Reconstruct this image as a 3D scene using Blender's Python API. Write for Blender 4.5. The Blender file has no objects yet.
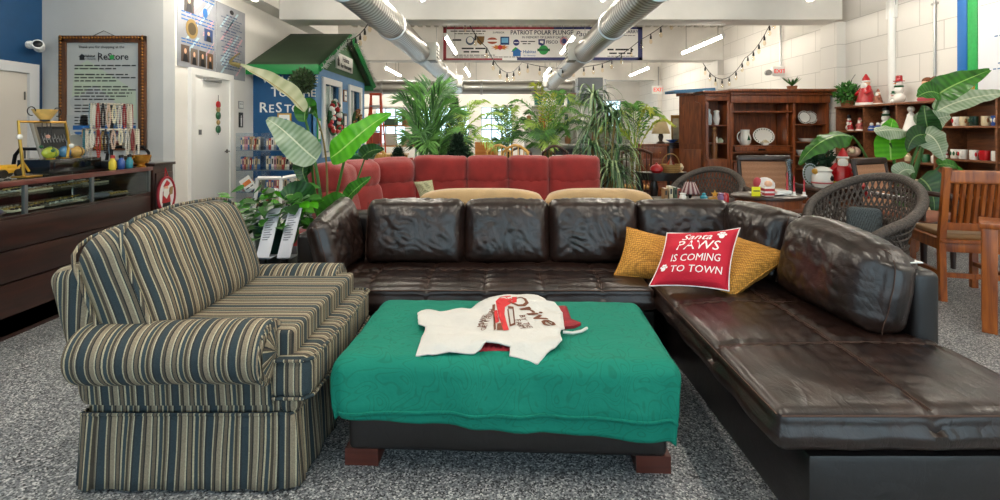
import bpy, bmesh, math, random
from mathutils import Vector, Matrix, noise
random.seed(7)
SC = bpy.context.scene
COL = SC.collection
PI = math.pi
V = Vector
# camera: looks along +Y from (0,0,1.3); f = 500 px, horizon on row 130 (lens shift)
F, HX, HY, CH = 500.0, 503.0, 130.0, 1.3
def X(px, d): return (px-HX)/F*d
def Z(py, d): return CH-(py-HY)/F*d
def P(px, py, d): return V((X(px, d), d, Z(py, d)))
def G(px, py, z):                       # where the ray through a pixel meets height z
    d = (CH-z)*F/(py-HY); return V((X(px, d), d, z))
def T(x=0, y=0, z=0): return Matrix.Translation((x, y, z))
def R(a, ax): return Matrix.Rotation(math.radians(a), 4, ax)
# ------------------------------------------------------------------ materials
def lin(h):
    h = h.lstrip('#'); r = []
    for i in (0, 2, 4):
        c = int(h[i:i+2], 16)/255
        r.append(c/12.92 if c <= .04045 else ((c+.055)/1.055)**2.4)
    return r+[1]
def new_mat(name):
    m = bpy.data.materials.new(name); m.use_nodes = True
    nt = m.node_tree
    return m, nt, nt.nodes['Principled BSDF']
def nd(nt, t, **k):
    n = nt.nodes.new(t)
    for a, b in k.items(): setattr(n, a, b)
    return n
def coords(nt, kind='Object', scale=(1, 1, 1)):
    tc = nd(nt, 'ShaderNodeTexCoord'); mp = nd(nt, 'ShaderNodeMapping')
    mp.inputs['Scale'].default_value = scale
    nt.links.new(tc.outputs[kind], mp.inputs['Vector'])
    return mp.outputs['Vector']
def ramp(nt, fac, stops, interp='LINEAR'):
    r = nd(nt, 'ShaderNodeValToRGB'); cr = r.color_ramp; cr.interpolation = interp
    while len(cr.elements) < len(stops): cr.elements.new(1)
    for e, (p, c) in zip(cr.elements, stops):
        e.position = p; e.color = lin(c) if isinstance(c, str) else c
    nt.links.new(fac, r.inputs['Fac'])
    return r.outputs['Color']
def add_bump(nt, bs, vec, scale, strength, detail=3, dist=.01):
    n = nd(nt, 'ShaderNodeTexNoise'); n.inputs['Scale'].default_value = scale; n.inputs['Detail'].default_value = detail
    nt.links.new(vec, n.inputs['Vector'])
    b = nd(nt, 'ShaderNodeBump'); b.inputs['Strength'].default_value = strength; b.inputs['Distance'].default_value = dist
    nt.links.new(n.outputs['Fac'], b.inputs['Height']); nt.links.new(b.outputs['Normal'], bs.inputs['Normal'])
_mc = {}
def mat(name, col='#888888', rough=.5, metal=0, var=0, vscale=6, bump=0, bscale=60, coat=0, emit=0, sheen=0, spec=.5, sc=(1, 1, 1)):
    if name in _mc: return _mc[name]
    m, nt, bs = new_mat(name); c = lin(col)
    bs.inputs['Base Color'].default_value = c
    bs.inputs['Roughness'].default_value = rough; bs.inputs['Metallic'].default_value = metal
    bs.inputs['Coat Weight'].default_value = coat; bs.inputs['Sheen Weight'].default_value = sheen
    bs.inputs['Specular IOR Level'].default_value = spec
    v = coords(nt, 'Object', sc)
    if var:
        n = nd(nt, 'ShaderNodeTexNoise'); n.inputs['Scale'].default_value = vscale; n.inputs['Detail'].default_value = 4
        nt.links.new(v, n.inputs['Vector'])
        lo = [x*(1-var) for x in c[:3]]+[1]; hi = [min(1, x*(1+var)) for x in c[:3]]+[1]
        nt.links.new(ramp(nt, n.outputs['Fac'], [(.3, lo), (.7, hi)]), bs.inputs['Base Color'])
    if bump: add_bump(nt, bs, v, bscale, bump)
    if emit:
        bs.inputs['Emission Color'].default_value = c; bs.inputs['Emission Strength'].default_value = emit
    _mc[name] = m; return m
def wood(name, c1, c2, rough=.4, axis='z', scale=5, coat=.2):
    if name in _mc: return _mc[name]
    m, nt, bs = new_mat(name)
    s = {'x': (.12, 1, 1), 'y': (1, .12, 1), 'z': (1, 1, .12)}[axis]
    v = coords(nt, 'Object', s)
    n = nd(nt, 'ShaderNodeTexNoise'); n.inputs['Scale'].default_value = scale*4; n.inputs['Detail'].default_value = 6; n.inputs['Distortion'].default_value = 1.2
    nt.links.new(v, n.inputs['Vector'])
    nt.links.new(ramp(nt, n.outputs['Fac'], [(.3, c1), (.7, c2)]), bs.inputs['Base Color'])
    bs.inputs['Roughness'].default_value = rough; bs.inputs['Coat Weight'].default_value = coat; bs.inputs['Coat Roughness'].default_value = .3
    _mc[name] = m; return m
def leather(name, c1, c2, rough=.36, k=1.0):
    m, nt, bs = new_mat(name); v = coords(nt)
    n = nd(nt, 'ShaderNodeTexNoise'); n.inputs['Scale'].default_value = 9; n.inputs['Detail'].default_value = 5; n.inputs['Distortion'].default_value = .6
    nt.links.new(v, n.inputs['Vector'])
    nt.links.new(ramp(nt, n.outputs['Fac'], [(.3, c1), (.75, c2)]), bs.inputs['Base Color'])
    rr = nd(nt, 'ShaderNodeMapRange'); rr.inputs['To Min'].default_value = rough-.05; rr.inputs['To Max'].default_value = rough+.1
    nt.links.new(n.outputs['Fac'], rr.inputs['Value']); nt.links.new(rr.outputs['Result'], bs.inputs['Roughness'])
    def crease(scale, dist, rot):
        mp = nd(nt, 'ShaderNodeMapping'); mp.inputs['Rotation'].default_value = rot; mp.inputs['Scale'].default_value = (1, .45, .7); nt.links.new(v, mp.inputs['Vector'])
        q = nd(nt, 'ShaderNodeTexNoise'); q.inputs['Scale'].default_value = scale; q.inputs['Detail'].default_value = 3; q.inputs['Distortion'].default_value = dist; nt.links.new(mp.outputs[0], q.inputs['Vector'])
        s = nd(nt, 'ShaderNodeMath', operation='SUBTRACT'); s.inputs[1].default_value = .5; nt.links.new(q.outputs['Fac'], s.inputs[0])
        b = nd(nt, 'ShaderNodeMath', operation='ABSOLUTE'); nt.links.new(s.outputs[0], b.inputs[0])
        p = nd(nt, 'ShaderNodeMath', operation='POWER'); p.inputs[1].default_value = .6; nt.links.new(b.outputs[0], p.inputs[0]); return p.outputs[0]
    prev = None
    for sc_, di, ro, st, ds in ((5, .6, (.3, .2, .6), .15*k, .025), (12, 1.0, (.2, .9, -.7), .2*k, .01), (34, .6, (1, .3, .2), .2*k, .004)):
        b = nd(nt, 'ShaderNodeBump'); b.inputs['Strength'].default_value = st; b.inputs['Distance'].default_value = ds
        nt.links.new(crease(sc_, di, ro), b.inputs['Height'])
        if prev: nt.links.new(prev.outputs['Normal'], b.inputs['Normal'])
        prev = b
    nt.links.new(prev.outputs['Normal'], bs.inputs['Normal'])
    bs.inputs['Specular IOR Level'].default_value = .6
    return m
def stripes(name, pattern, period, rough=.85):
    m, nt, bs = new_mat(name)
    uv = nd(nt, 'ShaderNodeTexCoord'); sx = nd(nt, 'ShaderNodeSeparateXYZ'); nt.links.new(uv.outputs['UV'], sx.inputs['Vector'])
    d = nd(nt, 'ShaderNodeMath', operation='DIVIDE'); d.inputs[1].default_value = period; nt.links.new(sx.outputs['X'], d.inputs[0])
    f = nd(nt, 'ShaderNodeMath', operation='FRACT'); nt.links.new(d.outputs[0], f.inputs[0])
    tot = sum(w for w, c in pattern); p = 0; st = []
    for w, c in pattern: st.append((p/tot, c)); p += w
    col = ramp(nt, f.outputs[0], st, 'CONSTANT')
    n = nd(nt, 'ShaderNodeTexNoise'); n.inputs['Scale'].default_value = 240; nt.links.new(uv.outputs['Object'], n.inputs['Vector'])
    mx = nd(nt, 'ShaderNodeMix', data_type='RGBA', blend_type='MULTIPLY'); mx.inputs['Factor'].default_value = .5
    nt.links.new(col, mx.inputs[6]); nt.links.new(ramp(nt, n.outputs['Fac'], [(.3, '#999999'), (.7, '#ffffff')]), mx.inputs[7])
    nt.links.new(mx.outputs[2], bs.inputs['Base Color']); bs.inputs['Roughness'].default_value = rough
    b = nd(nt, 'ShaderNodeBump'); b.inputs['Strength'].default_value = .25; b.inputs['Distance'].default_value = .003
    nt.links.new(n.outputs['Fac'], b.inputs['Height']); nt.links.new(b.outputs['Normal'], bs.inputs['Normal'])
    return m
def leafmat(name, c1, c2, vein, freq=60, rough=.35):
    m, nt, bs = new_mat(name)
    tc = nd(nt, 'ShaderNodeTexCoord'); sx = nd(nt, 'ShaderNodeSeparateXYZ'); nt.links.new(tc.outputs['UV'], sx.inputs['Vector'])
    w = nd(nt, 'ShaderNodeMath', operation='MULTIPLY'); w.inputs[1].default_value = freq; nt.links.new(sx.outputs['X'], w.inputs[0])
    s = nd(nt, 'ShaderNodeMath', operation='SINE'); nt.links.new(w.outputs[0], s.inputs[0])
    h = nd(nt, 'ShaderNodeMapRange'); h.inputs['From Min'].default_value = -1; nt.links.new(s.outputs[0], h.inputs['Value'])
    n = nd(nt, 'ShaderNodeTexNoise'); n.inputs['Scale'].default_value = 8; nt.links.new(tc.outputs['Object'], n.inputs['Vector'])
    ad = nd(nt, 'ShaderNodeMath', operation='MULTIPLY_ADD'); ad.inputs[1].default_value = .25; nt.links.new(h.outputs[0], ad.inputs[0]); nt.links.new(n.outputs['Fac'], ad.inputs[2])
    c = ramp(nt, ad.outputs[0], [(.3, c1), (.85, c2)])
    a = nd(nt, 'ShaderNodeMath', operation='SUBTRACT'); a.inputs[1].default_value = .5; nt.links.new(sx.outputs['Y'], a.inputs[0])
    b = nd(nt, 'ShaderNodeMath', operation='ABSOLUTE'); nt.links.new(a.outputs[0], b.inputs[0])
    g = nd(nt, 'ShaderNodeMath', operation='LESS_THAN'); g.inputs[1].default_value = .022; nt.links.new(b.outputs[0], g.inputs[0])
    mx = nd(nt, 'ShaderNodeMix', data_type='RGBA'); nt.links.new(g.outputs[0], mx.inputs[0]); nt.links.new(c, mx.inputs[6]); mx.inputs[7].default_value = lin(vein)
    nt.links.new(mx.outputs[2], bs.inputs['Base Color']); bs.inputs['Roughness'].default_value = rough
    bp = nd(nt, 'ShaderNodeBump'); bp.inputs['Strength'].default_value = .3; bp.inputs['Distance'].default_value = .006
    nt.links.new(h.outputs[0], bp.inputs['Height']); nt.links.new(bp.outputs['Normal'], bs.inputs['Normal'])
    tr = nd(nt, 'ShaderNodeBsdfTranslucent'); nt.links.new(mx.outputs[2], tr.inputs['Color'])
    ms = nd(nt, 'ShaderNodeMixShader'); ms.inputs[0].default_value = .25
    nt.links.new(bs.outputs[0], ms.inputs[1]); nt.links.new(tr.outputs[0], ms.inputs[2])
    nt.links.new(ms.outputs[0], nt.nodes['Material Output'].inputs['Surface'])
    return m
def glassmat(name, tint='#f4fbfa', mixf=.12):
    m = bpy.data.materials.new(name); m.use_nodes = True; nt = m.node_tree; nt.nodes.clear()
    o = nd(nt, 'ShaderNodeOutputMaterial'); t = nd(nt, 'ShaderNodeBsdfTransparent'); t.inputs['Color'].default_value = lin(tint)
    g = nd(nt, 'ShaderNodeBsdfGlossy'); g.inputs['Roughness'].default_value = .03
    lw = nd(nt, 'ShaderNodeLayerWeight'); lw.inputs['Blend'].default_value = .5
    pw = nd(nt, 'ShaderNodeMath', operation='POWER'); pw.inputs[1].default_value = 5; nt.links.new(lw.outputs['Facing'], pw.inputs[0])
    mx = nd(nt, 'ShaderNodeMath', operation='MULTIPLY_ADD'); mx.inputs[1].default_value = .7; mx.inputs[2].default_value = mixf*.3; nt.links.new(pw.outputs[0], mx.inputs[0])
    s = nd(nt, 'ShaderNodeMixShader'); nt.links.new(mx.outputs[0], s.inputs[0]); nt.links.new(t.outputs[0], s.inputs[1]); nt.links.new(g.outputs[0], s.inputs[2])
    nt.links.new(s.outputs[0], o.inputs['Surface']); return m
# ------------------------------------------------------------------ mesh builder
ROOTM = {}
class MB:
    def __init__(s): s.v = []; s.f = []; s.uv = {}
    def add(s, vs, fs, M=None, uvs=None):
        o = len(s.v)
        s.v += [tuple(M @ V(p)) if M else tuple(p) for p in vs]
        for i, f in enumerate(fs):
            if uvs: s.uv[len(s.f)] = [uvs[k] for k in f]
            s.f.append([k+o for k in f])
        return s
    def box(s, c, h, M=None, bev=0):     # c centre, h full size
        x, y, z = [k/2 for k in h]
        if bev <= 0:
            vs = [(i*x+c[0], j*y+c[1], k*z+c[2]) for i in (-1, 1) for j in (-1, 1) for k in (-1, 1)]
            return s.add(vs, [(0, 1, 3, 2), (4, 6, 7, 5), (0, 4, 5, 1), (2, 3, 7, 6), (0, 2, 6, 4), (1, 5, 7, 3)], M)
        b = bmesh.new(); bmesh.ops.create_cube(b, size=1)
        for v in b.verts: v.co = V((v.co.x*h[0]+c[0], v.co.y*h[1]+c[1], v.co.z*h[2]+c[2]))
        bmesh.ops.bevel(b, geom=b.edges[:], offset=min(bev, x*.9, y*.9, z*.9), segments=2, affect='EDGES', profile=.6)
        return s.bm(b, M)
    def span(s, a, b, M=None, bev=0):    # box from corner a to corner b
        return s.box([(i+j)/2 for i, j in zip(a, b)], [abs(j-i) for i, j in zip(a, b)], M, bev)
    def bm(s, b, M=None):
        b.verts.index_update()
        s.add([v.co[:] for v in b.verts], [[v.index for v in f.verts] for f in b.faces], M); b.free(); return s
    def tube(s, pts, r, seg=8, M=None, closed=False, flat=1.0):
        pts = [V(p) for p in pts]; n = len(pts)
        rs = r if isinstance(r, (list, tuple)) else [r]*n
        up = None; vs = []
        for i, p in enumerate(pts):
            if closed: t = (pts[(i+1) % n]-pts[i-1])
            else: t = pts[min(i+1, n-1)]-pts[max(i-1, 0)]
            t = t.normalized() if t.length > 1e-9 else V((0, 0, 1))
            if up is None: up = t.orthogonal().normalized() if abs(t.z) > .95 else V((0, 0, 1))
            a = t.cross(up); a = a.normalized() if a.length > 1e-6 else t.orthogonal().normalized()
            b = a.cross(t).normalized(); up = b
            for k in range(seg):
                w = 2*PI*k/seg; vs.append(p+(a*math.cos(w)+b*math.sin(w)*flat)*rs[i])
        fs = []
        for i in range(n if closed else n-1):
            j = (i+1) % n
            for k in range(seg): fs.append((i*seg+k, i*seg+(k+1) % seg, j*seg+(k+1) % seg, j*seg+k))
        if not closed: fs += [list(range(seg))[::-1], [(n-1)*seg+k for k in range(seg)]]
        return s.add(vs, fs, M)
    def cyl(s, a, b, r, r2=None, seg=16, M=None): return s.tube([a, b], [r, r if r2 is None else r2], seg, M)
    def lathe(s, prof, c=(0, 0, 0), seg=20, M=None, sx=1, sy=1):
        vs = []; fs = []
        for r, z in prof:
            for k in range(seg): w = 2*PI*k/seg; vs.append((c[0]+sx*r*math.cos(w), c[1]+sy*r*math.sin(w), c[2]+z))
        for i in range(len(prof)-1):
            for k in range(seg): fs.append((i*seg+k, i*seg+(k+1) % seg, (i+1)*seg+(k+1) % seg, (i+1)*seg+k))
        fs += [list(range(seg))[::-1], [(len(prof)-1)*seg+k for k in range(seg)]]
        return s.add(vs, fs, M)
    def ball(s, c, r, seg=14, rings=9, M=None):
        r = (r, r, r) if not isinstance(r, (tuple, list)) else r
        pr = [(math.sin(PI*i/rings), -math.cos(PI*i/rings)) for i in range(rings+1)]
        pr[0] = (.02, -1); pr[-1] = (.02, 1)
        vs = []; fs = []
        for q, z in pr:
            for k in range(seg): w = 2*PI*k/seg; vs.append((c[0]+r[0]*q*math.cos(w), c[1]+r[1]*q*math.sin(w), c[2]+r[2]*z))
        for i in range(rings):
            for k in range(seg): fs.append((i*seg+k, i*seg+(k+1) % seg, (i+1)*seg+(k+1) % seg, (i+1)*seg+k))
        fs += [list(range(seg))[::-1], [rings*seg+k for k in range(seg)]]
        return s.add(vs, fs, M)
    def prism(s, poly, z0, z1, M=None):
        n = len(poly)
        vs = [(x, y, z0) for x, y in poly]+[(x, y, z1) for x, y in poly]
        fs = [list(range(n))[::-1], list(range(n, 2*n))]+[(i, (i+1) % n, n+(i+1) % n, n+i) for i in range(n)]
        return s.add(vs, fs, M)
    def grid(s, fn, nu, nv, M=None):
        vs = []; uvs = []
        for i in range(nu+1):
            for j in range(nv+1): vs.append(fn(i/nu, j/nv)); uvs.append((i/nu, j/nv))
        fs = [(i*(nv+1)+j, (i+1)*(nv+1)+j, (i+1)*(nv+1)+j+1, i*(nv+1)+j+1) for i in range(nu) for j in range(nv)]
        return s.add(vs, fs, M, uvs)
    def rbox(s, h, r, n, warp=None, M=None):   # h half sizes, r radius, n cuts; warp(v, unit)->v
        b = bmesh.new(); seen = {}
        def vert(p):
            k = tuple(round(x, 5) for x in p)
            if k not in seen:
                q = [p[i]*h[i] for i in range(3)]
                co = [max(-(h[i]-r), min(h[i]-r, q[i])) for i in range(3)]
                d = V([q[i]-co[i] for i in range(3)])
                if d.length > 1e-9: d = d.normalized()*r
                w = V(co)+d
                if warp: w = V(warp(w, p))
                seen[k] = b.verts.new(w)
            return seen[k]
        def lins(a):
            rr = min(.98, r/h[a]); k = n[a]; inner = [-1+rr+(2-2*rr)*i/k for i in range(k+1)]
            e = [-1+rr*(1-math.cos(PI/2*i/3))*1.0 for i in range(3)] if False else [-1, -1+rr*.3, -1+rr*.65]
            return e+inner+[-x for x in e[::-1]]
        L = [lins(a) for a in range(3)]
        for a in range(3):
            u, w = (a+1) % 3, (a+2) % 3
            for sgn in (-1, 1):
                for i in range(len(L[u])-1):
                    for j in range(len(L[w])-1):
                        q = []
                        for (ii, jj) in ((i, j), (i+1, j), (i+1, j+1), (i, j+1)):
                            p = [0, 0, 0]; p[a] = sgn; p[u] = L[u][ii]; p[w] = L[w][jj]; q.append(vert(p))
                        if sgn < 0: q.reverse()
                        try: b.faces.new(q)
                        except ValueError: pass
        return s.bm(b, M)
    def text(s, body, size, M, bold=0, align='CENTER', ext=.0008, warp=None, shear=0, sx=1):
        cu = bpy.data.curves.new('lettering', 'FONT'); cu.body = body; cu.size = size; cu.align_x = align; cu.align_y = 'CENTER'
        cu.extrude = ext; cu.shear = shear; cu.resolution_u = 2
        o = bpy.data.objects.new('lettering', cu); COL.objects.link(o)
        me = bpy.data.meshes.new_from_object(o.evaluated_get(bpy.context.evaluated_depsgraph_get()))
        vs = [(v.co.x*sx, v.co.y, v.co.z) for v in me.vertices]
        pol = [list(p.vertices) for p in me.polygons]; b = bold*size
        for dx, dy, dz in (((-b, 0, 0), (b, 0, .0004), (0, -b*.6, .0008), (0, b*.6, .0012)) if bold else ((0, 0, 0),)):
            q = [(v[0]+dx, v[1]+dy, v[2]+dz) for v in vs]; s.add([warp(p) for p in q] if warp else q, pol, M)
        bpy.data.objects.remove(o); bpy.data.curves.remove(cu); bpy.data.meshes.remove(me)
        return s
    def scribble(s, x0, x1, z, h, M, seed=0, t=.0006):    # a line of type too small to read: word-length marks
        rn = random.Random(seed); x = x0
        while x < x1-.2*h:
            w = min(rn.uniform(1.2, 4.2)*h, x1-x); s.box((x+w/2, z, 0), (w, h*.5, t*2), M)
            x += w+.55*h
        return s
    def build(s, name, m, parent=None, world=False, smooth=40, uvfn=None, solid=0, sub=0, label=None, kind=None):
        me = bpy.data.meshes.new(name)
        vs = s.v
        if world and parent is not None:
            iv = ROOTM[parent.name].inverted(); vs = [tuple(iv @ V(p)) for p in vs]
        me.from_pydata(vs, [], s.f); me.update()
        if s.uv or uvfn:
            ul = me.uv_layers.new(name='UVMap')
            for p in me.polygons:
                pts = s.uv.get(p.index) if not uvfn else None
                for q, li in enumerate(p.loop_indices):
                    if uvfn: ul.data[li].uv = uvfn(p.normal, me.vertices[me.loops[li].vertex_index].co)
                    elif pts: ul.data[li].uv = pts[q]
        if not s.uv:
            b = bmesh.new(); b.from_mesh(me); bmesh.ops.recalc_face_normals(b, faces=b.faces); b.to_mesh(me); b.free()
        if smooth:
            for p in me.polygons: p.use_smooth = True
            me.set_sharp_from_angle(angle=math.radians(smooth))
        me.materials.append(m)
        o = bpy.data.objects.new(name, me); COL.objects.link(o)
        if parent is not None: o.parent = parent
        if solid:
            md = o.modifiers.new('thickness', 'SOLIDIFY'); md.thickness = solid; md.offset = 0
        if sub:
            md = o.modifiers.new('smoothing', 'SUBSURF'); md.levels = sub; md.render_levels = sub
        if label: o['label'] = label
        if kind: o['kind'] = kind
        return o
def tag(o, label, cat, group=None, kind=None):
    o['label'] = label; o['category'] = cat
    if group: o['group'] = group
    if kind: o['kind'] = kind
    return o
def thing(name, label, cat, loc=(0, 0, 0), rz=0, group=None):
    o = bpy.data.objects.new(name, None); COL.objects.link(o); o.empty_display_size = .05
    o.location = loc; o.rotation_euler = (0, 0, math.radians(rz))
    ROOTM[o.name] = T(*loc) @ R(rz, 'Z')
    return tag(o, label, cat, group)
def dup(root, loc, rz=None, label=None, group=None, scale=None, mats=None):
    r = root.copy(); COL.objects.link(r); r.location = loc
    if rz is not None: r.rotation_euler = (0, 0, math.radians(rz))
    if scale: r.scale = (scale,)*3
    if label: r['label'] = label
    if group: r['group'] = group
    def kids(a, b):
        for ch in list(a.children):
            c = ch.copy(); COL.objects.link(c); c.parent = b
            if mats and ch.data.materials[0].name in mats:
                c.data = ch.data.copy(); c.data.materials[0] = mats[ch.data.materials[0].name]
            kids(ch, c)
    kids(root, r)
    return r
def solo(mb, name, m, label, cat, loc=(0, 0, 0), rz=0, group=None, **k):
    o = mb.build(name, m, **k); o.location = loc; o.rotation_euler = (0, 0, math.radians(rz))
    return tag(o, label, cat, group)
def structure(mb, name, m, parent=None, **k):
    o = mb.build(name, m, parent, smooth=k.pop('smooth', 30), **k)
    if parent is None: o['kind'] = 'structure'
    return o
def ORD(i): return ['first', 'second', 'third', 'fourth', 'fifth', 'sixth', 'seventh', 'eighth', 'ninth', 'tenth', 'eleventh', 'twelfth', 'thirteenth', 'fourteenth', 'fifteenth', 'sixteenth'][i]
def nz(x, y, z=0): return noise.noise(V((x, y, z)))
# facing matrices: local x right, local y up -> a wall plane
def FRONT(c): return T(*c) @ R(90, 'X')                      # faces -Y (towards the camera)
def FACE_PX(c): return T(*c) @ R(90, 'Z') @ R(90, 'X')       # faces +X
def FACE_NX(c): return T(*c) @ R(-90, 'Z') @ R(90, 'X')      # faces -X
# ------------------------------------------------------------------ shared materials
WHITE = mat('white_paint', '#e6e2dc', .6, var=.05, vscale=2, bump=.1, bscale=40)
SHADEW = mat('pale_grey_wall_paint', '#c6c5c2', .6, var=.04, vscale=2, bump=.1, bscale=60)  # white wall paint greyed in colour, standing for the alcove's weaker light
TRIMW = mat('white_trim_paint', '#ecebe8', .4)
BLUEW = mat('deep_blue_paint', '#0a426c', .5, var=.06)
BLACK = mat('black_plastic', '#121212', .4)
BLKMET = mat('black_metal', '#151515', .35, .6)
STEEL = mat('brushed_steel', '#a9a9a8', .35, 1)
PAPER = mat('white_paper', '#e9e8e4', .6)
INK = mat('dark_ink', '#202024', .7)
BLUEINK = mat('blue_ink', '#1d5fa0', .6)
GREENINK = mat('green_ink', '#2f9a4a', .6)
REDINK = mat('red_ink', '#b8242a', .6)
BROWNINK = mat('brown_ink', '#5a3222', .7)
GOLD = mat('gold_metal', '#c79a45', .3, .9)
CERAM = mat('white_ceramic', '#ece9e2', .25, coat=.3)
REDC = mat('red_ceramic', '#b3141c', .3, coat=.3)
GREENC = mat('green_ceramic', '#1f5a35', .3, coat=.3)
DKGREENC = mat('dark_green_ceramic', '#14382c', .3, coat=.3)
CREAMC = mat('cream_ceramic', '#d9c9a6', .35, coat=.2)
BLUEC = mat('blue_ceramic', '#2450a0', .3, coat=.3)
BROWNC = mat('brown_ceramic', '#8a5a33', .35, coat=.2)
SKIN = mat('painted_skin', '#e0ae8c', .5)
YELLOWC = mat('yellow_card', '#e6e019', .6)
SOIL = mat('potting_soil', '#2b2119', .95, var=.3, vscale=30)
POTBLK = mat('black_pot_plastic', '#1d1f1e', .5)
TERRA = mat('terracotta', '#8d5535', .8, var=.1)
GLASS = glassmat('clear_glass')
ACRYL = glassmat('clear_acrylic', '#eef3f6', .16)
DKWOOD = wood('dark_mahogany_wood', '#1c0c09', '#32170f', .35, 'x')
DKWOODZ = wood('dark_espresso_wood', '#1d0f0b', '#382017', .35, 'z')
CHERRY = wood('cherry_brown_wood', '#5e2b13', '#944f27', .35, 'z')
CHERRYD = CHERRY
SHELFW = wood('walnut_shelf_wood', '#5a3119', '#86512e', .5, 'y')
OAK = wood('orange_oak_wood', '#8a4a1d', '#b9712f', .35, 'z')
PINE = wood('honey_pine_wood', '#a86a2a', '#d3974c', .4, 'x')
MISSION = wood('reddish_oak_wood', '#6b3112', '#b0601f', .33, 'z')
# ================================================================== SETTING
WL, WR, YB, ZC = -4.2, 6.0, 22.0, 4.15
def floor_mat():
    m, nt, bs = new_mat('grey_epoxy_flake_floor'); v = coords(nt)
    a = nd(nt, 'ShaderNodeTexVoronoi'); a.inputs['Scale'].default_value = 165; nt.links.new(v, a.inputs['Vector'])
    sx = nd(nt, 'ShaderNodeSeparateColor'); nt.links.new(a.outputs['Color'], sx.inputs[0])
    c = ramp(nt, sx.outputs[0], [(0, '#2c2e32'), (.2, '#63666b'), (.42, '#84878a'), (.68, '#a9abac'), (.88, '#dcdcda')], 'CONSTANT')
    n = nd(nt, 'ShaderNodeTexNoise'); n.inputs['Scale'].default_value = 1.2; n.inputs['Detail'].default_value = 3; nt.links.new(v, n.inputs['Vector'])
    mx = nd(nt, 'ShaderNodeMix', data_type='RGBA', blend_type='MULTIPLY'); mx.inputs[0].default_value = .35
    nt.links.new(c, mx.inputs[6]); nt.links.new(ramp(nt, n.outputs['Fac'], [(.3, '#b5b5b5'), (.7, '#ffffff')]), mx.inputs[7])
    nt.links.new(mx.outputs[2], bs.inputs['Base Color']); bs.inputs['Roughness'].default_value = .38
    return m
def block_mat():
    m, nt, bs = new_mat('painted_concrete_block'); v = coords(nt)
    cx = nd(nt, 'ShaderNodeSeparateXYZ'); nt.links.new(v, cx.inputs[0])
    cb = nd(nt, 'ShaderNodeCombineXYZ'); nt.links.new(cx.outputs['Y'], cb.inputs['X']); nt.links.new(cx.outputs['Z'], cb.inputs['Y'])
    br = nd(nt, 'ShaderNodeTexBrick'); br.inputs['Scale'].default_value = 1; br.inputs['Brick Width'].default_value = .8; br.inputs['Row Height'].default_value = .4
    br.inputs['Mortar Size'].default_value = .006; br.inputs['Color1'].default_value = lin('#e4e0da'); br.inputs['Color2'].default_value = lin('#dfdbd5'); br.inputs['Mortar'].default_value = lin('#bdb9b3')
    nt.links.new(cb.outputs[0], br.inputs['Vector']); nt.links.new(br.outputs['Color'], bs.inputs['Base Color'])
    b = nd(nt, 'ShaderNodeBump'); b.invert = True; b.inputs['Strength'].default_value = .5; b.inputs['Distance'].default_value = .01
    nt.links.new(br.outputs['Fac'], b.inputs['Height']); nt.links.new(b.outputs['Normal'], bs.inputs['Normal']); bs.inputs['Roughness'].default_value = .6
    return m
BLOCK = block_mat()
CEIL = mat('white_metal_deck_ceiling', '#d9d6cf', .6, var=.05)
structure(MB().span((-9, -3.1, -.1), (6.15, 22.15, 0)), 'floor', floor_mat())
structure(MB().span((-9, -3.1, ZC), (6.15, 22.15, ZC+.1)), 'ceiling', CEIL)
structure(MB().span((WR, -3.1, 0), (WR+.15, 22.15, ZC)), 'wall_right', BLOCK)
structure(MB().span((WL-.15, 6.4, 0), (WL, 11.7, ZC)), 'wall_left', WHITE)
structure(MB().span((-6.05, 6.4, 0), (WL-.15, 6.55, ZC)), 'wall_alcove', SHADEW)
structure(MB().span((-6.05, -3.1, 0), (-5.9, 6.4, ZC)), 'wall_west', BLUEW)
structure(MB().span((-9, 11.55, 0), (WL-.15, 11.7, ZC)), 'wall_return', WHITE)
structure(MB().span((-9.15, 11.55, 0), (-9, 22.15, ZC)), 'wall_far_left', WHITE)
def wall_holes(name, x0, x1, y, th, holes, m, zt=ZC):
    mb = MB(); xs = x0
    for a, b, z0, z1 in holes:
        mb.span((xs, y, 0), (a, y+th, zt)); mb.span((a, y, 0), (b, y+th, z0)); mb.span((a, y, z1), (b, y+th, zt)); xs = b
    mb.span((xs, y, 0), (x1, y+th, zt)); return structure(mb, name, m)
BW = [(-5.6, -4.3, .7, 2.3), (-3.9, -1.5, .7, 2.3), (-.95, .4, .35, 2.3), (3.9, 5.2, .8, 2.6)]
wall_holes('wall_back', -9, WR, YB, .15, BW, WHITE)
FW = [(-5.0, -.6, .5, 3.0), (.2, 5.6, .15, 3.2)]
wall_holes('wall_front', -5.9, WR, -3.1, .15, FW, WHITE)
def window(i, hole, y, nx, ny):
    a, b, z0, z1 = hole; w = structure(MB().span((a, y+.06, z0), (b, y+.066, z1)), f'window_{i}', GLASS)
    fr = MB()
    for k in range(nx+1): x = a+(b-a)*k/nx; fr.box((x, y+.06, (z0+z1)/2), (.05, .06, z1-z0))
    for k in range(ny+1): z = z0+(z1-z0)*k/ny; fr.box(((a+b)/2, y+.06, z), (b-a, .06, .05))
    structure(fr, 'window_frame', mat('grey_window_metal', '#8d9296', .4, .5), w)
for i, h in enumerate(BW): window(i+1, h, YB, 3, 4)
for i, h in enumerate(FW): window(i+5, h, -3.1, 3, 1)
# ceiling beams across the room, and the boxed soffit over the left wall
for i, y in enumerate((8.6, 13.6, 19.0)):
    structure(MB().span((-3.85 if i == 0 else -9, y, 3.2), (WR-.16 if i == 0 else WR, y+.5, ZC), bev=.01), f'trim_{i+1}', WHITE)
structure(MB().span((WL, 6.4, 3.38), (-3.86, 11.7, ZC)), 'trim_4', WHITE)
dk = MB()
for k in range(46): dk.box((-4+k*.22, 13.3, ZC-.03), (.11, .55, .06))
structure(dk, 'trim_5', mat('metal_deck_rib', '#b3aea3', .6))
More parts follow.
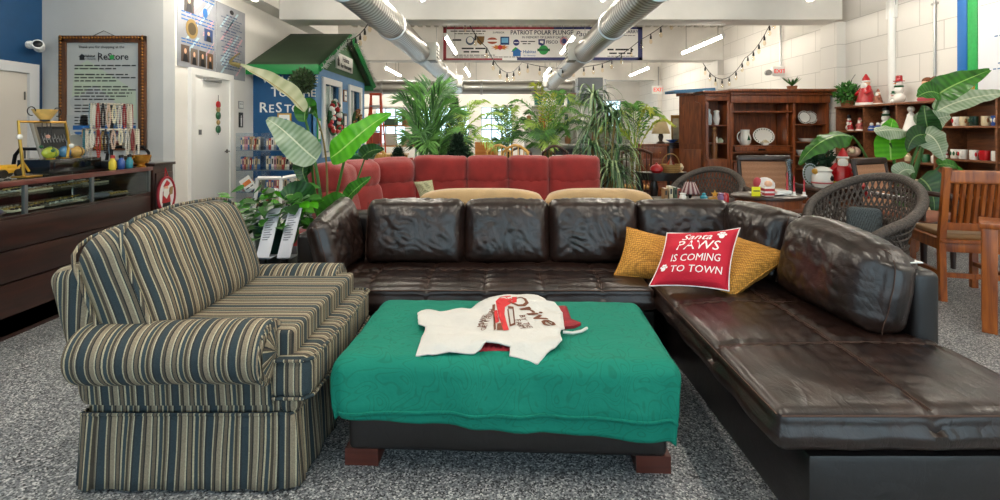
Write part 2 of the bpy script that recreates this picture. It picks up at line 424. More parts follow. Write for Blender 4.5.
# pilasters on the right wall
for i, y in enumerate((8.75, 13.6, 18.9)): structure(MB().span((5.84, y, 0), (6.0, y+.45, 3.2), bev=.005), f'trim_{i+6}', BLOCK)
structure(MB().span((WL, 7.9, 0), (WL+.012, 11.7, .1)).span((WL, 6.4, 0), (WL+.012, 6.62, .1)), 'baseboard_left', TRIMW)
# white door in the left wall
d1 = structure(MB().span((WL, 6.75, .01), (WL+.03, 7.62, 2.05), bev=.004), 'door_1', TRIMW)
fr = MB(); fr.span((WL, 6.66, 0), (WL+.05, 6.75, 2.14)).span((WL, 7.62, 0), (WL+.05, 7.71, 2.14)).span((WL, 6.75, 2.05), (WL+.05, 7.62, 2.14))
structure(fr, 'door_frame', TRIMW, d1)
kb = MB(); kb.cyl((WL+.03, 7.55, .98), (WL+.035, 7.55, .98), .03); kb.cyl((WL+.03, 7.55, .98), (WL+.07, 7.55, .98), .009); kb.cyl((WL+.065, 7.56, .98), (WL+.065, 7.44, .98), .009)
structure(kb, 'door_handle', mat('dark_nickel', '#6b6459', .3, .9), d1)
cl = MB(); cl.span((WL+.03, 6.95, 1.99), (WL+.07, 7.35, 2.035), bev=.005)
structure(cl, 'door_closer', mat('closer_grey', '#a5a5a3', .4, .4), d1)
# door in the blue wall, its frame and the paler panel
DOORG = mat('putty_door_paint', '#cbc4ba', .5)
d2 = structure(MB().span((-5.9, 4.9, .01), (-5.87, 6.17, 2.0), bev=.004), 'door_2', DOORG)
fr = MB(); fr.span((-5.9, 6.17, 0), (-5.84, 6.3, 2.12)).span((-5.9, 4.77, 0), (-5.84, 4.9, 2.12)).span((-5.9, 4.9, 2.0), (-5.84, 6.17, 2.12))
structure(fr, 'door_frame', mat('light_grey_trim', '#c7c8c9', .45), d2)
hg = MB()
for z in (.3, 1.0, 1.72): hg.cyl((-5.862, 6.13, z-.05), (-5.862, 6.13, z+.05), .009)
structure(hg, 'hinge', mat('hinge_metal', '#5d5952', .35, .8), d2)
# ------------------------------------------------------------------ ducts
def duct_mat():
    m, nt, bs = new_mat('spiral_galvanised_duct'); v = coords(nt)
    w = nd(nt, 'ShaderNodeTexWave'); w.bands_direction = 'Y'; w.inputs['Scale'].default_value = 3.2; w.inputs['Distortion'].default_value = .3
    nt.links.new(v, w.inputs['Vector'])
    b = nd(nt, 'ShaderNodeBump'); b.inputs['Strength'].default_value = .35; b.inputs['Distance'].default_value = .02
    nt.links.new(w.outputs['Fac'], b.inputs['Height']); nt.links.new(b.outputs['Normal'], bs.inputs['Normal'])
    nt.links.new(ramp(nt, w.outputs['Fac'], [(.2, '#8b8985'), (.8, '#b5b3ae')]), bs.inputs['Base Color'])
    bs.inputs['Metallic'].default_value = .95; bs.inputs['Roughness'].default_value = .33
    return m
DUCT = duct_mat()
def duct(x, z, r, side, lab):
    t = thing('ceiling_duct', lab, 'duct', (x, 2, z))
    mb = MB(); mb.tube([(0, y, 0) for y in (0, 5, 10, 16.4)], r, 28); mb.build('pipe', DUCT, t)
    for y in (3.2, 5.4, 8.0, 11.0, 14.6):
        MB().tube([(0, y-.04, 0), (0, y-.035, 0), (0, y+.035, 0), (0, y+.04, 0)], [r, r+.02, r+.02, r], 28).build('joint_ring', STEEL, t)
    for y in (8.1, 14.2):
        b = MB().box((side*(r+.03), y, .02), (.2, .42, .36), bev=.02).build('outlet_box', mat('duct_box_white', '#d8d6d0', .45, .2), t)
        g = MB()
        for k in range(4): g.box((side*(r+.135), y, -.1+k*.075), (.02, .36, .02))
        g.box((side*(r+.03), y, -.165), (.15, .34, .012)); g.build('grille', mat('grille_grey', '#7f7d78', .5, .4), b)
    for y in (4, 9, 13.5):
        hg = MB(); hg.tube([(r*math.cos(a)*1.02, y, r*math.sin(a)*1.02) for a in [PI*k/10 for k in range(11)]], .008, 6)
        hg.cyl((r, y, 0), (r*.8, y, ZC-z), .006, seg=6); hg.build('hanger_strap', STEEL, t)
duct(-1.65, 2.85, .205, 1, 'long silver spiral duct hanging left of the sponsor banner')
duct(1.62, 2.85, .205, -1, 'long silver spiral duct crossing in front of the sponsor banner right half')
t = thing('cross_duct', 'horizontal round silver duct running across the far end of the store', 'duct', (-1, 18.65, 2.88))
MB().tube([(x, 0, 0) for x in (-4.4, -2, 1, 4.3)], .24, 28).build('pipe', DUCT, t)
for x in (-3.5, -1.7, .2, 2.1, 3.6): MB().tube([(x-.05, 0, 0), (x-.04, 0, 0), (x+.04, 0, 0), (x+.05, 0, 0)], [.24, .265, .265, .24], 28).build('joint_ring', STEEL, t)
for x in (-3, 0, 3): MB().cyl((x, 0, .23), (x, 0, ZC-2.88), .008, seg=6).build('hanger_rod', STEEL, t)
# ------------------------------------------------------------------ LED tubes
LED = mat('lit_led_diffuser', '#fff6e6', .4, emit=75)
def led(x, y, L, lab, rz=0, z=3.2):
    t = thing('led_tube_light', lab, 'ceiling light', (x, y, z), rz, 'hanging LED tube lights')
    MB().span((-.035, 0, .02), (.035, L, .06), bev=.008).build('housing', TRIMW, t)
    MB().tube([(0, .02, 0), (0, L*.5, 0), (0, L-.02, 0)], .03, 12).build('diffuser', LED, t)
    for yy in (.01, L-.01): MB().cyl((0, yy-.012, 0), (0, yy+.012, 0), .034).build('end_cap', TRIMW, t)
    for yy in (.25, L-.25): MB().cyl((0, yy, .05), (0, yy, ZC-z), .006, seg=6).build('hanging_wire', mat('wire_grey', '#77736c', .5, .3), t)
cols = [(-3.6, 'far left'), (-1.17, 'left of centre'), (1.45, 'right of centre'), (4.45, 'far right')]
rows = [(.2, 'above the sofas, nearest the viewer'), (5.0, 'in front of the first ceiling beam'), (10.1, 'between the first ceiling beam and the banner'), (15.2, 'in the far row behind the banner beam')]
for y, rl in rows:
    for x, cl_ in cols:
        if y == 10.1 and x < -3: x = -5.2
        led(x, y, 2.3, f'glowing white LED tube light {cl_}, {rl}')
for x, cl_ in ((-2.3, 'left of'), (.6, 'near'), (3.6, 'right of'), (-5.2, 'far left of')): led(x, 20.2, 2.3, f'glowing LED tube hung crosswise near the back wall, {cl_} the centre window', 90, 3.0)
# ------------------------------------------------------------------ string lights
BULB = glassmat('bulb_glass', '#fff8ea', .2)
def string_light(pts, n, lab, sag):
    t = thing('string_light', lab, 'string light', tuple(pts[0]))
    o = V(pts[0]); line = []
    for k in range(len(pts)-1):
        a, b = V(pts[k]), V(pts[k+1])
        for i in range(12):
            s = i/12; p = a.lerp(b, s); p.z -= sag[k]*4*s*(1-s); line.append(p)
    line.append(V(pts[-1]))
    MB().tube([p-o for p in line], .008, 6).build('wire', BLACK, t)
    L = [0]
    for k in range(1, len(line)): L.append(L[-1]+(line[k]-line[k-1]).length)
    for i in range(n):
        s = (i+.5)/n*L[-1]; k = next(j for j in range(1, len(L)) if L[j] >= s)
        p = line[k-1].lerp(line[k], (s-L[k-1])/(L[k]-L[k-1]))-o
        c = MB().lathe([(.006, 0), (.012, -.03), (.02, -.06), (.022, -.11)], p, 10).build('socket', BLACK, t)
        MB().lathe([(.014, -.108), (.032, -.15), (.034, -.175), (.02, -.21), (.004, -.22)], p, 10).build('bulb', BULB, c)
string_light([P(452, -4, 9.2), P(468, 22, 9.5), P(487, 48, 9.8), P(522, 62, 11.4), P(590, 66, 12.6), P(640, 40, 11), P(700, -8, 9.2)], 26, 'string of clear bulbs drooping in front of the sponsor banner', [.1, .05, .35, .1, .12, .08])
string_light([P(790, -6, 9.15), P(772, 20, 10.2), P(745, 58, 11.4), P(703, 63, 13)], 16, 'string of clear bulbs hanging from the beam above the wooden armoire', [.05, .12, .45])
string_light([P(376, -4, 8.3), P(368, 24, 8.4), P(342, 38, 9.75)], 8, 'short string of clear bulbs running down to the green roof peak', [.03, .12])
# ------------------------------------------------------------------ banner
t = thing('sponsor_banner', 'wide white sponsor banner with red and blue border on ceiling beam', 'banner', (1.08, 13.57, 3.64))
BM_ = FRONT((0, 0, 0))
MB().box((0, 0, 0), (5.4, .9, .02), BM_).build('banner_sheet', mat('banner_vinyl', '#e3e1de', .5), t)
b = MB(); b.box((-1.2, .42, .012), (3.0, .06, .006), BM_).box((-2.66, 0, .012), (.08, .9, .006), BM_).box((-1.9, -.42, .012), (1.6, .05, .006), BM_)
b.build('red_border', mat('banner_red', '#8d2630', .5), t)
b = MB(); b.box((1.5, .42, .012), (2.4, .06, .006), BM_).box((2.64, 0, .012), (.12, .9, .006), BM_).box((1.0, -.41, .012), (3.4, .08, .006), BM_)
b.build('navy_border', mat('banner_navy', '#2b2f63', .5), t)
lt = MB(); q = BM_ @ T(0, 0, .013)
lt.text('PATRIOT POLAR PLUNGE', .165, q @ T(-.03, .3), .018, sx=.9).text('IN MEMORY OF JUAN F CALERO', .085, q @ T(.05, .17), .012)
lt.text('FISCO', .12, q @ T(.25, .04), .02).text('SUPERIOR', .07, q @ T(-1.2, .3), .01).text('Paula', .2, q @ T(1.08, .26), .006, shear=.4).text('HARRY', .12, q @ T(2.4, .32), .02)
lt.build('navy_lettering', mat('banner_ink', '#1f2547', .6), t)
sc_ = MB()
for r_, (x0, x1, z, h) in enumerate([(-2.5, -1.55, .34, .05), (-2.4, -1.6, .27, .04), (-2.2, -1.55, -.13, .08), (-2.15, -1.7, -.22, .08), (-2.45, -1.3, -.31, .04), (-2.4, -.6, -.36, .035), (-.6, -.2, .06, .05), (-.55, -.3, 0, .05), (1.75, 2.45, -.16, .09), (1.8, 2.4, -.26, .08), (1.75, 2.5, -.34, .03), (2.1, 2.5, .22, .03), (-2.45, -2.2, .1, .09)]):
    MB().scribble(x0, x1, z, h, q, r_).build('small_print', INK, t)
def disc(x, y, r, m, nm, p, sx=1, z=.014): return MB().lathe([(r, 0), (r, .004)], (0, 0, 0), 20, BM_ @ T(x, y, z), sx=sx).build(nm, m, p)
e = disc(-1.97, .08, .12, mat('slate_ink', '#4d5a72', .6), 'round_eagle_emblem', t); disc(-1.97, .1, .085, PAPER, 'white_centre', e, 1, .019)
MB().prism([(-1.8, .2), (-1.58, .2), (-1.6, .04), (-1.69, -.04), (-1.78, .04)], .014, .019, BM_).build('shield_emblem', mat('brown_gold_ink', '#7a5a2a', .6), t)
e = disc(-1.37, .08, .09, mat('rust_ink', '#9c4a30', .6), 'oval_emblem', t, 1.6); MB().box((-1.37, .08, .02), (.3, .05, .004), BM_).build('band', PAPER, e)
e = MB().box((-1.03, .08, .016), (.24, .22, .005), BM_).build('blue_square_emblem', mat('navy_square', '#1c3a68', .6), t); MB().box((-1.03, .09, .02), (.18, .13, .005), BM_).build('wave', mat('sky_ink', '#6aa6cf', .6), e)
e = disc(-.72, .03, .085, mat('navy_disc', '#26306b', .6), 'round_navy_emblem', t); MB().box((-.72, .03, .02), (.12, .02, .004), BM_).build('band', PAPER, e)
e = MB().prism([(-.12, .12), (.06, .12), (.05, -.02), (-.03, -.06), (-.12, -.02)], .014, .019, BM_).build('badge_emblem', mat('navy_disc', '#26306b', .6), t); MB().prism([(-.08, .08), (.02, .08), (.01, .0), (-.08, .03)], .0195, .022, BM_).build('white_mark', PAPER, e)
st = []
for k in range(20): a = 2*PI*k/20; r = (1 if k % 2 else .6); st.append((-1.16+.26*r*math.cos(a), -.1+.08*r*math.sin(a)))
e = MB().prism(st, .014, .018, BM_).build('sunburst_emblem', mat('orange_ink', '#c5772a', .6), t); disc(-1.16, -.1, .05, REDINK, 'centre', e, 1.3, .018)
e = MB().prism([(-.86, -.22), (-.72, -.1), (-.56, -.22), (-.6, -.22), (-.6, -.34), (-.81, -.34), (-.81, -.22)], .014, .019, BM_).build('house_emblem', BLUEINK, t)
MB().prism([(-.84, -.18), (-.74, -.09), (-.69, -.12), (-.79, -.2)], .02, .024, BM_).build('green_roof', GREENINK, e)
lt = MB(); lt.text('Habitat', .12, q @ T(-.36, -.22), .015).text('for Humanity', .06, q @ T(-.36, -.32), .005); lt.build('blue_lettering', BLUEINK, t)
e = disc(.02, -.17, .13, GREENINK, 'round_green_emblem', t); MB().box((.02, -.17, .02), (.34, .07, .005), BM_).build('band', mat('band_green', '#1c6a3a', .6), e)
e = disc(.57, .07, .11, mat('pink_disc', '#c38a92', .6), 'round_red_emblem', t); disc(.57, .07, .07, mat('navy_disc', '#26306b', .6), 'blue_centre', e, 1, .018)
m_ = MB()
for k in range(9): m_.tube([BM_ @ V((.75+.1*(k % 5), -.32+.02*k+.1*nz(k*3.1, 0), .014)), BM_ @ V((.85+.1*(k % 5), -.25+.02*k, .014))], .006, 5)
m_.build('signature_strokes', INK, t)
# ------------------------------------------------------------------ framed sign on the alcove wall
t = thing('framed_sign', 'tall gold-framed shop notice hanging on the grey wall', 'framed sign', (-5.09, 6.37, 1.77))
SM = FRONT((0, 0, 0)); w2, h2 = .55, .73
fr = MB()
for sx_, sy_, w_, h_ in ((-w2+.045, 0, .09, 2*h2), (w2-.045, 0, .09, 2*h2), (0, h2-.045, 2*w2, .09), (0, -h2+.045, 2*w2, .09)): fr.box((sx_, sy_, .012), (w_, h_, .045), SM, bev=.012)
fr.build('frame', wood('dark_gilt_wood', '#3a1f0c', '#6b3d17', .4, 'z'), t)
bd = MB()
for s in (-1, 1):
    for k in range(36): bd.ball(SM @ V((s*(w2-.03), -h2+.04+k*.0402, .035)), .016, 8, 5)
    for k in range(27): bd.ball(SM @ V((-w2+.04+k*.0392, s*(h2-.03), .035)), .016, 8, 5)
bd.build('beaded_edge', mat('old_gold', '#8a5a22', .4, .5), t)
MB().box((0, 0, 0), (2*w2-.12, 2*h2-.12, .012), SM).build('poster', mat('poster_grey', '#b9bbb8', .5), t)
sm2 = SM @ T(0, 0, .0075)
MB().prism([(-.4, -.1), (-.36, .32), (-.2, .42), (.42, .02), (.44, -.35), (-.1, .1)], 0, .001, sm2).build('pale_green_roof_shape', mat('pale_green_ink', '#b7c3ae', .6), t)
pp = MB()
for x, y in ((-.14, -.02), (-.33, -.12), (.26, -.22)):
    pp.lathe([(.09, 0), (.09, .0015)], (x, y, .001), 18, sm2); pp.prism([(x-.16, y-.42), (x-.13, y-.16), (x+.13, y-.16), (x+.16, y-.42)], .001, .0025, sm2)
pp.build('pale_people_shapes', mat('pale_grey_ink', '#aeb2b3', .6), t)
q = sm2 @ T(0, 0, .003)
lt = MB(); lt.text('Thank you for shopping at the', .048, q @ T(-.02, .585)); lt.text('ReStore', .12, q @ T(.13, .46), .015); lt.text('Habitat', .05, q @ T(-.17, .47), .01); lt.text('for Humanity', .03, q @ T(-.17, .435))
lt.box((-.055, .46, 0), (.006, .12, .002), q)
lt.build('heading_lettering', INK, t); lt = MB()
lt.prism([(-.31, .46), (-.265, .5), (-.22, .46), (-.235, .46), (-.235, .42), (-.295, .42), (-.295, .46)], 0, .002, q).build('house_emblem', INK, t); lt = MB()
y = .35; k = 0
for n in (2, 3, 5, 3, 4, 3):
    for i in range(n): lt.scribble(-.36, .42-(.25 if i == n-1 else .05*((k*7) % 3)), y, .03, q, k); y -= .04; k += 1
    y -= .035; lt.build('paragraph_lettering', INK, t); lt = MB()

MB().box((.02, -.44, 0), (.8, .055, .002), q).box((.02, -.51, 0), (.74, .035, .002), q).build('blue_bars', BLUEINK, t)
MB().lathe([(.03, 0), (.03, .003)], (.115, .455, .0), 14, q).build('green_dot', GREENINK, t)
MB().tube([SM @ V((-.16, h2-.01, -.005)), SM @ V((0, h2+.065, -.005)), SM @ V((.16, h2-.01, -.005))], .004, 6).build('hanging_wire', BLACK, t)
# security camera
t = thing('security_camera', 'small white dome security camera on the blue wall', 'camera', (-5.9, 6.22, 2.36))
MB().lathe([(.05, 0), (.05, .03), (.03, .04)], (0, 0, 0), 16, T() @ R(90, 'Y')).build('mount', TRIMW, t)
MB().tube([(.02, 0, 0), (.09, .0, -.01), (.12, -.0, .0)], .018, 8).build('arm', TRIMW, t)
MB().lathe([(.02, -.09), (.055, -.07), (.062, 0), (.06, .06), (.05, .065)], (0, 0, 0), 18, T(.15, -.03, -.02) @ R(70, 'X') @ R(35, 'Y')).build('housing', TRIMW, t)
MB().lathe([(.05, 0), (.035, .02), (.01, .028)], (0, 0, 0), 18, T(.15, -.03, -.02) @ R(70, 'X') @ R(35, 'Y') @ T(0, 0, .06)).build('lens', BLACK, t)
# ------------------------------------------------------------------ posters above the white door
PG = mat('poster_silver', '#8f9197', .5, var=.12, vscale=5)
def ray_shapes(mb, w, h, M, seed):
    rn = random.Random(seed)
    for k in range(7):
        x, y = rn.uniform(-w/2, w/2*.6), rn.uniform(-h/2, h/2*.7); l = .22
        mb.prism([(x, y), (x+.05, y), (min(w/2, x+.05+l), min(h/2, y+l)), (min(w/2, x+l), min(h/2, y+l))], 0, .001, M)
def poster(loc, w, h, lab):
    t = thing('wall_poster', lab, 'poster', loc); M = FACE_PX((0, 0, 0))
    MB().box((0, 0, .004), (w, h, .012), M).build('sheet', PG, t)
    for nm, c, s in (('pale_pink_rays', '#c39aa2', 1), ('pale_blue_rays', '#a9c3cd', 2)):
        r = MB(); ray_shapes(r, w*.9, h*.95, M @ T(0, 0, .0105), s+w*3); r.build(nm, mat(nm, c, .6), t)
    return t, M @ T(0, 0, .012)
t, q = poster((WL+.001, 6.87, 2.66), .86, 1.06, 'grey sponsor poster with small portrait photos above the white door')
lt = MB()
for z in (.5, .45, .2, .15, .1, -.16, -.2): MB().scribble(-.36 if z < .4 else 0, .38, z, .035, q, int(z*100)+60).build('small_print', BLUEINK, t)
for i, (x, y, w, h, c) in enumerate([(-.2, .33, .2, .24, '#3a332f'), (-.28, -.35, .17, .22, '#55463e'), (-.09, -.37, .15, .22, '#6b5f57'), (.1, -.37, .15, .22, '#4d4238'), (.28, -.38, .14, .22, '#6a4d33'), (.24, -.02, .2, .18, '#26406e')]):
    p = MB().box((x, y, 0), (w, h, .003), q).build('portrait_photo', mat(f'photo_backdrop_{c[1:]}', c, .5), t)
    b = MB(); b.ball(q @ V((x, y+h*.15, .001)), (.004, w*.16, h*.16), 10, 6); b.build('face', SKIN, p)
    MB().prism([(x-w*.3, y-h*.48), (x-w*.2, y-h*.05), (x+w*.2, y-h*.05), (x+w*.3, y-h*.48)], .001, .004, q).build('jacket', mat('dark_jacket', '#1a1c22', .6), p)
e = MB().lathe([(.13, 0), (.13, .003)], (-.14, 0, 0), 20, q).build('round_seal', mat('seal_gold', '#8d7440', .5), t); MB().lathe([(.085, 0), (.085, .005)], (-.14, 0, 0), 20, q).build('seal_centre', mat('seal_brown', '#4a3d24', .5), e)
MB().lathe([(.07, 0), (.07, .003)], (.16, .28, 0), 16, q, sx=.8).build('blue_emblem', BLUEINK, t)
t, q = poster((WL+.001, 7.72, 2.64), .8, 1.1, 'grey text poster with centred lines above the door, right of the portrait poster')
lt = MB()
for k in range(19):
    w = .3*(.5+.5*abs(math.sin(k*1.9))); lt.scribble(-w, w, .4-k*.045, .03 if k % 5 else .045, q, k+200)
lt.build('small_print', mat('slate_print', '#4c5a78', .6), t)
MB().ball(q @ V((0, .47, 0)), (.004, .06, .035), 10, 6).build('crest', INK, t)
# right wall: info board, blue and green boards, conduits
t = thing('information_board', 'white wall board of blue text at the right edge of the photo', 'sign board', (WR-.018, 5.405, 2.6))
M = FACE_NX((0, 0, 0)); MB().box((0, 0, 0), (1.75, 1.7, .03), M).build('sheet', mat('board_white', '#dfe3ea', .5), t)
q = M @ T(0, 0, .016); lt = MB(); rn = random.Random(3)
for k in range(26): lt.scribble(rn.uniform(-.6, 0), rn.uniform(.2, .8), .1-k*.033, .03, q, k+400)
for k in range(26): x = rn.uniform(-.7, -.3); lt.scribble(x, x+rn.uniform(.1, .3), .1-k*.033, .03, q, k+450)
lt.build('blue_print', mat('steel_blue_ink', '#5c7fae', .6), t)
lt = MB(); lt.text('eStore', .17, q @ T(-.24, .42), .015); lt.text('CENTRAL', .07, q @ T(-.42, .2), .01); lt.build('dark_lettering', INK, t)
MB().text('R', .17, q @ T(-.6, .42), .02).build('red_letter', REDINK, t)
MB().prism([(-.62, .72), (-.5, .84), (-.38, .72), (-.42, .72), (-.42, .64), (-.58, .64), (-.58, .72)], 0, .003, q).build('house_emblem', BLUEINK, t)
MB().box((-.56, .68, 0), (.06, .08, .005), q).build('green_mark', GREENINK, t)
ln = MB()
for y in (.25, .55): ln.box((0, y, 0), (1.7, .006, .002), q)
ln.build('ruled_line', STEEL, t)
solo(MB().box((0, 0, 0), (.04, .136, 2.1), bev=.006), 'painted_board', mat('bright_blue_paint', '#0f66b0', .45), 'tall bright blue board standing upright on the right wall', 'board', (WR-.019, 6.498, 2.65))
solo(MB().box((0, 0, 0), (.04, .13, 2.05), bev=.006), 'painted_board', mat('bright_green_paint', '#23a14f', .5, var=.1, vscale=30), 'tall bright green board between the blue board and the white info board', 'board', (WR-.019, 6.355, 2.65))
t = thing('electrical_conduit', 'grey electrical pipe with white box running down the white block wall', 'conduit', (WR-.045, 7.66, 1.7))
MB().cyl((0, 0, 0), (0, 0, 2.4), .05, seg=12).build('pipe', TRIMW, t); MB().box((0, 0, 1.45), (.07, .16, .28), bev=.01).build('junction_box', TRIMW, t)
MB().tube([(0, -.07, 1.5), (-.01, -.08, 1.8), (0, -.15, 2.05), (0, -.3, 2.1)], .012, 8).build('cable', STEEL, t)
t = thing('metal_conduit', 'thin bare metal conduit on the white wall left of the blue board', 'conduit', (WR-.017, 6.93, 1.6))
MB().cyl((0, 0, 0), (0, 0, 2.5), .018, seg=10).build('pipe', STEEL, t)
for z in (.4, 1.45, 2.3): MB().box((0, 0, z), (.03, .1, .03), bev=.004).build('strap', STEEL, t)
t = thing('exit_sign', 'white box exit sign with red letters on the white block wall above the armoire', 'exit sign', (5.9, 10.7, 2.55)); M = FRONT((0, 0, 0))
MB().box((0, 0, 0), (.3, .2, .09), M, bev=.01).build('housing', TRIMW, t); MB().text('EXIT', .12, M @ T(0, 0, .046), .02).build('letters', mat('exit_red', '#e0382c', .5, emit=.5), t)
MB().cyl((-.26, -.02, -.03), (-.26, -.1, -.03), .06).build('emergency_lamp', STEEL, t); MB().cyl((.05, .02, .12), (.05, .02, 1.6), .02, seg=8).build('conduit', STEEL, t)
MB().box((-.2, 0, -.0), (.08, .03, .03)).build('lamp_arm', STEEL, t)
t = thing('exit_sign', 'small red-lettered exit sign far back under the last ceiling beam', 'exit sign', (P(658, 90, 18.9)[0], 18.85, Z(90, 18.9)))
MB().box((0, 0, 0), (.5, .32, .09), M, bev=.01).build('housing', TRIMW, t); MB().text('EXIT', .2, M @ T(0, 0, .046), .02).build('letters', mat('exit_red', '#e0382c', .5, emit=.5), t)
MB().box((0, 0, .5), (.04, .04, .75)).build('stem', STEEL, t)
# ================================================================== LEATHER SECTIONAL
LEA = leather('dark_brown_leather', '#140c0a', '#2e1c16', .3)
LEB = leather('black_brown_leather', '#14100f', '#1e1819', .34, .45)
STITCH = mat('brown_stitching', '#4a3024', .7)
WOODF = wood('red_brown_foot_wood', '#3c150c', '#5c2415', .35, 'x')
def wrinkle(amp, sx, sy, sz, seed=0):
    def f(w): return amp*(noise.noise(V((w.x*sx+seed, w.y*sy, w.z*sz)))+.5*noise.noise(V((w.x*sx*2.3, w.y*sy*2.3+seed, w.z*sz*2.3))))
    return f
t = thing('sectional_sofa', 'large dark brown leather sectional sofa with chaise running along the right side', 'sofa', (.3, 2.7, 0)); SOFA = t
kw = dict(parent=t, world=True)
MB().span((-1.05, 2.76, .04), (.84, 3.42, .3), bev=.02).build('base', LEB, **kw)
MB().span((.93, 1.52, .04), (1.74, 3.42, .31), bev=.02).build('chaise_base', LEB, **kw)
# backrest frame (back and right), arm
MB().rbox((1.5, .1, .345), .05, (30, 2, 8), None, T(.28, 3.5, .39)).build('backrest_frame', LEB, **kw)
def slope_end(w, u):                      # near end of the right frame slopes back at the top
    k = max(0, -u[1])
    w = V(w); w.z -= .02*k; return w
MB().rbox((.055, .68, .345), .03, (2, 20, 8), slope_end, T(1.72, 2.70, .4)).build('side_frame', LEB, **kw)
MB().rbox((.075, .3, .325), .03, (3, 12, 8), None, T(-1.125, 3.19, .375)).build('arm', LEB, **kw)
for x, y in ((-1.0, 2.8), (.78, 2.8), (1.0, 1.6), (1.66, 1.6), (-1.12, 3.45), (1.66, 3.4)): MB().box((x, y, .02), (.08, .08, .04)).build('foot', WOODF, **kw)
# seat cushions
def seat(x0, x1, y0, y1, z0, z1, name, nx, ny, seams_x, seams_y, seed):
    hx, hy, hz = (x1-x0)/2, (y1-y0)/2, (z1-z0)/2; cx, cy, cz = (x0+x1)/2, (y0+y1)/2, (z0+z1)/2
    wr = wrinkle(.006, 4, 4, 5, seed)
    def warp(w, u):
        w = V(w); X_, Y_ = w.x+cx, w.y+cy
        if u[2] > .2:
            w.z += .022*(1-abs(u[0])**4)*(1-abs(u[1])**4)
            for s in seams_x: w.z -= .013*math.exp(-((X_-s)/.014)**2)
            for s in seams_y: w.z -= .013*math.exp(-((Y_-s)/.014)**2)
            w.z += wr(V((X_, Y_, 0)))
            for s in seams_y:                       # puckers running off the cross seams
                w.z += .005*math.exp(-abs(Y_-s)/.07)*math.sin(X_*95+4*nz(X_*3, Y_*3))
            for s in seams_x: w.z += .004*math.exp(-abs(X_-s)/.07)*math.sin(Y_*85+4*nz(X_*3, Y_*3, 5))
        else:
            b = .015*(1-abs(u[2])**2)
            if abs(u[1]) > .99: w.y += math.copysign(b, u[1])+.004*math.sin(X_*22+3*nz(X_*2, seed))
            if abs(u[0]) > .99: w.x += math.copysign(b, u[0])+.004*math.sin(Y_*22+3*nz(Y_*2, seed))
        return w
    o = MB().rbox((hx, hy, hz), .035, (nx, ny, 4), warp, T(cx, cy, cz)).build(name, LEA, smooth=60, **kw)
    def topz(x, y):
        u = ((x-cx)/hx, (y-cy)/hy); return z1+.022*(1-abs(u[0])**4)*(1-abs(u[1])**4)-.007+wr(V((x, y, 0)))
    st = MB()
    for s in seams_x:
        for off in (-.006, .006): st.tube([(s+off, y0+.02+(y1-y0-.04)*k/24, topz(s, y0+.02+(y1-y0-.04)*k/24)) for k in range(25)], .0016, 5)
    for s in seams_y:
        for off in (-.006, .006): st.tube([(x0+.02+(x1-x0-.04)*k/24, s+off, topz(x0+.02+(x1-x0-.04)*k/24, s)) for k in range(25)], .0016, 5)
    st.tube([(x0+.01, y0+.0, z1-.012), (x1-.01, y0+.0, z1-.012)], .003, 5)
    st.tube([(x0, y0+.01, z1-.012), (x0, y1-.01, z1-.012)], .003, 5)
    st.build('stitching', STITCH, o, smooth=0, world=False) if False else None
    so = st.build('stitching', STITCH, t, world=True, smooth=0); so.parent = o
    return o
seat(-1.06, .825, 2.70, 3.36, .31, .445, 'seat_cushion', 110, 44, (-.74, -.42, -.1, .22, .54), (3.0,), 3)
seat(.835, 1.76, 1.515, 3.36, .315, .445, 'chaise_cushion', 60, 110, (1.31,), (1.98, 2.45, 2.92), 9)
# back cushions
def backc(name, hx, hy, hz, M, seed, drape=0.0, wr=.005, nx=48, ny=8, nzc=36, crown=.012, amp=.055, lop=0, rad=.06, endp=0):
    f = wrinkle(wr, 7, 5, 3.2, seed*7.3)
    def warp(w, u):
        w = V(w)
        pf = (1-abs(u[0])**4)*(1-abs(u[2])**4)
        w.y += math.copysign(1, u[1])*amp*pf if abs(u[1]) > .1 else 0
        w.z += crown*u[2]*(1-u[0]**2)*(.5+.5*u[2]) - drape*abs(u[0])**3*max(0, u[2]) + lop*u[0]*max(0, u[2])
        w.x += endp*u[0]*(1-u[2]**2)*(1-u[1]**2)
        n = f(w); front = u[1] < .2
        if front: w.y -= n
        w.z += n*.4*max(0, u[2])
        top = math.exp(-((1-u[2])/.33)**2); bot = math.exp(-((1+u[2])/.4)**2)
        r1 = abs(nz(u[0]*7+seed, u[2]*1.2+u[0]*1.5*abs(u[0]), seed)); r2 = abs(nz(u[0]*3+u[2]*2.2*(1 if u[0] > 0 else -1)+seed*2, u[2]*.9-u[0]*1.1, 3+seed))
        if front:
            w.y += top*(.022*(.35-r1)); w.y += (.3+.7*bot)*abs(u[0])**.7*.026*(.3-r2)
            w.y += .012*(.25-abs(nz(u[0]*4.5+u[2]*1.3, u[2]*3.5, seed+6)))*pf
        w.z += top*.012*(.3-r1)
        return w
    mb = MB(); mb.rbox((hx, hy, hz), min(hy, rad), (nx, ny, nzc), warp, M); o = mb.build(name, LEA, smooth=70, **kw)
    pts = [M @ warp((x*hx, -hy*.45, hz*.93), V((x, -.45, .93))) for x in [-.93+1.86*k/24 for k in range(25)]]
    s = MB().tube(pts, .0018, 5).build('seam', STITCH, t, world=True, smooth=0); s.parent = o
    for e in (-1, 1):
        pts = [M @ (V(warp((e*hx, -hy*.5, z*hz), V((e, -.5, z))))+V((e*.002, 0, 0))) for z in [-.9+1.8*k/16 for k in range(17)]]
        s = MB().tube(pts, .0018, 5).build('seam', STITCH, t, world=True, smooth=0); s.parent = o
    return o
for i, (x0, x1) in enumerate(((-.88, -.245), (-.25, .30), (.295, .875))):
    backc('back_cushion', (x1-x0)/2, .1, .205, T((x0+x1)/2, 3.28, .635) @ R(-11, 'X'), i+1)
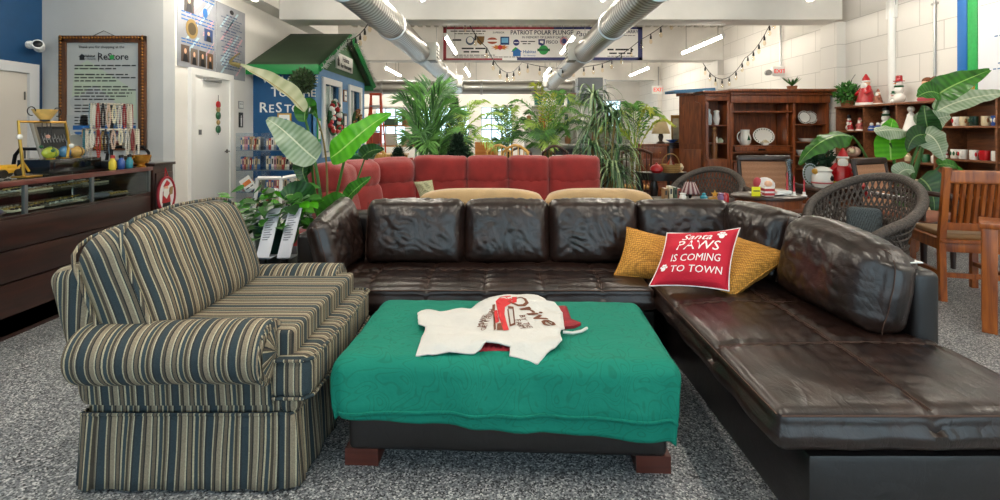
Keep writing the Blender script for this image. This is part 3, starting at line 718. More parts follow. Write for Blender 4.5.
backc('back_cushion', .31, .095, .2, T(1.17, 3.28, .635) @ R(-10, 'X') @ R(-3, 'Z'), 5)
backc('back_cushion', .27, .1, .2, T(1.54, 3.0, .64) @ R(-84, 'Z') @ R(-12, 'X'), 6)
backc('back_cushion', .305, .1, .2, T(1.575, 2.33, .645) @ R(-85, 'Z') @ R(-11, 'X'), 8, .03, .007, 56, 12, 40, amp=.065, lop=-.03, rad=.075, endp=.03)
backc('side_cushion', .26, .055, .19, T(-1.02, 3.09, .63) @ R(84, 'Z') @ R(-15, 'X'), 11, .0, .006, amp=.035, lop=.05)
MB().box((1.71, 2.09, .75), (.06, .04, .004)).build('white_tag', PAPER, label='small white tag', **kw)
# ================================================================== PILLOWS
def pillow_fn(C, th, front=True, seed=0):
    BL, BR, TR, TL = C; nrm = (BR-BL).cross(TL-BL).normalized()
    def fn(p):
        u, v = max(-1, min(1, p[0])), max(-1, min(1, p[1]))
        x = u*(1-.09*(1-v*v)*abs(u)**2); y = v*(1-.09*(1-u*u)*abs(v)**2)
        t_ = th*((1-abs(u)**2.4)*(1-abs(v)**2.4))**.55
        t_ += .022*nz(u*1.7+seed, v*1.7)*(1-u*u)*(1-v*v)+.006*math.sin(u*3+v*9+seed)*abs(u)*(1-u*u)
        a, b = (x+1)/2, (y+1)/2
        return BL*(1-a)*(1-b)+BR*a*(1-b)+TR*a*b+TL*(1-a)*b+nrm*((t_ if front else -t_)+(p[2] if len(p) > 2 else 0))
    return fn
def pillow(name, lab, m, C, th, seed, group=None, welt=None):
    c = (C[0]+C[1])/2; t = thing(name, lab, 'pillow', c[:], 0, group); C = [p-c for p in C]
    mb = MB()
    for fr in (True, False):
        fn = pillow_fn(C, th, fr, seed); mb.grid(lambda a, b: fn((a*2-1, b*2-1, 0)), 30, 30)
    mb.uv = {}; mb.build('cover', m, t, smooth=60)
    fn = pillow_fn(C, 0, True, seed); e = [(-1+k*.1, -1) for k in range(20)]+[(1, -1+k*.1) for k in range(20)]+[(1-k*.1, 1) for k in range(20)]+[(-1, 1-k*.1) for k in range(20)]
    MB().tube([fn((a, b, 0)) for a, b in e], .0035, 6, closed=True).build('piping', welt or m, t)
    return t, Matrix(), pillow_fn(C, th, True, seed)
def weave_mat(name, c1, c2):
    m, nt, bs = new_mat(name); v = coords(nt)
    ck = nd(nt, 'ShaderNodeTexVoronoi'); ck.inputs['Scale'].default_value = 95; ck.inputs['Randomness'].default_value = .25; nt.links.new(v, ck.inputs['Vector'])
    nt.links.new(ramp(nt, ck.outputs['Distance'], [(.2, c2), (.75, c1)]), bs.inputs['Base Color'])
    b = nd(nt, 'ShaderNodeBump'); b.invert = True; b.inputs['Strength'].default_value = .6; b.inputs['Distance'].default_value = .006
    nt.links.new(ck.outputs['Distance'], b.inputs['Height']); nt.links.new(b.outputs['Normal'], bs.inputs['Normal']); bs.inputs['Roughness'].default_value = .8
    return m
MUST = weave_mat('mustard_waffle_fabric', '#8f5f1d', '#d99a3f')
REDF = mat('red_cotton', '#c00f2c', .8, var=.1, vscale=5, bump=.2, bscale=120)
WHF = mat('white_cotton_print', '#ece7e4', .8)
pillow('throw_pillow', 'mustard waffle pillow on the left, partly behind the red pillow', MUST, [P(614, 275, 2.9), P(690, 287, 2.86), P(692, 240, 3.02), P(627, 227, 3.04)], .07, 1, 'mustard pillows')
pillow('throw_pillow', 'mustard waffle pillow on the right, leaning against the corner cushion', MUST, [P(688, 278, 2.74), P(731, 298, 2.52), P(794, 255, 2.64), P(738, 237, 2.9)], .08, 4, 'mustard pillows')
t, L, fn = pillow('holiday_pillow', 'bright red pillow with white paw print lettering on the sofa corner', REDF, [P(649, 286, 2.63), P(729, 291, 2.5), P(740, 228, 2.68), P(667, 233, 2.78)], .065, 7, None, WHF)
wp = lambda ox, oy: (lambda p: fn((p[0]/.215+ox/.215, p[1]/.165+oy/.165, .0025)))
lt = MB(); lt.text('Santa', .062, L, -.012, warp=wp(-.02, .104), shear=.35, ext=0, sx=1.3); lt.text('PAWS', .078, L, .006, warp=wp(.0, .045), ext=0, shear=.1, sx=1.2)
lt.text('IS COMING', .054, L, .004, warp=wp(.005, -.022), ext=0, sx=1.05); lt.text('TO TOWN', .054, L, .004, warp=wp(.025, -.085), ext=0, sx=1.1)
lt.build('lettering', WHF, t, smooth=0)
def paw(x, y, s):
    mb = MB()
    for (dx, dy, r) in ((0, -.1, .5), (-.62, .25, .24), (-.24, .62, .26), (.24, .62, .26), (.62, .25, .24)):
        c = [fn(((x+s*(dx+r*math.cos(a)))/.215, (y+s*(dy+r*.92*math.sin(a)))/.165, .0025)) for a in [2*PI*k/14 for k in range(14)]]
        mb.add(c, [list(range(14))])
    return mb
paw(.125, .108, .034).build('paw_print', WHF, t, smooth=0); paw(-.165, -.08, .028).build('paw_print', WHF, t, smooth=0)
# ================================================================== OTTOMAN
OTZ = .42
t = thing('ottoman', 'large dark leather ottoman with brown block feet under the green cloth', 'ottoman', (.022, 2.19, 0), -2.3)
def otw(w, u):
    w = V(w)
    if abs(u[1]) > .99 and u[2] < .9: w.y += math.copysign(.008*(1-u[2]**2), u[1])+.003*math.sin(w.x*14)
    if u[2] > .5: w.z += .012*(1-abs(u[0])**4)*(1-abs(u[1])**4)
    return w
MB().rbox((.612, .288, .182), .03, (40, 18, 10), otw, T(0, 0, .243)).build('upholstered_body', LEB, t)
for x in (-.56, .56):
    for y in (-.225, .225):
        MB().prism([(-.065, -.05), (.065, -.05), (.065, .05), (-.065, .05)], 0, .065, T(x, y, 0)).build('foot', WOODF, t)
# green cloth
def cloth_mat():
    m, nt, bs = new_mat('teal_green_damask'); v = coords(nt)
    n = nd(nt, 'ShaderNodeTexNoise'); n.inputs['Scale'].default_value = 7; n.inputs['Detail'].default_value = .5; n.inputs['Distortion'].default_value = 1.6; nt.links.new(v, n.inputs['Vector'])
    s = nd(nt, 'ShaderNodeMath', operation='MULTIPLY'); s.inputs[1].default_value = 60; nt.links.new(n.outputs['Fac'], s.inputs[0])
    sn = nd(nt, 'ShaderNodeMath', operation='SINE'); nt.links.new(s.outputs[0], sn.inputs[0])
    nt.links.new(ramp(nt, sn.outputs[0], [(0, '#0a7763'), (.6, '#0a7763'), (1, '#096b57')]), bs.inputs['Base Color'])
    bs.inputs['Roughness'].default_value = .75; bs.inputs['Specular IOR Level'].default_value = .25
    f = nd(nt, 'ShaderNodeTexNoise'); f.inputs['Scale'].default_value = 9; f.inputs['Detail'].default_value = 4; nt.links.new(v, f.inputs['Vector'])
    b = nd(nt, 'ShaderNodeBump'); b.inputs['Strength'].default_value = .45; b.inputs['Distance'].default_value = .02; nt.links.new(f.outputs['Fac'], b.inputs['Height'])
    nt.links.new(b.outputs['Normal'], bs.inputs['Normal']); return m
CLOTH = cloth_mat()
OM = T(.018, 2.185, 0) @ R(-2.3, 'Z')
CHX, CHY = .594, .285
def cloth_fn(over_f, over_l, over_r, over_b, dz, hemw):
    x0, x1, y0, y1 = -CHX-over_l, CHX+over_r, -CHY-over_f, CHY+over_b
    def fn(a, b):
        x = x0+(x1-x0)*a; y = y0+(y1-y0)*b
        y += hemw(a)*max(0, (1-b*3))
        cx = max(-CHX, min(CHX, x)); cy = max(-CHY, min(CHY, y)); ox = abs(x-cx); oy = abs(y-cy)
        z = OTZ+.022+dz; r = .05; out = 0
        d = math.hypot(ox, oy)
        if d > 0:
            ang = min(PI/2, d/r); out = r*math.sin(ang); z -= r*(1-math.cos(ang))+max(0, d-r*PI/2)*.97
            out += .026*max(0, min(1, (d-.04)/.15))*(1+.35*math.sin(x*13+y*9+2*nz(x*2, y*2))+.25*math.sin(x*31+3*nz(x*3, y)))
            nx_, ny_ = (x-cx)/d, (y-cy)/d
            cx += nx_*out; cy += ny_*out
        z += .006*nz(x*5, y*5, 1)+.003*nz(x*14, y*11, 4)+.012*(1-(cx/CHX)**4)*(1-min(1, abs(cy/CHY))**4)
        if d == 0: z += .004*math.sin(9*x+6*y)*nz(x*2, y*3, 8)
        cy -= (.012+dz) if oy > 0 and y < 0 else 0
        return OM @ V((cx, cy, z))
    return fn
t = thing('green_tablecloth', 'teal green damask tablecloth folded double over the dark leather ottoman', 'tablecloth', tuple(OM @ V((0, 0, OTZ+.02))))
mb = MB().grid(cloth_fn(.295, .11, .09, .03, 0, lambda a: .075*(1-a)**1.3), 110, 70); mb.uv = {}
mb.build('lower_layer', CLOTH, t, world=True, smooth=80, solid=.004)
mb = MB().grid(cloth_fn(.225, .10, .085, .02, .007, lambda a: .004*math.sin(a*5)), 110, 70); mb.uv = {}
mb.build('upper_layer', CLOTH, t, world=True, smooth=80, solid=.004)
hm = MB(); f_ = cloth_fn(.225, .10, .085, .02, .0105, lambda a: .004*math.sin(a*5)); hm.tube([f_(a/60, .012) for a in range(61)], .004, 5)
hm.build('hem', CLOTH, t, world=True)
# white shirt lying on the cloth, a red folded garment under it
ZS = OTZ+.055
def edge_drop(v):                       # the front of the shirt sags over the rounded cloth edge
    v = V(v); k = 1.93-v.y
    if k > 0: v.y = 1.93-k*.5; v.z -= k*.22
    return v
def lump(x, y): return .03*math.exp(-((x-.06)**2/.035+(y-2.33)**2/.012))
t = thing('red_garment', 'folded dark red garment poking out from under the white shirt', 'folded clothing', (.12, 2.3, OTZ+.045))
REDG = mat('dark_red_cloth', '#8e1020', .75, var=.25, vscale=25, bump=.3, bscale=80)
def gar(a, b):
    x = -.12+.42*a; y = 2.16+.22*b-.02*math.sin(a*7); return V((x, y, OTZ+.042+.012*(1-abs(2*a-1)**4)*(1-abs(2*b-1)**4)+.002*math.sin(a*60)))
mb = MB().grid(gar, 40, 20); mb.uv = {}; mb.build('folded_panel', REDG, t, world=True, solid=.008)
pl = MB().grid(lambda a, b: V((-.1+.135*a, 1.915+.2*b, OTZ+.034+.012*b+.002*math.sin(a*44))), 24, 6); pl.uv = {}; pl.build('lower_edge', REDG, t, world=True, solid=.006)
mb = MB(); rb = [G(562, 314, ZS), G(581, 322, ZS), G(574, 325, ZS), G(563, 326, ZS), G(540, 325, ZS), G(540, 316, ZS)]
mb.prism([(p.x, p.y) for p in rb], OTZ+.036, OTZ+.052); mb.build('sleeve', REDG, t, world=True)
out = [(85, 170), (105, 160), (160, 165), (200, 172), (265, 155), (340, 155), (395, 130), (470, 110), (600, 102), (690, 100), (740, 125), (800, 155), (820, 180), (830, 240), (805, 275), (815, 320), (760, 360), (695, 435), (650, 410), (545, 385), (548, 335), (430, 318), (410, 345), (370, 370), (240, 372), (150, 385), (60, 385), (75, 355), (110, 280), (125, 245), (90, 235)]
SH = mat('white_cotton_jersey', '#c8c5bf', .85, bump=.25, bscale=90, sheen=.2)
def shz(x, y): return OTZ+.058+lump(x, y)*1.0+.012*math.exp(-((x-.06)**2+(y-2.3)**2)/.05)+.01*nz(x*11, y*15, 2)+.024*(.3-abs(nz(x*7+y*5, y*6-x*4, 7)))*(.4 if -.08 < x < .2 else 1)
bm = bmesh.new(); pts = [G(400+x/5, 280+y/5, ZS) for x, y in out]
f = bm.faces.new([bm.verts.new(p) for p in pts]); bmesh.ops.triangulate(bm, faces=[f])
for _ in range(4): bmesh.ops.subdivide_edges(bm, edges=[e for e in bm.edges if e.calc_length() > .02], cuts=1); bmesh.ops.triangulate(bm, faces=bm.faces[:])
bmesh.ops.smooth_vert(bm, verts=[v for v in bm.verts if v.is_boundary], factor=.4, use_axis_x=True, use_axis_y=True)
bmesh.ops.beautify_fill(bm, faces=bm.faces[:], edges=[e for e in bm.edges if not e.is_boundary])
for v in bm.verts: v.co.z = shz(v.co.x, v.co.y); v.co = edge_drop(v.co)
mb = MB(); mb.bm(bm)
t = thing('white_shirt', 'white t-shirt with red truck print laid across the green cloth', 'shirt', (.0, 2.3, OTZ+.046))
mb.build('shirt_body', SH, t, world=True, smooth=80, solid=.006)
MB().tube([G(563, 332, ZS), G(573, 333, ZS), G(582, 331, ZS), G(587, 328, ZS)], .006, 6).build('tie_string', SH, t, world=True)
def onshirt(p, o=.0055): return V((p[0], p[1], shz(p[0], p[1])+o))
def shirt_poly(pl, m, nm):
    mb = MB()
    for poly in pl:
        b = bmesh.new(); f = b.faces.new([b.verts.new(G(400+x/5, 280+y/5, ZS)) for x, y in poly])
        bmesh.ops.triangulate(b, faces=[f]); bmesh.ops.subdivide_edges(b, edges=b.edges[:], cuts=2)
        for v in b.verts: v.co = onshirt(v.co)
        mb.bm(b)
    mb.build(nm, m, t, world=True, smooth=0)
PR = mat('red_print', '#c4272b', .75); PB = mat('brown_print', '#6a3a22', .75)
shirt_poly([[(478, 150), (520, 130), (552, 125), (560, 160), (525, 172), (522, 196), (545, 265), (518, 270), (495, 205), (488, 180)], [(560, 140), (585, 140), (583, 158), (562, 160)], [(470, 180), (486, 178), (496, 225), (478, 235)]], PR, 'red_truck_print')
shirt_poly([[(462, 160), (476, 158), (474, 180), (462, 182)], [(465, 186), (472, 185), (480, 262), (470, 270)], [(486, 236), (512, 230), (516, 268), (484, 268)], [(536, 180), (542, 178), (556, 245), (548, 246)], [(548, 240), (576, 230), (578, 238), (550, 248)], [(540, 170), (568, 172), (576, 232), (570, 234), (562, 180), (541, 178)]], PB, 'brown_truck_print')
def sht(mb, s, px, py, ang, size, bold=0, sx=1, shear=0):
    b = G(400+px/5, 280+py/5, ZS); ca, sa = math.cos(math.radians(ang)), math.sin(math.radians(ang))
    mb.text(s, size, Matrix(), bold, ext=0, sx=sx, shear=shear, warp=lambda p: onshirt((b.x+p[0]*ca-p[1]*sa, b.y+p[0]*sa+p[1]*ca)))
lt = MB(); sht(lt, 'Drive', 655, 185, -52, .11, .025, 1.15, .2); sht(lt, 'BY THE', 628, 230, -75, .036, .015); sht(lt, 'FARM', 600, 240, -75, .036, .015)
lt.build('brown_lettering', PB, t, world=True, smooth=0); lt = MB(); sht(lt, "GET IT FRESH", 440, 215, 80, .032, .015); sht(lt, 'MARKET', 415, 215, 80, .032, .015)
lt.build('brown_lettering', PB, t, world=True, smooth=0)
# ================================================================== STRIPED ARMCHAIR (faces +X)
PATT = [(10, '#2e3c42'), (2, '#b4a98c'), (4, '#544a3e'), (2, '#252625'), (7, '#92846e'), (2, '#bdb397'), (2, '#2d3639'), (5, '#706351'), (2, '#222426'), (3, '#b8ab8d'), (6, '#344348'), (2, '#a6997a'), (4, '#453d32'), (3, '#847764'), (2, '#bdb397'), (3, '#2a2f31')]
STR = stripes('striped_upholstery', PATT, .135)
t = thing('armchair', 'oversized armchair in brown cream and slate striped fabric at left', 'armchair', (-1.195, 2.2, 0)); kw2 = dict(parent=t); t.scale = (.955, 1, 1)
def wob(co): return .006*nz(co.x*6, co.y*6, co.z*5)
def uv_side(n, co): return ((co.x if abs(n.y) > .6 else co.y)+wob(co), co.z)
def uv_x(n, co): return ((co.y*1.0+co.z*.0 if n.x > .75 or n.x < -.75 else co.x)+wob(co), co.z)
def uv_y(n, co): return ((co.x if abs(n.y) > .75 else co.y)+wob(co), co.x)
def hard(w): return w
# plinth body and box-pleated skirt
MB().rbox((.39, .375, .17), .02, (20, 20, 6), None, T(.06, 0, .40)).build('body', STR, uvfn=uv_side, **kw2)
def skirt_pt(s, top):                 # s around the perimeter
    x0, x1, y0, y1 = -.345, .458, -.388, .388
    L = [(x0, y0), (x1, y0), (x1, y1), (x0, y1)]; seg = [x1-x0, y1-y0, x1-x0, y1-y0]; tot = sum(seg); d = s*tot; k = 0
    while k < 3 and d > seg[k]: d -= seg[k]; k += 1
    a, b = V(L[k]), V(L[(k+1) % 4]); p = a.lerp(b, d/seg[k]); e = (b-a).normalized(); nrm = V((e.y, -e.x))
    near = min(d, seg[k]-d); out = .004+(1-top)*(.018+.006*math.sin(d*38+k))
    if .045 < near < .065: out -= .014*(1-top*.4)
    if near > .02: p = p+nrm*out
    else: p = p+nrm*out*.8
    return p
mb = MB().grid(lambda a, b: V((*skirt_pt(a, b), .012+.258*b)), 220, 6); mb.uv = {}
mb.build('skirt', STR, uvfn=uv_side, smooth=50, solid=.006, **kw2)
mb = MB().tube([V((*skirt_pt(a/80, 1), .272)) for a in range(80)], .007, 6, closed=True); mb.build('skirt_welt', STR, uvfn=uv_side, **kw2)
# rolled arms
def arm(sg):
    prof = []                          # (y,z), y outward
    cy, cz, r = .385, .497, .108
    for k in range(22):
        a = math.radians(-62+k*(255/21)); prof.append((cy+r*math.cos(a), cz+r*math.sin(a)))
    prof += [(.27, .44), (.27, .34), (.30, .3), (.385, .3), (.392, .38)]
    xs = [-.34, -.325, -.25, -.1, .05, .2, .3, .355, .372, .376]; sc = [.9, .98, 1, 1, 1, 1, 1.0, .99, .96, .9]
    vs = []
    for x, s in zip(xs, sc):
        for (y, z) in prof:
            yy, zz = cy+(y-cy)*s, cz+(z-cz)*s
            vs.append((x, sg*(yy+.004*nz(x*5, z*6)), zz+.006*math.sin(x*6)*(z > .4)))
    n = len(prof); fs = []
    for i in range(len(xs)-1):
        for k in range(n): fs.append((i*n+k, i*n+(k+1) % n, (i+1)*n+(k+1) % n, (i+1)*n+k))
    fs += [list(range(n)), [(len(xs)-1)*n+k for k in range(n)]]
    o = MB().add(vs, fs).build('arm', STR, uvfn=lambda nn, co: ((co.x if abs(nn.x) < .75 else co.y+co.z*.2)+wob(co), co.z), smooth=55, **kw2)
    wv = [(.366, sg*(cy+(y-cy)*.985), cz+(z-cz)*.985) for y, z in prof]
    MB().tube(wv, .0075, 6, closed=True).build('front_welt', STR, o, uvfn=uv_x)
    # pleated disc on the roll front
    mb = MB(); vs = []; fs = []
    for i, q in enumerate((0.02, .3, .6, .88)):
        for k in range(36):
            a = 2*PI*k/36; rr = r*.93*q; vs.append((.378+.012*(1-q*q)+.003*math.sin(k*PI/2+1)*q, sg*(cy+rr*math.cos(a)), cz+rr*math.sin(a)))
    for i in range(3):
        for k in range(36): fs.append((i*36+k, i*36+(k+1) % 36, (i+1)*36+(k+1) % 36, (i+1)*36+k))
    fs.append(list(range(36)))
    mb.add(vs, fs).build('pleated_front', STR, o, uvfn=lambda nn, co: (math.atan2(co.z-cz, sg*co.y-cy)*.07, 0))
arm(-1); arm(1)
# T-shaped seat cushion
Tp = [(-.2, -.265), (.345, -.265), (.36, -.275), (.37, -.36), (.385, -.405), (.50, -.405), (.525, -.38), (.535, -.2), (.54, 0), (.535, .2), (.525, .38), (.50, .405), (.385, .405), (.37, .36), (.36, .275), (.345, .265), (-.2, .265)]
b = bmesh.new(); f = b.faces.new([b.verts.new((x, y, 0)) for x, y in Tp])
r_ = bmesh.ops.extrude_face_region(b, geom=[f]); bmesh.ops.translate(b, verts=[v for v in r_['geom'] if isinstance(v, bmesh.types.BMVert)], vec=(0, 0, .155))
bmesh.ops.recalc_face_normals(b, faces=b.faces)
bmesh.ops.bevel(b, geom=[e for e in b.edges if abs(e.verts[0].co.z-e.verts[1].co.z) < .01], offset=.036, segments=4, affect='EDGES', profile=.5)
bmesh.ops.triangulate(b, faces=[f for f in b.faces if len(f.verts) > 4])
for _ in range(3): bmesh.ops.subdivide_edges(b, edges=[e for e in b.edges if e.calc_length() > .08], cuts=1); bmesh.ops.triangulate(b, faces=b.faces[:])
for v in b.verts:
    c = v.co; k = max(0, 1-(c.y/.41)**2)*max(0, 1-((c.x-.15)/.4)**4); c.z += (.006*k if c.z > .08 else 0)+.006*nz(c.x*5, c.y*5)
mb = MB(); mb.bm(b, T(0, 0, .325)); s_ = mb.build('seat_cushion', STR, uvfn=lambda n, co: ((co.x if abs(n.y) > .8 else co.y)+wob(co), co.x), smooth=60, **kw2)
for z in (.337, .472): MB().tube([(x*1.004, y*1.004, z) for x, y in Tp], .007, 6).build('welt', STR, s_, uvfn=uv_y)
MB().rbox((.04, .39, .04), .035, (4, 30, 3), None, T(.435, 0, .302)).build('front_rail', STR, uvfn=uv_y, **kw2)
# backrest and loose back cushion
MB().rbox((.075, .375, .265), .05, (4, 24, 12), None, T(-.375, 0, .54) @ R(-15, 'Y')).build('backrest', STR, uvfn=lambda n, co: ((co.x if abs(n.y) > .7 else co.y)+wob(co), co.z), **kw2)
def bkw(w, u):
    w = V(w); pf = (1-abs(u[1])**3)*(1-abs(u[2])**3)
    w.x += (.07 if u[0] > 0 else -.015)*pf*abs(u[0])
    w.z += .03*(1-u[1]**2)*max(0, u[2])+.05*u[1]*max(0, u[2])*0
    w.x += .012*nz(w.y*4, w.z*5, 3)*max(0, u[0])
    w.z += .008*nz(w.y*6, 2.2, w.x*4)
    return w
BMX = T(-.222, -.0, .695) @ R(-22, 'Y')
BMI = BMX.inverted()
c_ = MB().rbox((.125, .395, .232), .085, (6, 34, 22), bkw, BMX).build('back_cushion', STR, uvfn=lambda n, co: (co.y+.85*(BMI @ co).x+1.5*wob(co), co.z), smooth=60, **kw2)
for xo in (-.095, .095):
    e = []
    for k in range(60):
        a = 2*PI*k/60; cy_, cz_ = math.cos(a), math.sin(a); q = 1/max(abs(cy_), abs(cz_)); q = min(q, 1.3)
        e.append(BMX @ V(bkw((xo, cy_*q*.395, cz_*q*.232), V((xo/.125, max(-1, min(1, cy_*q)), max(-1, min(1, cz_*q)))))))
    MB().tube(e, .0075, 6, closed=True).build('welt', STR, c_, uvfn=lambda n, co: (co.y+co.x, 0))
MB().box((.27, .40, .602), (.05, .035, .003), R(0, 'Z')).build('white_tag', PAPER, label='small white price tag on the far arm', **kw2)
# ================================================================== LEFT: DISPLAY COUNTER
t = thing('display_counter', 'long dark wood shop counter with glass display top at left edge', 'display counter', (-3.35, 2.9, 0))
kw = dict(parent=t, world=True); XF, XB, YA, YE = -3.05, -3.75, 1.2, 4.33
PLANK = wood('dark_stained_plank', '#1a0b08', '#3a1a10', .38, 'y', 4)
for k, (z0, z1) in enumerate(((.02, .14), (.15, .35), (.36, .55), (.56, .745))):
    MB().span((XF-.02-(.03 if k == 0 else 0), YA, z0), (XF-(.03 if k == 0 else 0), YE, z1), bev=.004).build('front_plank', PLANK, **kw)
MB().span((XB, YA, .0), (XF-.03, YE, .74)).build('carcass', DKWOOD, **kw)
MB().span((XF-.04, YA, .745), (XF, YE, .765), bev=.004).build('ledge', DKWOOD, **kw)
MB().span((XB, YA, .972), (XF+.01, YE+.01, .98)).build('glass_top', GLASS, **kw)
MB().span((XF-.008, YA, .765), (XF-.003, YE, .95)).build('front_glass', GLASS, **kw)
MB().span((XB+.02, YE-.008, .765), (XF-.01, YE-.003, .95)).build('end_glass', GLASS, **kw)
ROSE = mat('rosewood_rail', '#6b3a34', .3, coat=.4, var=.2, vscale=12)
for a, b in (((XF-.02, YA, .95), (XF+.012, YE+.012, .985)), ((XB, YE-.02, .95), (XF-.02, YE+.012, .985)), ((XB-.01, YA, .95), (XB+.02, YE+.012, .985))): MB().span(a, b, bev=.004).build('top_rail', ROSE, **kw)
for y in (1.9, 2.6, 3.2, 3.72, YE-.012): MB().span((XF-.022, y-.012, .765), (XF, y+.012, .95), bev=.002).build('post', mat('counter_post_grey', '#6f7476', .35, .6), **kw)
MB().span((XB, YA, .74), (XB+.015, YE, .95)).build('back_panel', DKWOOD, **kw)
MB().span((XB+.1, YA, .855), (XF-.18, YE-.02, .861)).build('glass_shelf', GLASS, **kw)
# the wooden post cabinet at the end of the counter
t = thing('end_cabinet', 'narrow dark wood cabinet closing the end of the glass counter', 'cabinet', (-3.4, 4.5, 0)); kw = dict(parent=t, world=True)
MB().span((-3.75, 4.36, 0), (-3.05, 4.62, .985), bev=.004).build('body', PLANK, **kw); MB().span((-3.77, 4.35, .985), (-3.03, 4.63, 1.01), bev=.004).build('top', DKWOOD, **kw)
MB().span((-3.05, 4.38, .1), (-3.035, 4.6, .92), bev=.003).build('side_panel', PLANK, **kw)
# jewellery trays and small goods in the case
LINEN = mat('tray_felt', '#c8bda6', .9); rn = random.Random(11)
JM = [mat('tray_brown', '#8b7355', .5), mat('tray_gold_bits', '#c2a25a', .3, .7), mat('tray_dark_bits', '#2c2a28', .5), mat('tray_silver_bits', '#b9b9b5', .3, .8)]
places = [(0, 'nearest the left edge'), (1, 'second from the left edge'), (2, 'third from the left edge'), (3, 'fourth from the left edge'), (4, 'fifth from the left edge'), (5, 'sixth from the left edge'), (6, 'at the far right end')]
for lv, (z, xx, lt_) in enumerate(((.766, -3.25, 'lower'), (.862, -3.42, 'upper'))):
    for i, pl in places:
        y = 2.55+i*.26; t = thing('jewelry_tray', f'brooch tray on {lt_} level of glass counter, {pl}', 'tray', (xx, y, z), rn.uniform(-6, 6), 'trays in the glass counter')
        MB().box((0, 0, .008), (.2, .21, .014), bev=.003).build('tray', LINEN if (i+lv) % 2 else mat('tray_umber', '#75695a', .8), t)
        for k in range(4):
            mb = MB()
            for j in range(7): mb.ball((-.08+k*.053+rn.uniform(-.008, .008), -.085+j*.028, .02), (rn.uniform(.009, .019), rn.uniform(.008, .013), .008), 7, 5)
            mb.build('brooch_row', JM[(k+i+lv) % 4], t)
for i, (y, c, lab) in enumerate(((3.02, '#6e6680', 'small mauve oval purse lying in the glass counter near its middle'), (3.86, '#4e4f59', 'small slate grey oval purse in the glass counter near its right end'))):
    t = thing('coin_purse', lab, 'purse', (-3.12, y, .766)); MB().ball((0, 0, .026), (.04, .1, .026), 18, 10).build('body', mat('purse_'+c[1:], c, .6), t)
    MB().tube([(0, -.095, .028), (.0, -.05, .048), (0, .05, .048), (0, .095, .028)], .004, 6).build('clasp', STEEL, t)
t = thing('price_card', 'yellow price card inside the glass counter at the left edge', 'card', (-3.1, 2.82, .766), 0); MB().box((0, 0, .03), (.004, .16, .045), R(-25, 'Y')).build('card', mat('lime_card', '#b9c552', .6), t)
# Santa plaque
t = thing('santa_plaque', 'oval red-rimmed santa plaque hanging on the counter end cabinet', 'plaque', (-3.032, 4.49, .72)); M = FACE_PX((0, 0, 0))
OV = [(.11*math.cos(2*PI*k/36), .155*math.sin(2*PI*k/36)) for k in range(36)]
MB().prism([(x*.95, y*.95) for x, y in OV], 0, .012, M).build('plate', mat('plaque_white', '#e4e0e0', .5), t)
MB().tube([M @ V((x, y, .01)) for x, y in OV], .012, 8, closed=True).build('rim', mat('plaque_red', '#a0182a', .5), t)
MB().tube([M @ V((-.02, .16, .01)), M @ V((0, .24, .0)), M @ V((.02, .16, .01))], .004, 6).build('hanging_cord', REDINK, t)
q = M @ T(0, 0, .012)
MB().prism([(-.06, -.07), (-.05, .03), (.0, .06), (.035, .02), (.05, -.07)], 0, .004, q).build('red_coat', REDINK, t)
MB().ball(q @ V((-.012, .06, .002)), (.004, .03, .03), 10, 6).build('face', SKIN, t)
MB().prism([(-.045, .06), (-.05, .0), (-.01, -.035), (.025, .01), (.02, .05)], .004, .007, q).build('beard', CERAM, t)
MB().prism([(-.045, .075), (-.0, .13), (.04, .1), (.02, .08)], 0, .005, q).build('red_hat', REDINK, t)
MB().prism([(-.055, -.11), (-.05, -.07), (.045, -.07), (.05, -.11)], 0, .004, q).build('black_boots', BLACK, t)
MB().prism([(.03, -.01), (.075, .0), (.08, .07), (.04, .06)], 0, .005, q).build('toy_sack', mat('plaque_tan', '#9a7a4a', .6), t)
MB().box((0, -.19, .006), (.17, .05, .014), M, bev=.004).build('name_board', mat('plaque_red', '#a0182a', .5), t)
# ------------------------------------------------------------------ things on the counter
ZT = .985
t = thing('storage_box', 'low glossy black box on the counter with ornaments lined on top', 'box', (-3.38, 3.84, ZT)); kw = dict(parent=t, world=True)
MB().span((-3.5, 3.6, ZT), (-3.26, 4.06, ZT+.1), bev=.006).build('box', mat('gloss_black', '#0d0d0f', .2, coat=.5), **kw)
MB().span((-3.26, 3.63, ZT+.015), (-3.25, 4.03, ZT+.085), bev=.004).build('drawer_front', mat('gloss_black', '#0d0d0f', .2, coat=.5), **kw)
for i, (y, c, c2, lab) in enumerate(((3.69, '#a9b53c', '#5a7f2a', 'lime green egg-shaped ornament on the black box'), (3.81, '#4f86b0', '#2d4f78', 'small blue patterned ornament on the black box'), (3.92, '#c9a25b', '#7d5a26', 'golden tan egg-shaped ornament on the black box'))):
    t = thing('egg_ornament', lab, 'ornament', (-3.34, y, ZT+.1), 0, 'egg ornaments on the black box')
    MB().ball((0, 0, .046), (.042, .06 if i != 1 else .038, .043), 18, 12).build('egg', mat('egg_'+c[1:], c, .2, coat=.5, var=.35, vscale=18), t)
    mb = MB(); mb.tube([(.043*math.cos(a), 0, .046+.0445*math.sin(a)) for a in [2*PI*k/20 for k in range(20)]], .004, 6, closed=True); mb.build('painted_band', mat('egg_band_'+c2[1:], c2, .3), t)
    MB().lathe([(.03, 0), (.026, .008), (.015, .012)], (0, 0, 0), 14).build('foot_ring', GOLD, t)
t = thing('chalkboard', 'framed black drawing leaning behind the ornaments on the counter', 'picture', (-3.58, 4.06, ZT), 0); M = T(0, 0, 0) @ FACE_PX((0, 0, 0)) @ R(14, 'Y') @ R(-14, 'X')
MB().box((0, .2, .0), (.4, .3, .01), M).build('board', mat('slate_board', '#27282a', .7), t)
fr = MB()
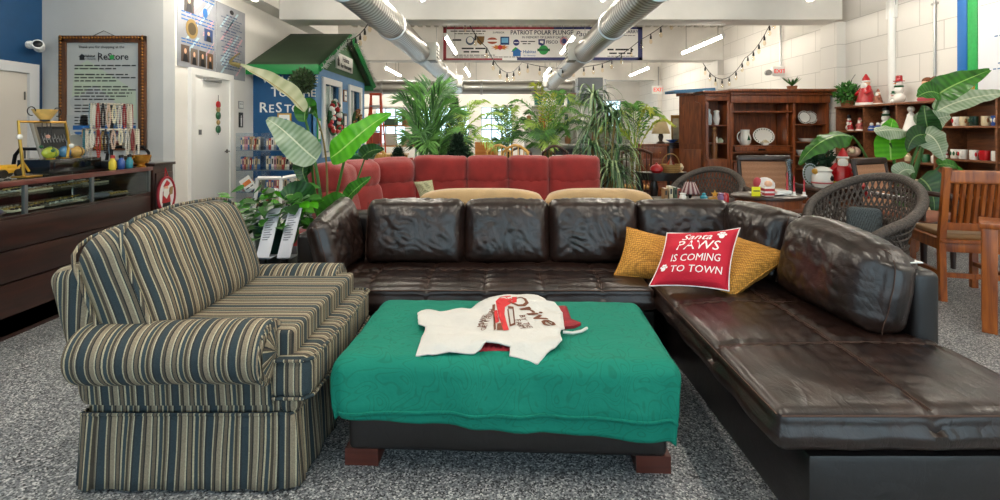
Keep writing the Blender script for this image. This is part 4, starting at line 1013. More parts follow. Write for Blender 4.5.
for c, h in (((-.205, .2, .004), (.035, .36, .025)), ((.205, .2, .004), (.035, .36, .025)), ((0, .365, .004), (.44, .035, .025)), ((0, .035, .004), (.44, .035, .025))): fr.box(c, h, M, bev=.005)
fr.build('frame', mat('pewter_frame', '#8f8577', .4, .5), t)
ck = MB(); rn = random.Random(5)
for k in range(9): x = -.16+.04*k; ck.tube([M @ V((x, .22+.03*rn.random(), .007)), M @ V((x+.02, .27+.03*rn.random(), .007)), M @ V((x+.025, .22, .007))], .0025, 4)
ck.build('chalk_figures', mat('chalk', '#b9b9b9', .9), t)
t = thing('silver_plate', 'round silver plate standing against the framed black drawing', 'plate', (-3.41, 3.985, ZT+.1)); M = FACE_PX((0, 0, .09)) @ R(-12, 'X')
MB().lathe([(.02, 0), (.06, .002), (.068, .006), (.09, .012), (.092, .014), (.09, .016), (.066, .01), (.02, .006)], (0, 0, 0), 30, M).build('dish', mat('dull_silver', '#c0c0bd', .35, .7, bump=.2, bscale=120), t)
MB().tube([M @ V((.09*math.cos(a), .09*math.sin(a), .014)) for a in [2*PI*k/30 for k in range(30)]], .003, 6, closed=True).build('rim', STEEL, t)
t = thing('gold_stand', 'gold square-armed necklace stand with beads on the left of the counter', 'display stand', (-3.17, 3.45, ZT)); a = .2
gp = [(0, -.14, .005), (0, -.17, .25), (0, -.18, .37), (0, .17, .37), (0, .2, .22), (0, .19, .12)]
MB().tube(gp, .009, 8).build('bent_arm', GOLD, t); MB().box((0, -.12, .006), (.1, .12, .012), bev=.003).build('base', GOLD, t)
for y, z in ((-.18, .27), (.21, .2)): MB().ball((.01, y, z), .018, 10, 7).build('white_bead', CERAM, t)
for j, (y, z, m) in enumerate(((-.03, .2, GREENC), (.02, .27, mat('pink_bead', '#d9a08c', .4)), (.06, .17, GREENC))):
    MB().tube([(0.01, y*.7, .365), (.012, y, z)], .0025, 5).build('cord', BLACK, t); MB().ball((.012, y, z), .013, 8, 6).build('bead', m, t)
t = thing('oil_lamp_bowl', 'small cream and gold bowl with curled black handles atop the gold stand', 'bowl', (-3.17, 3.46, ZT+.382))
MB().lathe([(.02, 0), (.035, .012), (.06, .05), (.072, .075), (.066, .075), (.03, .02)], (0, 0, 0), 20).build('bowl', mat('amber_cream', '#e3b969', .3, coat=.3, var=.2, vscale=25), t)
for s in (-1, 1): MB().tube([(0, s*(.068+.03*(1-math.cos(u))), .06+.03*math.sin(u)) for u in [k*.45 for k in range(12)]], .0035, 6).build('handle', BLACK, t)
MB().cyl((0, 0, -.008), (0, 0, .004), .028).build('foot', BLACK, t)
# revolving jewellery stand
t = thing('necklace_stand', 'tall countertop necklace stand hung with bead strings before the framed sign', 'jewelry stand', (-3.28, 4.19, ZT))
MB().box((0, 0, .03), (.16, .24, .06), bev=.006).build('base', BLACK, t); MB().cyl((0, 0, .06), (0, 0, .53), .012).build('post', BLACK, t)
for z, L in ((.53, .13), (.32, .17)):
    MB().cyl((0, 0, z-.006), (0, 0, z+.006), L*.9, seg=24).build('disc', mat('acrylic_disc', '#d8cdb8', .3), t)
    for k in range(16):
        a = 2*PI*k/16; MB().cyl((L*.85*math.cos(a), L*.85*math.sin(a), z), (L*1.08*math.cos(a), L*1.08*math.sin(a), z+.008), .003, seg=6).build('hook', STEEL, t)
BC = ['#e2d8c2', '#c9b28a', '#d8cfc4', '#8d2d32', '#d9b9a4', '#efe8d8', '#b98a4a', '#efe6dd', '#6e8da0', '#dcd0b0', '#a3352c', '#2f7a8a', '#e8dccb', '#c7a24a', '#cfc7ba', '#1f1d1d']
for z, L, ln, off in ((.53, .14, .24, 0), (.32, .185, .2, .2)):
    for k in range(24):
        a = 2*PI*k/24+off; mb = MB(); d_ = ln*(.7+.5*((k*5) % 7)/7)
        n = int(d_/.016)
        for s in (-1, 1):
            for i in range(n): mb.ball(((L)*math.cos(a)-s*.012*math.sin(a)*math.sin(PI*i/n), L*math.sin(a)+s*.012*math.cos(a)*math.sin(PI*i/n), z-.005-i*.0165), .0085, 6, 4)
        mb.build('bead_string', mat('bead_'+BC[(k*5) % 16][1:], BC[(k*5) % 16], .3, coat=.2), t)
for i, (y, m, lab) in enumerate(((3.97, mat('yellow_label', '#d8c03a', .5), 'small yellow-labelled red spice jar below the necklace stand'), (4.06, BLUEC, 'small dark figurine with blue front below the necklace stand'), (4.15, mat('teal_glass', '#3a8a9c', .2), 'small teal glass bottle right of the necklace stand'))):
    t = thing('small_jar', lab, 'jar', (-3.1, y, ZT)); MB().lathe([(.022, 0), (.026, .01), (.026, .06), (.015, .08), (.015, .09)], (0, 0, 0), 14).build('body', m, t); MB().lathe([(.017, .09), (.017, .11), (.01, .115)], (0, 0, 0), 12).build('lid', mat('jar_red', '#9b2620', .4) if i == 0 else BLACK, t)
t = thing('gold_bowl', 'small two-handled amber gold bowl at the counter right end', 'bowl', (-3.1, 4.28, ZT)); 
MB().lathe([(.045, 0), (.03, .012), (.03, .022), (.07, .06), (.078, .1), (.072, .1), (.05, .05), (.01, .03)], (0, 0, 0), 20).build('bowl', mat('amber_gold', '#c58b35', .25, .6), t)
for s in (-1, 1): MB().tube([(0, s*(.07+.035*math.sin(u)), .06+.03*math.cos(u)*-1+.0) for u in [k*PI/8 for k in range(9)]], .006, 6).build('handle', mat('amber_gold', '#c58b35', .25, .6), t)
t = thing('toy_tractor', 'small yellow and black toy digger on the counter at left', 'toy', (-3.28, 3.3, ZT), 90); YT = mat('toy_yellow', '#d8a528', .4)
MB().span((-.09, -.03, .03), (.07, .03, .06), bev=.006).span((-.02, -.025, .06), (.05, .025, .085), bev=.004).build('body', YT, t)
for x in (-.06, .05):
    for s in (-1, 1): MB().cyl((x, s*.03, .028), (x, s*.048, .028), .028, seg=16).build('wheel', BLACK, t)
MB().tube([(.07, 0, .05), (.12, 0, .09), (.16, 0, .03)], .008, 6).build('digger_arm', YT, t)
# two chairs behind the counter
def stacking_chair(loc, rz, lab):
    t = thing('metal_chair', lab, 'chair', loc, rz, 'black metal chairs behind the counter')
    MB().rbox((.22, .21, .02), .015, (6, 6, 2), None, T(0, 0, .62)).build('seat', BLACK, t)
    a = [(-.21, .2, .6), (-.21, .23, .95), (-.2, .24, 1.06), (-.15, .245, 1.12), (.15, .245, 1.12), (.2, .24, 1.06), (.21, .23, .95), (.21, .2, .6)]
    MB().tube(a, .016, 10).build('back_frame', BLKMET, t); MB().tube([(-.2, .235, .96), (.2, .235, .96)], .013, 8).build('back_rail', BLKMET, t)
    MB().box((0, .235, 1.0), (.07, .02, .06), bev=.004).build('badge', mat('badge_brown', '#4a3a2a', .5), t)
    for x in (-.2, .2):
        for y in (-.19, .2): MB().cyl((x, y, .61), (x*1.1, y*1.08, 0), .014, seg=8).build('leg', BLKMET, t)
    MB().tube([(-.21, -.19, .25), (.21, -.19, .25)], .011, 8).build('foot_rail', BLKMET, t); return t
stacking_chair((X(26, 4.7), 4.5, 0), -8, 'black round-cornered metal chair behind the counter, near the left door')
stacking_chair((X(128, 5.2), 5.0, 0), 6, 'black round-cornered metal chair behind the counter, under the framed sign')
# wall switch plates and restroom sign beside the house
t = thing('wall_sign', 'small grey framed sign on the white wall beside the blue booth, upper one', 'sign', (WL+.006, 8.0, 1.7)); M = FACE_PX((0, 0, 0)); MB().box((0, 0, 0), (.15, .12, .012), M, bev=.003).build('plate', STEEL, t); MB().box((0, 0, .007), (.12, .09, .003), M).build('panel', PAPER, t)
MB().scribble(-.045, .05, .015, .02, M @ T(0, 0, .009), 4).build('print', INK, t)
t = thing('restroom_sign', 'black restroom sign with white figures on white wall beside the booth', 'sign', (WL+.006, 8.0, 1.46)); MB().box((0, 0, 0), (.12, .24, .012), M, bev=.003).build('plate', BLACK, t)
MB().ball(M @ V((0, .06, .007)), (.003, .014, .014), 8, 6).box((0, 0, .007), (.035, .08, .004), M).box((0, -.07, .007), (.03, .06, .004), M).build('white_figure', PAPER, t)
t = thing('wall_decoration', 'hanging chain of red and green christmas discs on the white door', 'decoration', (WL+.045, 7.3, 1.45)); M = FACE_PX((0, 0, 0))
MB().tube([M @ V((0, .36, 0)), M @ V((0, -.22, 0))], .004, 5).build('cord', BLACK, t)
for z, m, r in ((.22, REDC, .05), (.15, mat('tan_disc', '#a58a5a', .5), .04), (.06, GREENC, .055), (-.04, mat('tan_disc', '#a58a5a', .5), .035), (-.14, GREENC, .055)): MB().lathe([(r, -.008), (r, .008), (r*.6, .014)], (0, z, 0), 18, M).build('disc', m, t)
t = thing('notice_sticker', 'small grey printed notice stuck on the white door edge', 'notice', (WL+.031, 6.88, 1.29)); MB().box((0, 0, 0), (.1, .16, .003), M).build('sheet', PAPER, t); MB().box((0, -.02, .002), (.07, .07, .002), M).build('dark_print', mat('grey_print', '#6a6a6c', .6), t)
# ================================================================== WELCOME BOOTH
t = thing('welcome_booth', 'small blue welcome booth with green gable roof built against the left wall', 'booth', (-3.6, 9.4, 0)); kw = dict(parent=t, world=True)
HB = mat('booth_side_blue', '#0b4f7f', .5, var=.05); HL = mat('booth_clapboard_blue', '#4e82b5', .5, var=.08, bump=.2, bscale=20); RG = mat('roof_dark_green', '#33472f', .7, var=.15, vscale=3); BG = mat('trim_bright_green', '#12803c', .5)
hx0, hx1, hy0, hy1 = WL+.002, -3.16, 8.4, 11.4; he, hr = 2.37, 3.18; ym = (hy0+hy1)/2
MB().span((hx0, hy0, 0), (hx1-.03, hy0+.06, he)).build('front_wall', HB, **kw)
MB().span((hx0, hy1-.06, 0), (hx1-.03, hy1, he)).build('far_wall', HL, **kw)
mb = MB()
y = hy0; wins = [(8.82, 9.62, .9, 2.12), (10.3, 11.0, .1, 2.12)]
for a, b, z0, z1 in wins: mb.span((hx1-.06, y, 0), (hx1, a, he)).span((hx1-.06, a, 0), (hx1, b, z0)).span((hx1-.06, a, z1), (hx1, b, he)); y = b
mb.span((hx1-.06, y, 0), (hx1, hy1, he)); mb.build('side_wall', HL, **kw)
MB().prism([(hy0-.02, he), (hy1+.02, he), (ym, hr-.05)], hx1-.06, hx1+.01, Matrix(((0, 0, 1, 0), (1, 0, 0, 0), (0, 1, 0, 0), (0, 0, 0, 1)))).build('gable', mat('gable_green', '#3c6b41', .55), **kw)
for s in (-1, 1):
    ye = hy0-.22 if s < 0 else hy1+.22
    def rf(a, b, s=s, ye=ye): return V((hx0+(hx1+.14-hx0)*a, ye+(ym-ye)*b, he-.03+(hr-he+.03)*b))
    mb = MB().grid(rf, 10, 10); mb.uv = {}; mb.build('roof_slope', RG, solid=.05, **kw)
    MB().span((hx0, ye-.03, he-.16), (hx1+.15, ye+.03, he+.0), bev=.004).build('fascia', BG, **kw)
    mb = MB(); A = V((hx1+.16, ye, he-.07)); B = V((hx1+.16, ym, hr-.03))
    L = MB().tube([A, B], .055, 4).build('rake_board', BG, **kw)
    g = MB()
    for k in range(60):
        p = A.lerp(B, k/59)+V((.05, 0, .03))
        for j in range(3):
            a = random.uniform(0, 6.28); g.tube([p, p+V((.04*math.cos(a)+.02, .04*math.sin(a), random.uniform(-.04, .05)))], .006, 4)
    g.build('tinsel_garland', mat('silver_tinsel', '#c3c7c2', .4, .3), **kw)
M = FRONT((hx0+.6, hy0-.001, 0))
def smallcaps(s, xl, z, big, sml):
    x = xl; mb = MB()
    for ch in s:
        if ch == ' ': x += .11; continue
        k = big if ch.isupper() else sml; mb.text(ch.upper(), k, M @ T(x, z+(k-big)*.36), .012, 'LEFT', ext=.006); x += k*{'W': .96, 'M': .86, 'O': .74, 'C': .66, 'R': .62, 'S': .56, 'H': .68, 'T': .56, 'E': .56, 'L': .5}.get(ch.upper(), .6)+.012
    mb.build('white_lettering', TRIMW, **kw)
smallcaps('Welcome', -.46, 2.16, .22, .175); smallcaps('To', -.3, 1.93, .22, .175); smallcaps('The', .1, 1.93, .22, .175); smallcaps('ReStore', -.5, 1.67, .24, .19)
M = FACE_PX((hx1+.012, ym, 2.62)); b_ = MB().box((0, 0, .01), (1.0, .3, .025), M).build('name_sign', PAPER, **kw)
def bsub(mb, nm, m): o = mb.build(nm, m, t, world=True); o.parent = b_
bsub(MB().text('Habitat', .14, M @ T(.05, .06, .024), .02).text('for Humanity', .12, M @ T(.08, -.07, .024), .01), 'dark_lettering', INK)
bsub(MB().prism([(-.47, 0), (-.4, .1), (-.33, 0), (-.35, 0), (-.35, -.1), (-.45, -.1), (-.45, 0)], .023, .026, M), 'house_emblem', INK)
def sash(a, b, z0, z1, nm):
    w_ = MB().span((hx1-.05, a, z0), (hx1-.045, b, z1)).build('pane', GLASS, **kw)
    MB().span((hx1-.14, a-.02, z0), (hx1-.12, b+.02, z1)).build('window_blind', TRIMW, **kw)  # white panel added behind the pane so the dark inside reads bright
    fr = MB(); fr.span((hx1-.01, a-.11, z0-.08), (hx1+.035, a, z1+.11)).span((hx1-.01, b, z0-.08), (hx1+.035, b+.11, z1+.11)).span((hx1-.01, a, z1), (hx1+.035, b, z1+.11)).span((hx1-.01, a, z0-.08), (hx1+.035, b, z0))
    fr.span((hx1-.05, a, (z0+z1)/2-.02), (hx1-.02, b, (z0+z1)/2+.02)).span((hx1-.05, (a+b)/2-.015, z0), (hx1-.02, (a+b)/2+.015, z1)); fr.build(nm, TRIMW, **kw)
sash(*wins[0], 'window_frame'); sash(*wins[1], 'door_frame')
def ring_wreath(name, lab, c, M, R0, cols, n, seed, rr=.03):
    t = thing(name, lab, 'wreath', c); rn = random.Random(seed)
    MB().tube([M @ V((R0*math.cos(a), R0*math.sin(a)*1.15, 0)) for a in [2*PI*k/28 for k in range(28)]], R0*.16, 8, closed=True).build('wreath_ring', mat('wreath_green', '#24512c', .8, bump=.5, bscale=60), t)
    for c_ in cols:
        for k in range(n): a = rn.uniform(0, 6.28); q = R0*rn.uniform(.75, 1.25); MB().ball(M @ V((q*math.cos(a), q*math.sin(a)*1.15, rn.uniform(.02, .06))), rr, 8, 5).build('bauble', c_, t)
ring_wreath('bauble_wreath', 'red white and green bauble wreath on the near white booth window', (hx1+.05, 9.2, 1.5), FACE_PX((0, 0, 0)), .24, [REDC, CERAM, GREENC], 22, 4, .045)
ring_wreath('brown_wreath', 'brown twig wreath on the far white booth door', (hx1+.05, 10.6, 1.45), FACE_PX((0, 0, 0)), .2, [BROWNC, mat('twig_tan', '#9a7a4c', .8)], 20, 5, .03)
for (y, z, w_, h_, lab, c_) in ((9.97, 1.38, .2, .5, 'tall black-framed picture on the booth wall between the white frames', BLACK), (9.97, 1.98, .2, .24, 'small brown-framed picture on the booth wall above the black-framed picture', BROWNC), (8.55, 1.3, .14, .4, 'narrow green framed notice at the near corner of the booth side wall', GREENINK)):
    t = thing('picture_frame', lab, 'picture', (hx1+.012, y, z)); M = FACE_PX((0, 0, 0)); MB().box((0, 0, 0), (w_, h_, .022), M, bev=.004).build('frame', c_, t); MB().box((0, 0, .012), (w_*.72, h_*.78, .004), M).build('print', PAPER, t); MB().scribble(-w_*.25, w_*.25, 0, .05, M @ T(0, 0, .015), 6).build('marks', INK, t)
t = thing('framed_certificate', 'gold-framed certificate on the blue booth front under the lettering', 'picture', (X(285, 8.4), 8.385, 1.48)); M = FRONT((0, 0, 0)); MB().box((0, 0, 0), (.23, .2, .03), M, bev=.004).build('frame', GOLD, t); MB().box((0, 0, .016), (.18, .15, .004), M).build('sheet', PAPER, t); MB().scribble(-.06, .06, 0, .03, M @ T(0, 0, .019), 6).build('print', BLUEINK, t)
# boxwood ball hanging from the eave
def leafball(mb, n, rx, ry, rz, size, rn, c=(0, 0, 0), fill=.6):
    for _ in range(n):
        d = V((rn.gauss(0, 1), rn.gauss(0, 1), rn.gauss(0, 1))).normalized(); q = rn.uniform(fill, 1)
        p = V((d.x*rx*q+c[0], d.y*ry*q+c[1], d.z*rz*q+c[2])); s = size*rn.uniform(.6, 1.2)
        a = (d+V((rn.uniform(-.9, .9), rn.uniform(-.9, .9), rn.uniform(-.4, .9)))).normalized(); b = a.cross(d if abs(a.dot(d)) < .95 else V((0, 0, 1))).normalized(); nn = a.cross(b)*s*.12
        mb.add([p, p+a*s*.35+b*s*.28+nn, p+a*s, p+a*s*.35-b*s*.28+nn], [(0, 1, 2, 3)])
t = thing('boxwood_ball', 'round dark boxwood ball hanging at the near corner of the green roof', 'topiary', (X(303, 8.1), 8.1, Z(81, 8.1)))
mb = MB(); leafball(mb, 900, .19, .19, .19, .06, random.Random(2)); mb.build('foliage', mat('boxwood_leaf', '#39502a', .6, var=.4, vscale=14), t, smooth=0)
MB().ball((0, 0, 0), .14, 14, 9).build('core', mat('boxwood_core', '#2a3620', .9), t); MB().cyl((0, 0, .1), (0, 0.06, .26), .006, seg=6).build('hanging_wire', BLACK, t)
# clear acrylic rack of paperbacks in front of the booth
t = thing('acrylic_rack', 'clear acrylic wall rack of paperbacks in front of the blue booth', 'book rack', (-3.75, 7.45, 0)); kw = dict(parent=t, world=True)
rx0, rx1, ry = X(236, 7.2), X(300, 7.2), 7.2
MB().span((rx0, ry+.28, .2), (rx1, ry+.285, Z(133, 7.2))).build('back_sheet', ACRYL, **kw)
for x in (rx0, (rx0+rx1)/2-.1, rx1): MB().span((x-.004, ry, .2), (x+.004, ry+.28, Z(133, 7.2))).build('side_sheet', ACRYL, **kw)
shz_ = [Z(150, 7.2), Z(170, 7.2), Z(192, 7.2), Z(212, 7.2)]
for z in shz_:
    MB().span((rx0, ry, z-.012), (rx1, ry+.28, z-.004)).build('shelf', mat('smoked_shelf', '#6f7d88', .3), **kw); MB().span((rx0, ry, z-.012), (rx1, ry+.006, z+.05)).build('shelf_lip', ACRYL, **kw)
MB().span((rx0, ry, 0), (rx1, ry+.29, .2)).build('base_box', mat('smoked_base', '#7d8890', .4), **kw)
rn = random.Random(21); BCOL = [('white', '#ddd9d2'), ('red', '#a33a35'), ('blue', '#345f8f'), ('tan', '#b79a6f'), ('dark', '#3a3438'), ('grey', '#8b8d93'), ('cream', '#d8ccae'), ('pink', '#c48c95')]
def book(loc, h, d_, w, c, lab, group, tilt=0):
    t = thing('paperback_book', lab, 'book', loc, 0, group)
    Mx = R(tilt, 'Y'); MB().box((0, 0, h/2), (w*.86, d_*.97, h*.975), Mx).build('pages', PAPER, t)
    MB().box((0, -d_/2, h/2), (w, .003, h), Mx).box((-w/2, 0, h/2), (.002, d_, h), Mx).box((w/2, 0, h/2), (.002, d_, h), Mx).build('cover', mat('book_'+c[0], c[1], .5), t)
    MB().box((0, -d_/2-.002, h*.62), (w*.55, .0015, h*.4), Mx).build('spine_print', mat('spine_gold', '#d6c9a0', .6) if c[0] in ('red', 'blue', 'dark', 'grey') else INK, t)
for r, z in enumerate(shz_):
    for bay, (xa, xb) in enumerate(((rx0+.03, (rx0+rx1)/2-.14), ((rx0+rx1)/2-.06, rx1-.03))):
        n = 11 if bay == 0 else 13; x = xa
        for i in range(n):
            w = (xb-xa)/n*.86; c = BCOL[rn.randrange(8)]
            book((xa+(xb-xa)*(i+.5)/n, ry+.12, z), rn.uniform(.16, .2), .11, w, c, f'{c[0]} paperback, {ORD(r)} shelf of clear rack, {ORD(i)} from left in {"left" if bay == 0 else "right"} bay', 'paperbacks in the clear rack', rn.choice((0, 0, 4, 8)) if i > n*.5 else 0)
t = thing('leaflet', 'white leaflet tilted in front of the books on the third rack shelf', 'leaflet', (rx0+.16, ry+.02, shz_[2])); M = FRONT((0, 0, .11)) @ R(35, 'Z'); MB().box((0, 0, 0), (.17, .21, .006), M).build('sheet', PAPER, t); MB().box((0, .02, .004), (.12, .06, .003), M).build('orange_print', mat('orange_print', '#d0793a', .6), t); MB().scribble(-.06, .06, -.05, .03, M @ T(0, 0, .004), 3).build('print', INK, t)
# white wooden chair / ladder frames leaning before the rack
t = thing('white_frame_screen', 'white painted wooden folding screen standing in front of the acrylic rack', 'screen', (X(288, 6.3), 6.3, 0)); kw = dict(parent=t, world=True)
def bar(a, b, w=.038): return MB().tube([a, b], w*.62, 4)
d_ = 6.3
for (a, b) in ((P(258, 178, d_), P(251, 235, d_)), (P(281, 178, d_), P(280, 235, d_)), (P(318, 172, d_), P(318, 235, d_)), (P(258, 178, d_), P(281, 178, d_)), (P(283, 178, d_), P(318, 172, d_)), (P(264, 190, d_), P(262, 235, d_)), (P(264, 190, d_), P(278, 190, d_))):
    b.z = max(.0, b.z) if b.z > .3 else 0; bar(a, b).build('rail', TRIMW, **kw)
for a, b in ((P(252, 225, d_), P(280, 225, d_)), (P(281, 225, d_), P(318, 225, d_))): bar(a, b).build('cross_rail', TRIMW, **kw)
t = thing('white_tub_chair', 'white rounded plastic tub chair behind the tall green plant', 'chair', (X(333, 5.9), 5.9, 0)); 
def tub(a, b):
    an = PI*(-.1+1.2*a); r = .27+.03*b; return V((r*math.cos(an), .24*math.sin(an)+.0, .45+b*(.45*math.sin(PI*min(1, max(0, a)))**.5)))
mb = MB().grid(tub, 30, 10); mb.uv = {}; mb.build('shell_back', TRIMW, t, solid=.025); MB().lathe([(.02, .42), (.25, .43), (.27, .46), (.02, .47)], (0, 0, 0), 24).build('seat', TRIMW, t)
for a in (45, 135, 225, 315): MB().cyl((.17*math.cos(math.radians(a)), .17*math.sin(math.radians(a)), .43), (.25*math.cos(math.radians(a)), .25*math.sin(math.radians(a)), 0), .016, seg=8).build('leg', OAK, t)
# ================================================================== PLANTS (left)
LEAFG = leafmat('glossy_green_leaf', '#1d4a17', '#3f8026', '#8fb765'); LEAFB = leafmat('bright_green_leaf', '#3f9a12', '#62bd22', '#a9d873'); LEAFS = leafmat('silvery_leaf', '#6d8a63', '#aebca3', '#d5d9bd', 90, .3); LEAFD = leafmat('dark_green_leaf', '#16351a', '#2c5a28', '#7f9c5c')
LEAFY = leafmat('dry_brown_tipped_leaf', '#a9ad83', '#d5d3b4', '#a58a4c', 50)
STEM = mat('leaf_stem', '#3d6a2c', .5, var=.2); STEMB = mat('dry_stem', '#7a6a3c', .7)
def bez(p, n):
    out = []
    for i in range(n+1):
        s = i/n; q = [V(x) for x in p]
        while len(q) > 1: q = [q[k].lerp(q[k+1], s) for k in range(len(q)-1)]
        out.append(q[0])
    return out
LS = 1.0
def big_leaf(parent, pts, w, face, m, off, fold=.25, wave=.03, blunt=.55, seed=0, tears=0):
    w = w*LS; cv = bez(pts, 26); face = V(face).normalized(); n = len(cv)-1
    def fn(a, b):
        i = min(n-1, int(a*n)); f = a*n-i; p = cv[i].lerp(cv[i+1], f); tg = (cv[i+1]-cv[i]).normalized()
        sd = tg.cross(face).normalized(); nn = sd.cross(tg).normalized()
        ww = w/2*(math.sin(PI*min(1, a**blunt*.97+.015))**.75); v = (b-.5)*2
        if tears: ww *= 1-.35*tears*max(0, nz(a*16, seed, 2 if v > 0 else 9))
        return p+sd*ww*v*(1-.08*abs(v))+nn*(fold*ww*abs(v)**1.3+wave*w*math.sin(a*19+seed)*abs(v)**2)-off
    return MB().grid(fn, 36, 12).build('leaf', m, parent, smooth=80)
def stalk(parent, pts, r0, r1, off, m=None):
    cv = bez(pts, 14); return MB().tube([p-off for p in cv], [r0+(r1-r0)*k/14 for k in range(15)], 8).build('stem', m or STEM, parent)
def pot(parent, r, h, m):
    MB().lathe([(r*.75, 0), (r*.8, .01), (r, h-.03), (r*1.06, h-.03), (r*1.06, h), (r*.95, h), (r*.93, h-.04)], (0, 0, 0), 24).build('pot', m, parent); MB().lathe([(r*.9, h-.06), (r*.4, h-.045), (.01, h-.04)], (0, 0, 0), 20).build('soil', SOIL, parent)
D = 3.95
t = thing('bird_of_paradise', 'tall potted bird of paradise plant with broad leaves behind the sofa left end', 'plant', (X(325, D), D, 0)); o = V((X(325, D), D, 0)); pot(t, .2, .34, TERRA)
base = P(325, 245, D)
stalk(t, [base, P(322, 190, D), P(312, 140, D), P(300, 100, D-.1)], .017, .009, o); big_leaf(t, [P(304, 112, D-.1), P(292, 95, D-.15), P(268, 80, D-.3), P(240, 65, D-.4)], .14, (.5, -.7, .5), LEAFY, o, .9, .05, .7, 1)
MB().tube([p-o for p in bez([P(240, 66, D-.4), P(232, 62, D-.42), P(226, 66, D-.42), P(231, 58, D-.43), P(240, 53, D-.43)], 12)], [.02-.0014*k for k in range(13)], 6).build('dry_tip', STEMB, t)
big_leaf(t, [P(305, 122, D-.1), P(303, 108, D-.1), P(311, 98, D-.05), P(318, 118, D)], .14, (-.2, -1, .2), LEAFG, o, .8, .04, .6, 2)
stalk(t, [base, P(318, 215, D-.1), P(312, 180, D-.25), P(312, 160, D-.35)], .014, .009, o); big_leaf(t, [P(317, 160, D-.35), P(302, 150, D-.4), P(285, 128, D-.45), P(267, 119, D-.4)], .26, (-.35, -.8, .55), LEAFS, o, .22, .03, .62, 3, .3)
stalk(t, [base, P(333, 210, D), P(340, 180, D-.1), P(346, 152, D-.15)], .015, .009, o); big_leaf(t, [P(330, 158, D-.12), P(345, 150, D-.15), P(365, 125, D-.2), P(391, 113, D-.15)], .27, (-.25, -.9, .4), LEAFB, o, .15, .03, .6, 5, .4)
stalk(t, [base, P(329, 205, D), P(327, 160, D+.05), P(328, 142, D+.05), P(312, 105, D)], .011, .006, o, STEMB)
stalk(t, [base, P(322, 220, D-.1), P(306, 195, D-.25), P(305, 165, D-.3)], .011, .007, o); big_leaf(t, [P(309, 170, D-.3), P(302, 160, D-.32), P(300, 172, D-.36), P(308, 186, D-.36)], .17, (-.3, -1, .2), LEAFD, o, .3, .03, .5, 6)
stalk(t, [base, P(335, 225, D-.1), P(350, 195, D-.2), P(352, 190, D-.25)], .011, .007, o); big_leaf(t, [P(346, 200, D-.22), P(353, 190, D-.25), P(362, 184, D-.3), P(371, 177, D-.3)], .13, (.2, -.8, .6), LEAFG, o, .4, .03, .6, 7)
stalk(t, [base, P(345, 225, D), P(358, 175, D+.1), P(368, 150, D+.1)], .011, .006, o); big_leaf(t, [P(362, 158, D+.1), P(366, 152, D+.1), P(375, 148, D+.1), P(384, 150, D+.1)], .14, (0, -1, .4), LEAFD, o, .4, .04, .6, 8)
big_leaf(t, [P(325, 225, D-.25), P(330, 205, D-.3), P(338, 198, D-.35), P(349, 207, D-.4)], .25, (-.2, -.9, .5), LEAFG, o, .2, .03, .5, 9)
stalk(t, [base, P(326, 235, D-.15), P(326, 220, D-.25)], .011, .008, o)
stalk(t, [base, P(316, 225, D-.2), P(303, 210, D-.4), P(300, 200, D-.5)], .011, .007, o); big_leaf(t, [P(306, 203, D-.5), P(297, 196, D-.52), P(288, 190, D-.55), P(284, 199, D-.55)], .27, (-.1, -1, .35), LEAFD, o, .2, .03, .45, 10)
big_leaf(t, [P(318, 235, D-.3), P(314, 220, D-.4), P(309, 210, D-.45), P(303, 222, D-.5)], .2, (-.3, -1, .2), LEAFD, o, .25, .03, .5, 11)
# low trailing pothos between armchair and sofa arm, on a black stand with two sign holders
t = thing('plant_stand', 'low black stand behind the armchair carrying the trailing plant', 'stand', (X(285, 3.35), 3.4, 0)); kw = dict(parent=t, world=True)
MB().span((-1.78, 3.12, .44), (-1.3, 3.58, .47), bev=.005).build('top', BLACK, **kw)
for x in (-1.75, -1.33):
    for y in (3.15, 3.55): MB().span((x-.02, y-.02, 0), (x+.02, y+.02, .44)).build('leg', BLACK, **kw)
def heart(mb, p, dr, up, s):
    dr = V(dr).normalized(); up = V(up); sd = dr.cross(up).normalized(); nn = sd.cross(dr)
    prof = [(0, 0), (-.06, .3), (.15, .46), (.45, .42), (.75, .22), (1, 0)]
    vs = [p+dr*s*a+sd*s*b+nn*s*.18*b for a, b in prof]+[p+dr*s*a-sd*s*b+nn*s*.18*b for a, b in prof[-2:0:-1]]
    mid = [p+dr*s*.35]; k = len(vs); vs += mid; mb.add(vs, [(i, (i+1) % k, k) for i in range(k)])
t = thing('trailing_pothos', 'bushy heart-leaved potted plant between the armchair and the leather sofa', 'plant', (-1.55, 3.38, .47)); pot(t, .13, .2, DKGREENC); rn = random.Random(8)
for gi, (m, n) in enumerate(((LEAFB, 40), (LEAFG, 70), (LEAFD, 60))):
    mb = MB()
    for k in range(n):
        a = rn.uniform(0, 6.28); e = rn.uniform(-.35, 1.2); r = rn.uniform(.1, .27); p = V((r*1.25*math.cos(a)*math.cos(e*.6)-.02, r*math.sin(a)*math.cos(e*.6), .2+.25*math.sin(e)*rn.uniform(.4, 1.1)))
        heart(mb, p, (math.cos(a), math.sin(a)-.3, rn.uniform(-.8, .5)), (rn.uniform(-.3, .3), -.5, 1), rn.uniform(.06, .11))
    mb.build('foliage', m, t, smooth=0)
for k in range(9): a = k*.7; MB().tube(bez([(0, 0, .17), (.1*math.cos(a), .1*math.sin(a), .34), (.22*math.cos(a), .18*math.sin(a), .26)], 8), .004, 5).build('vine', STEM, t)
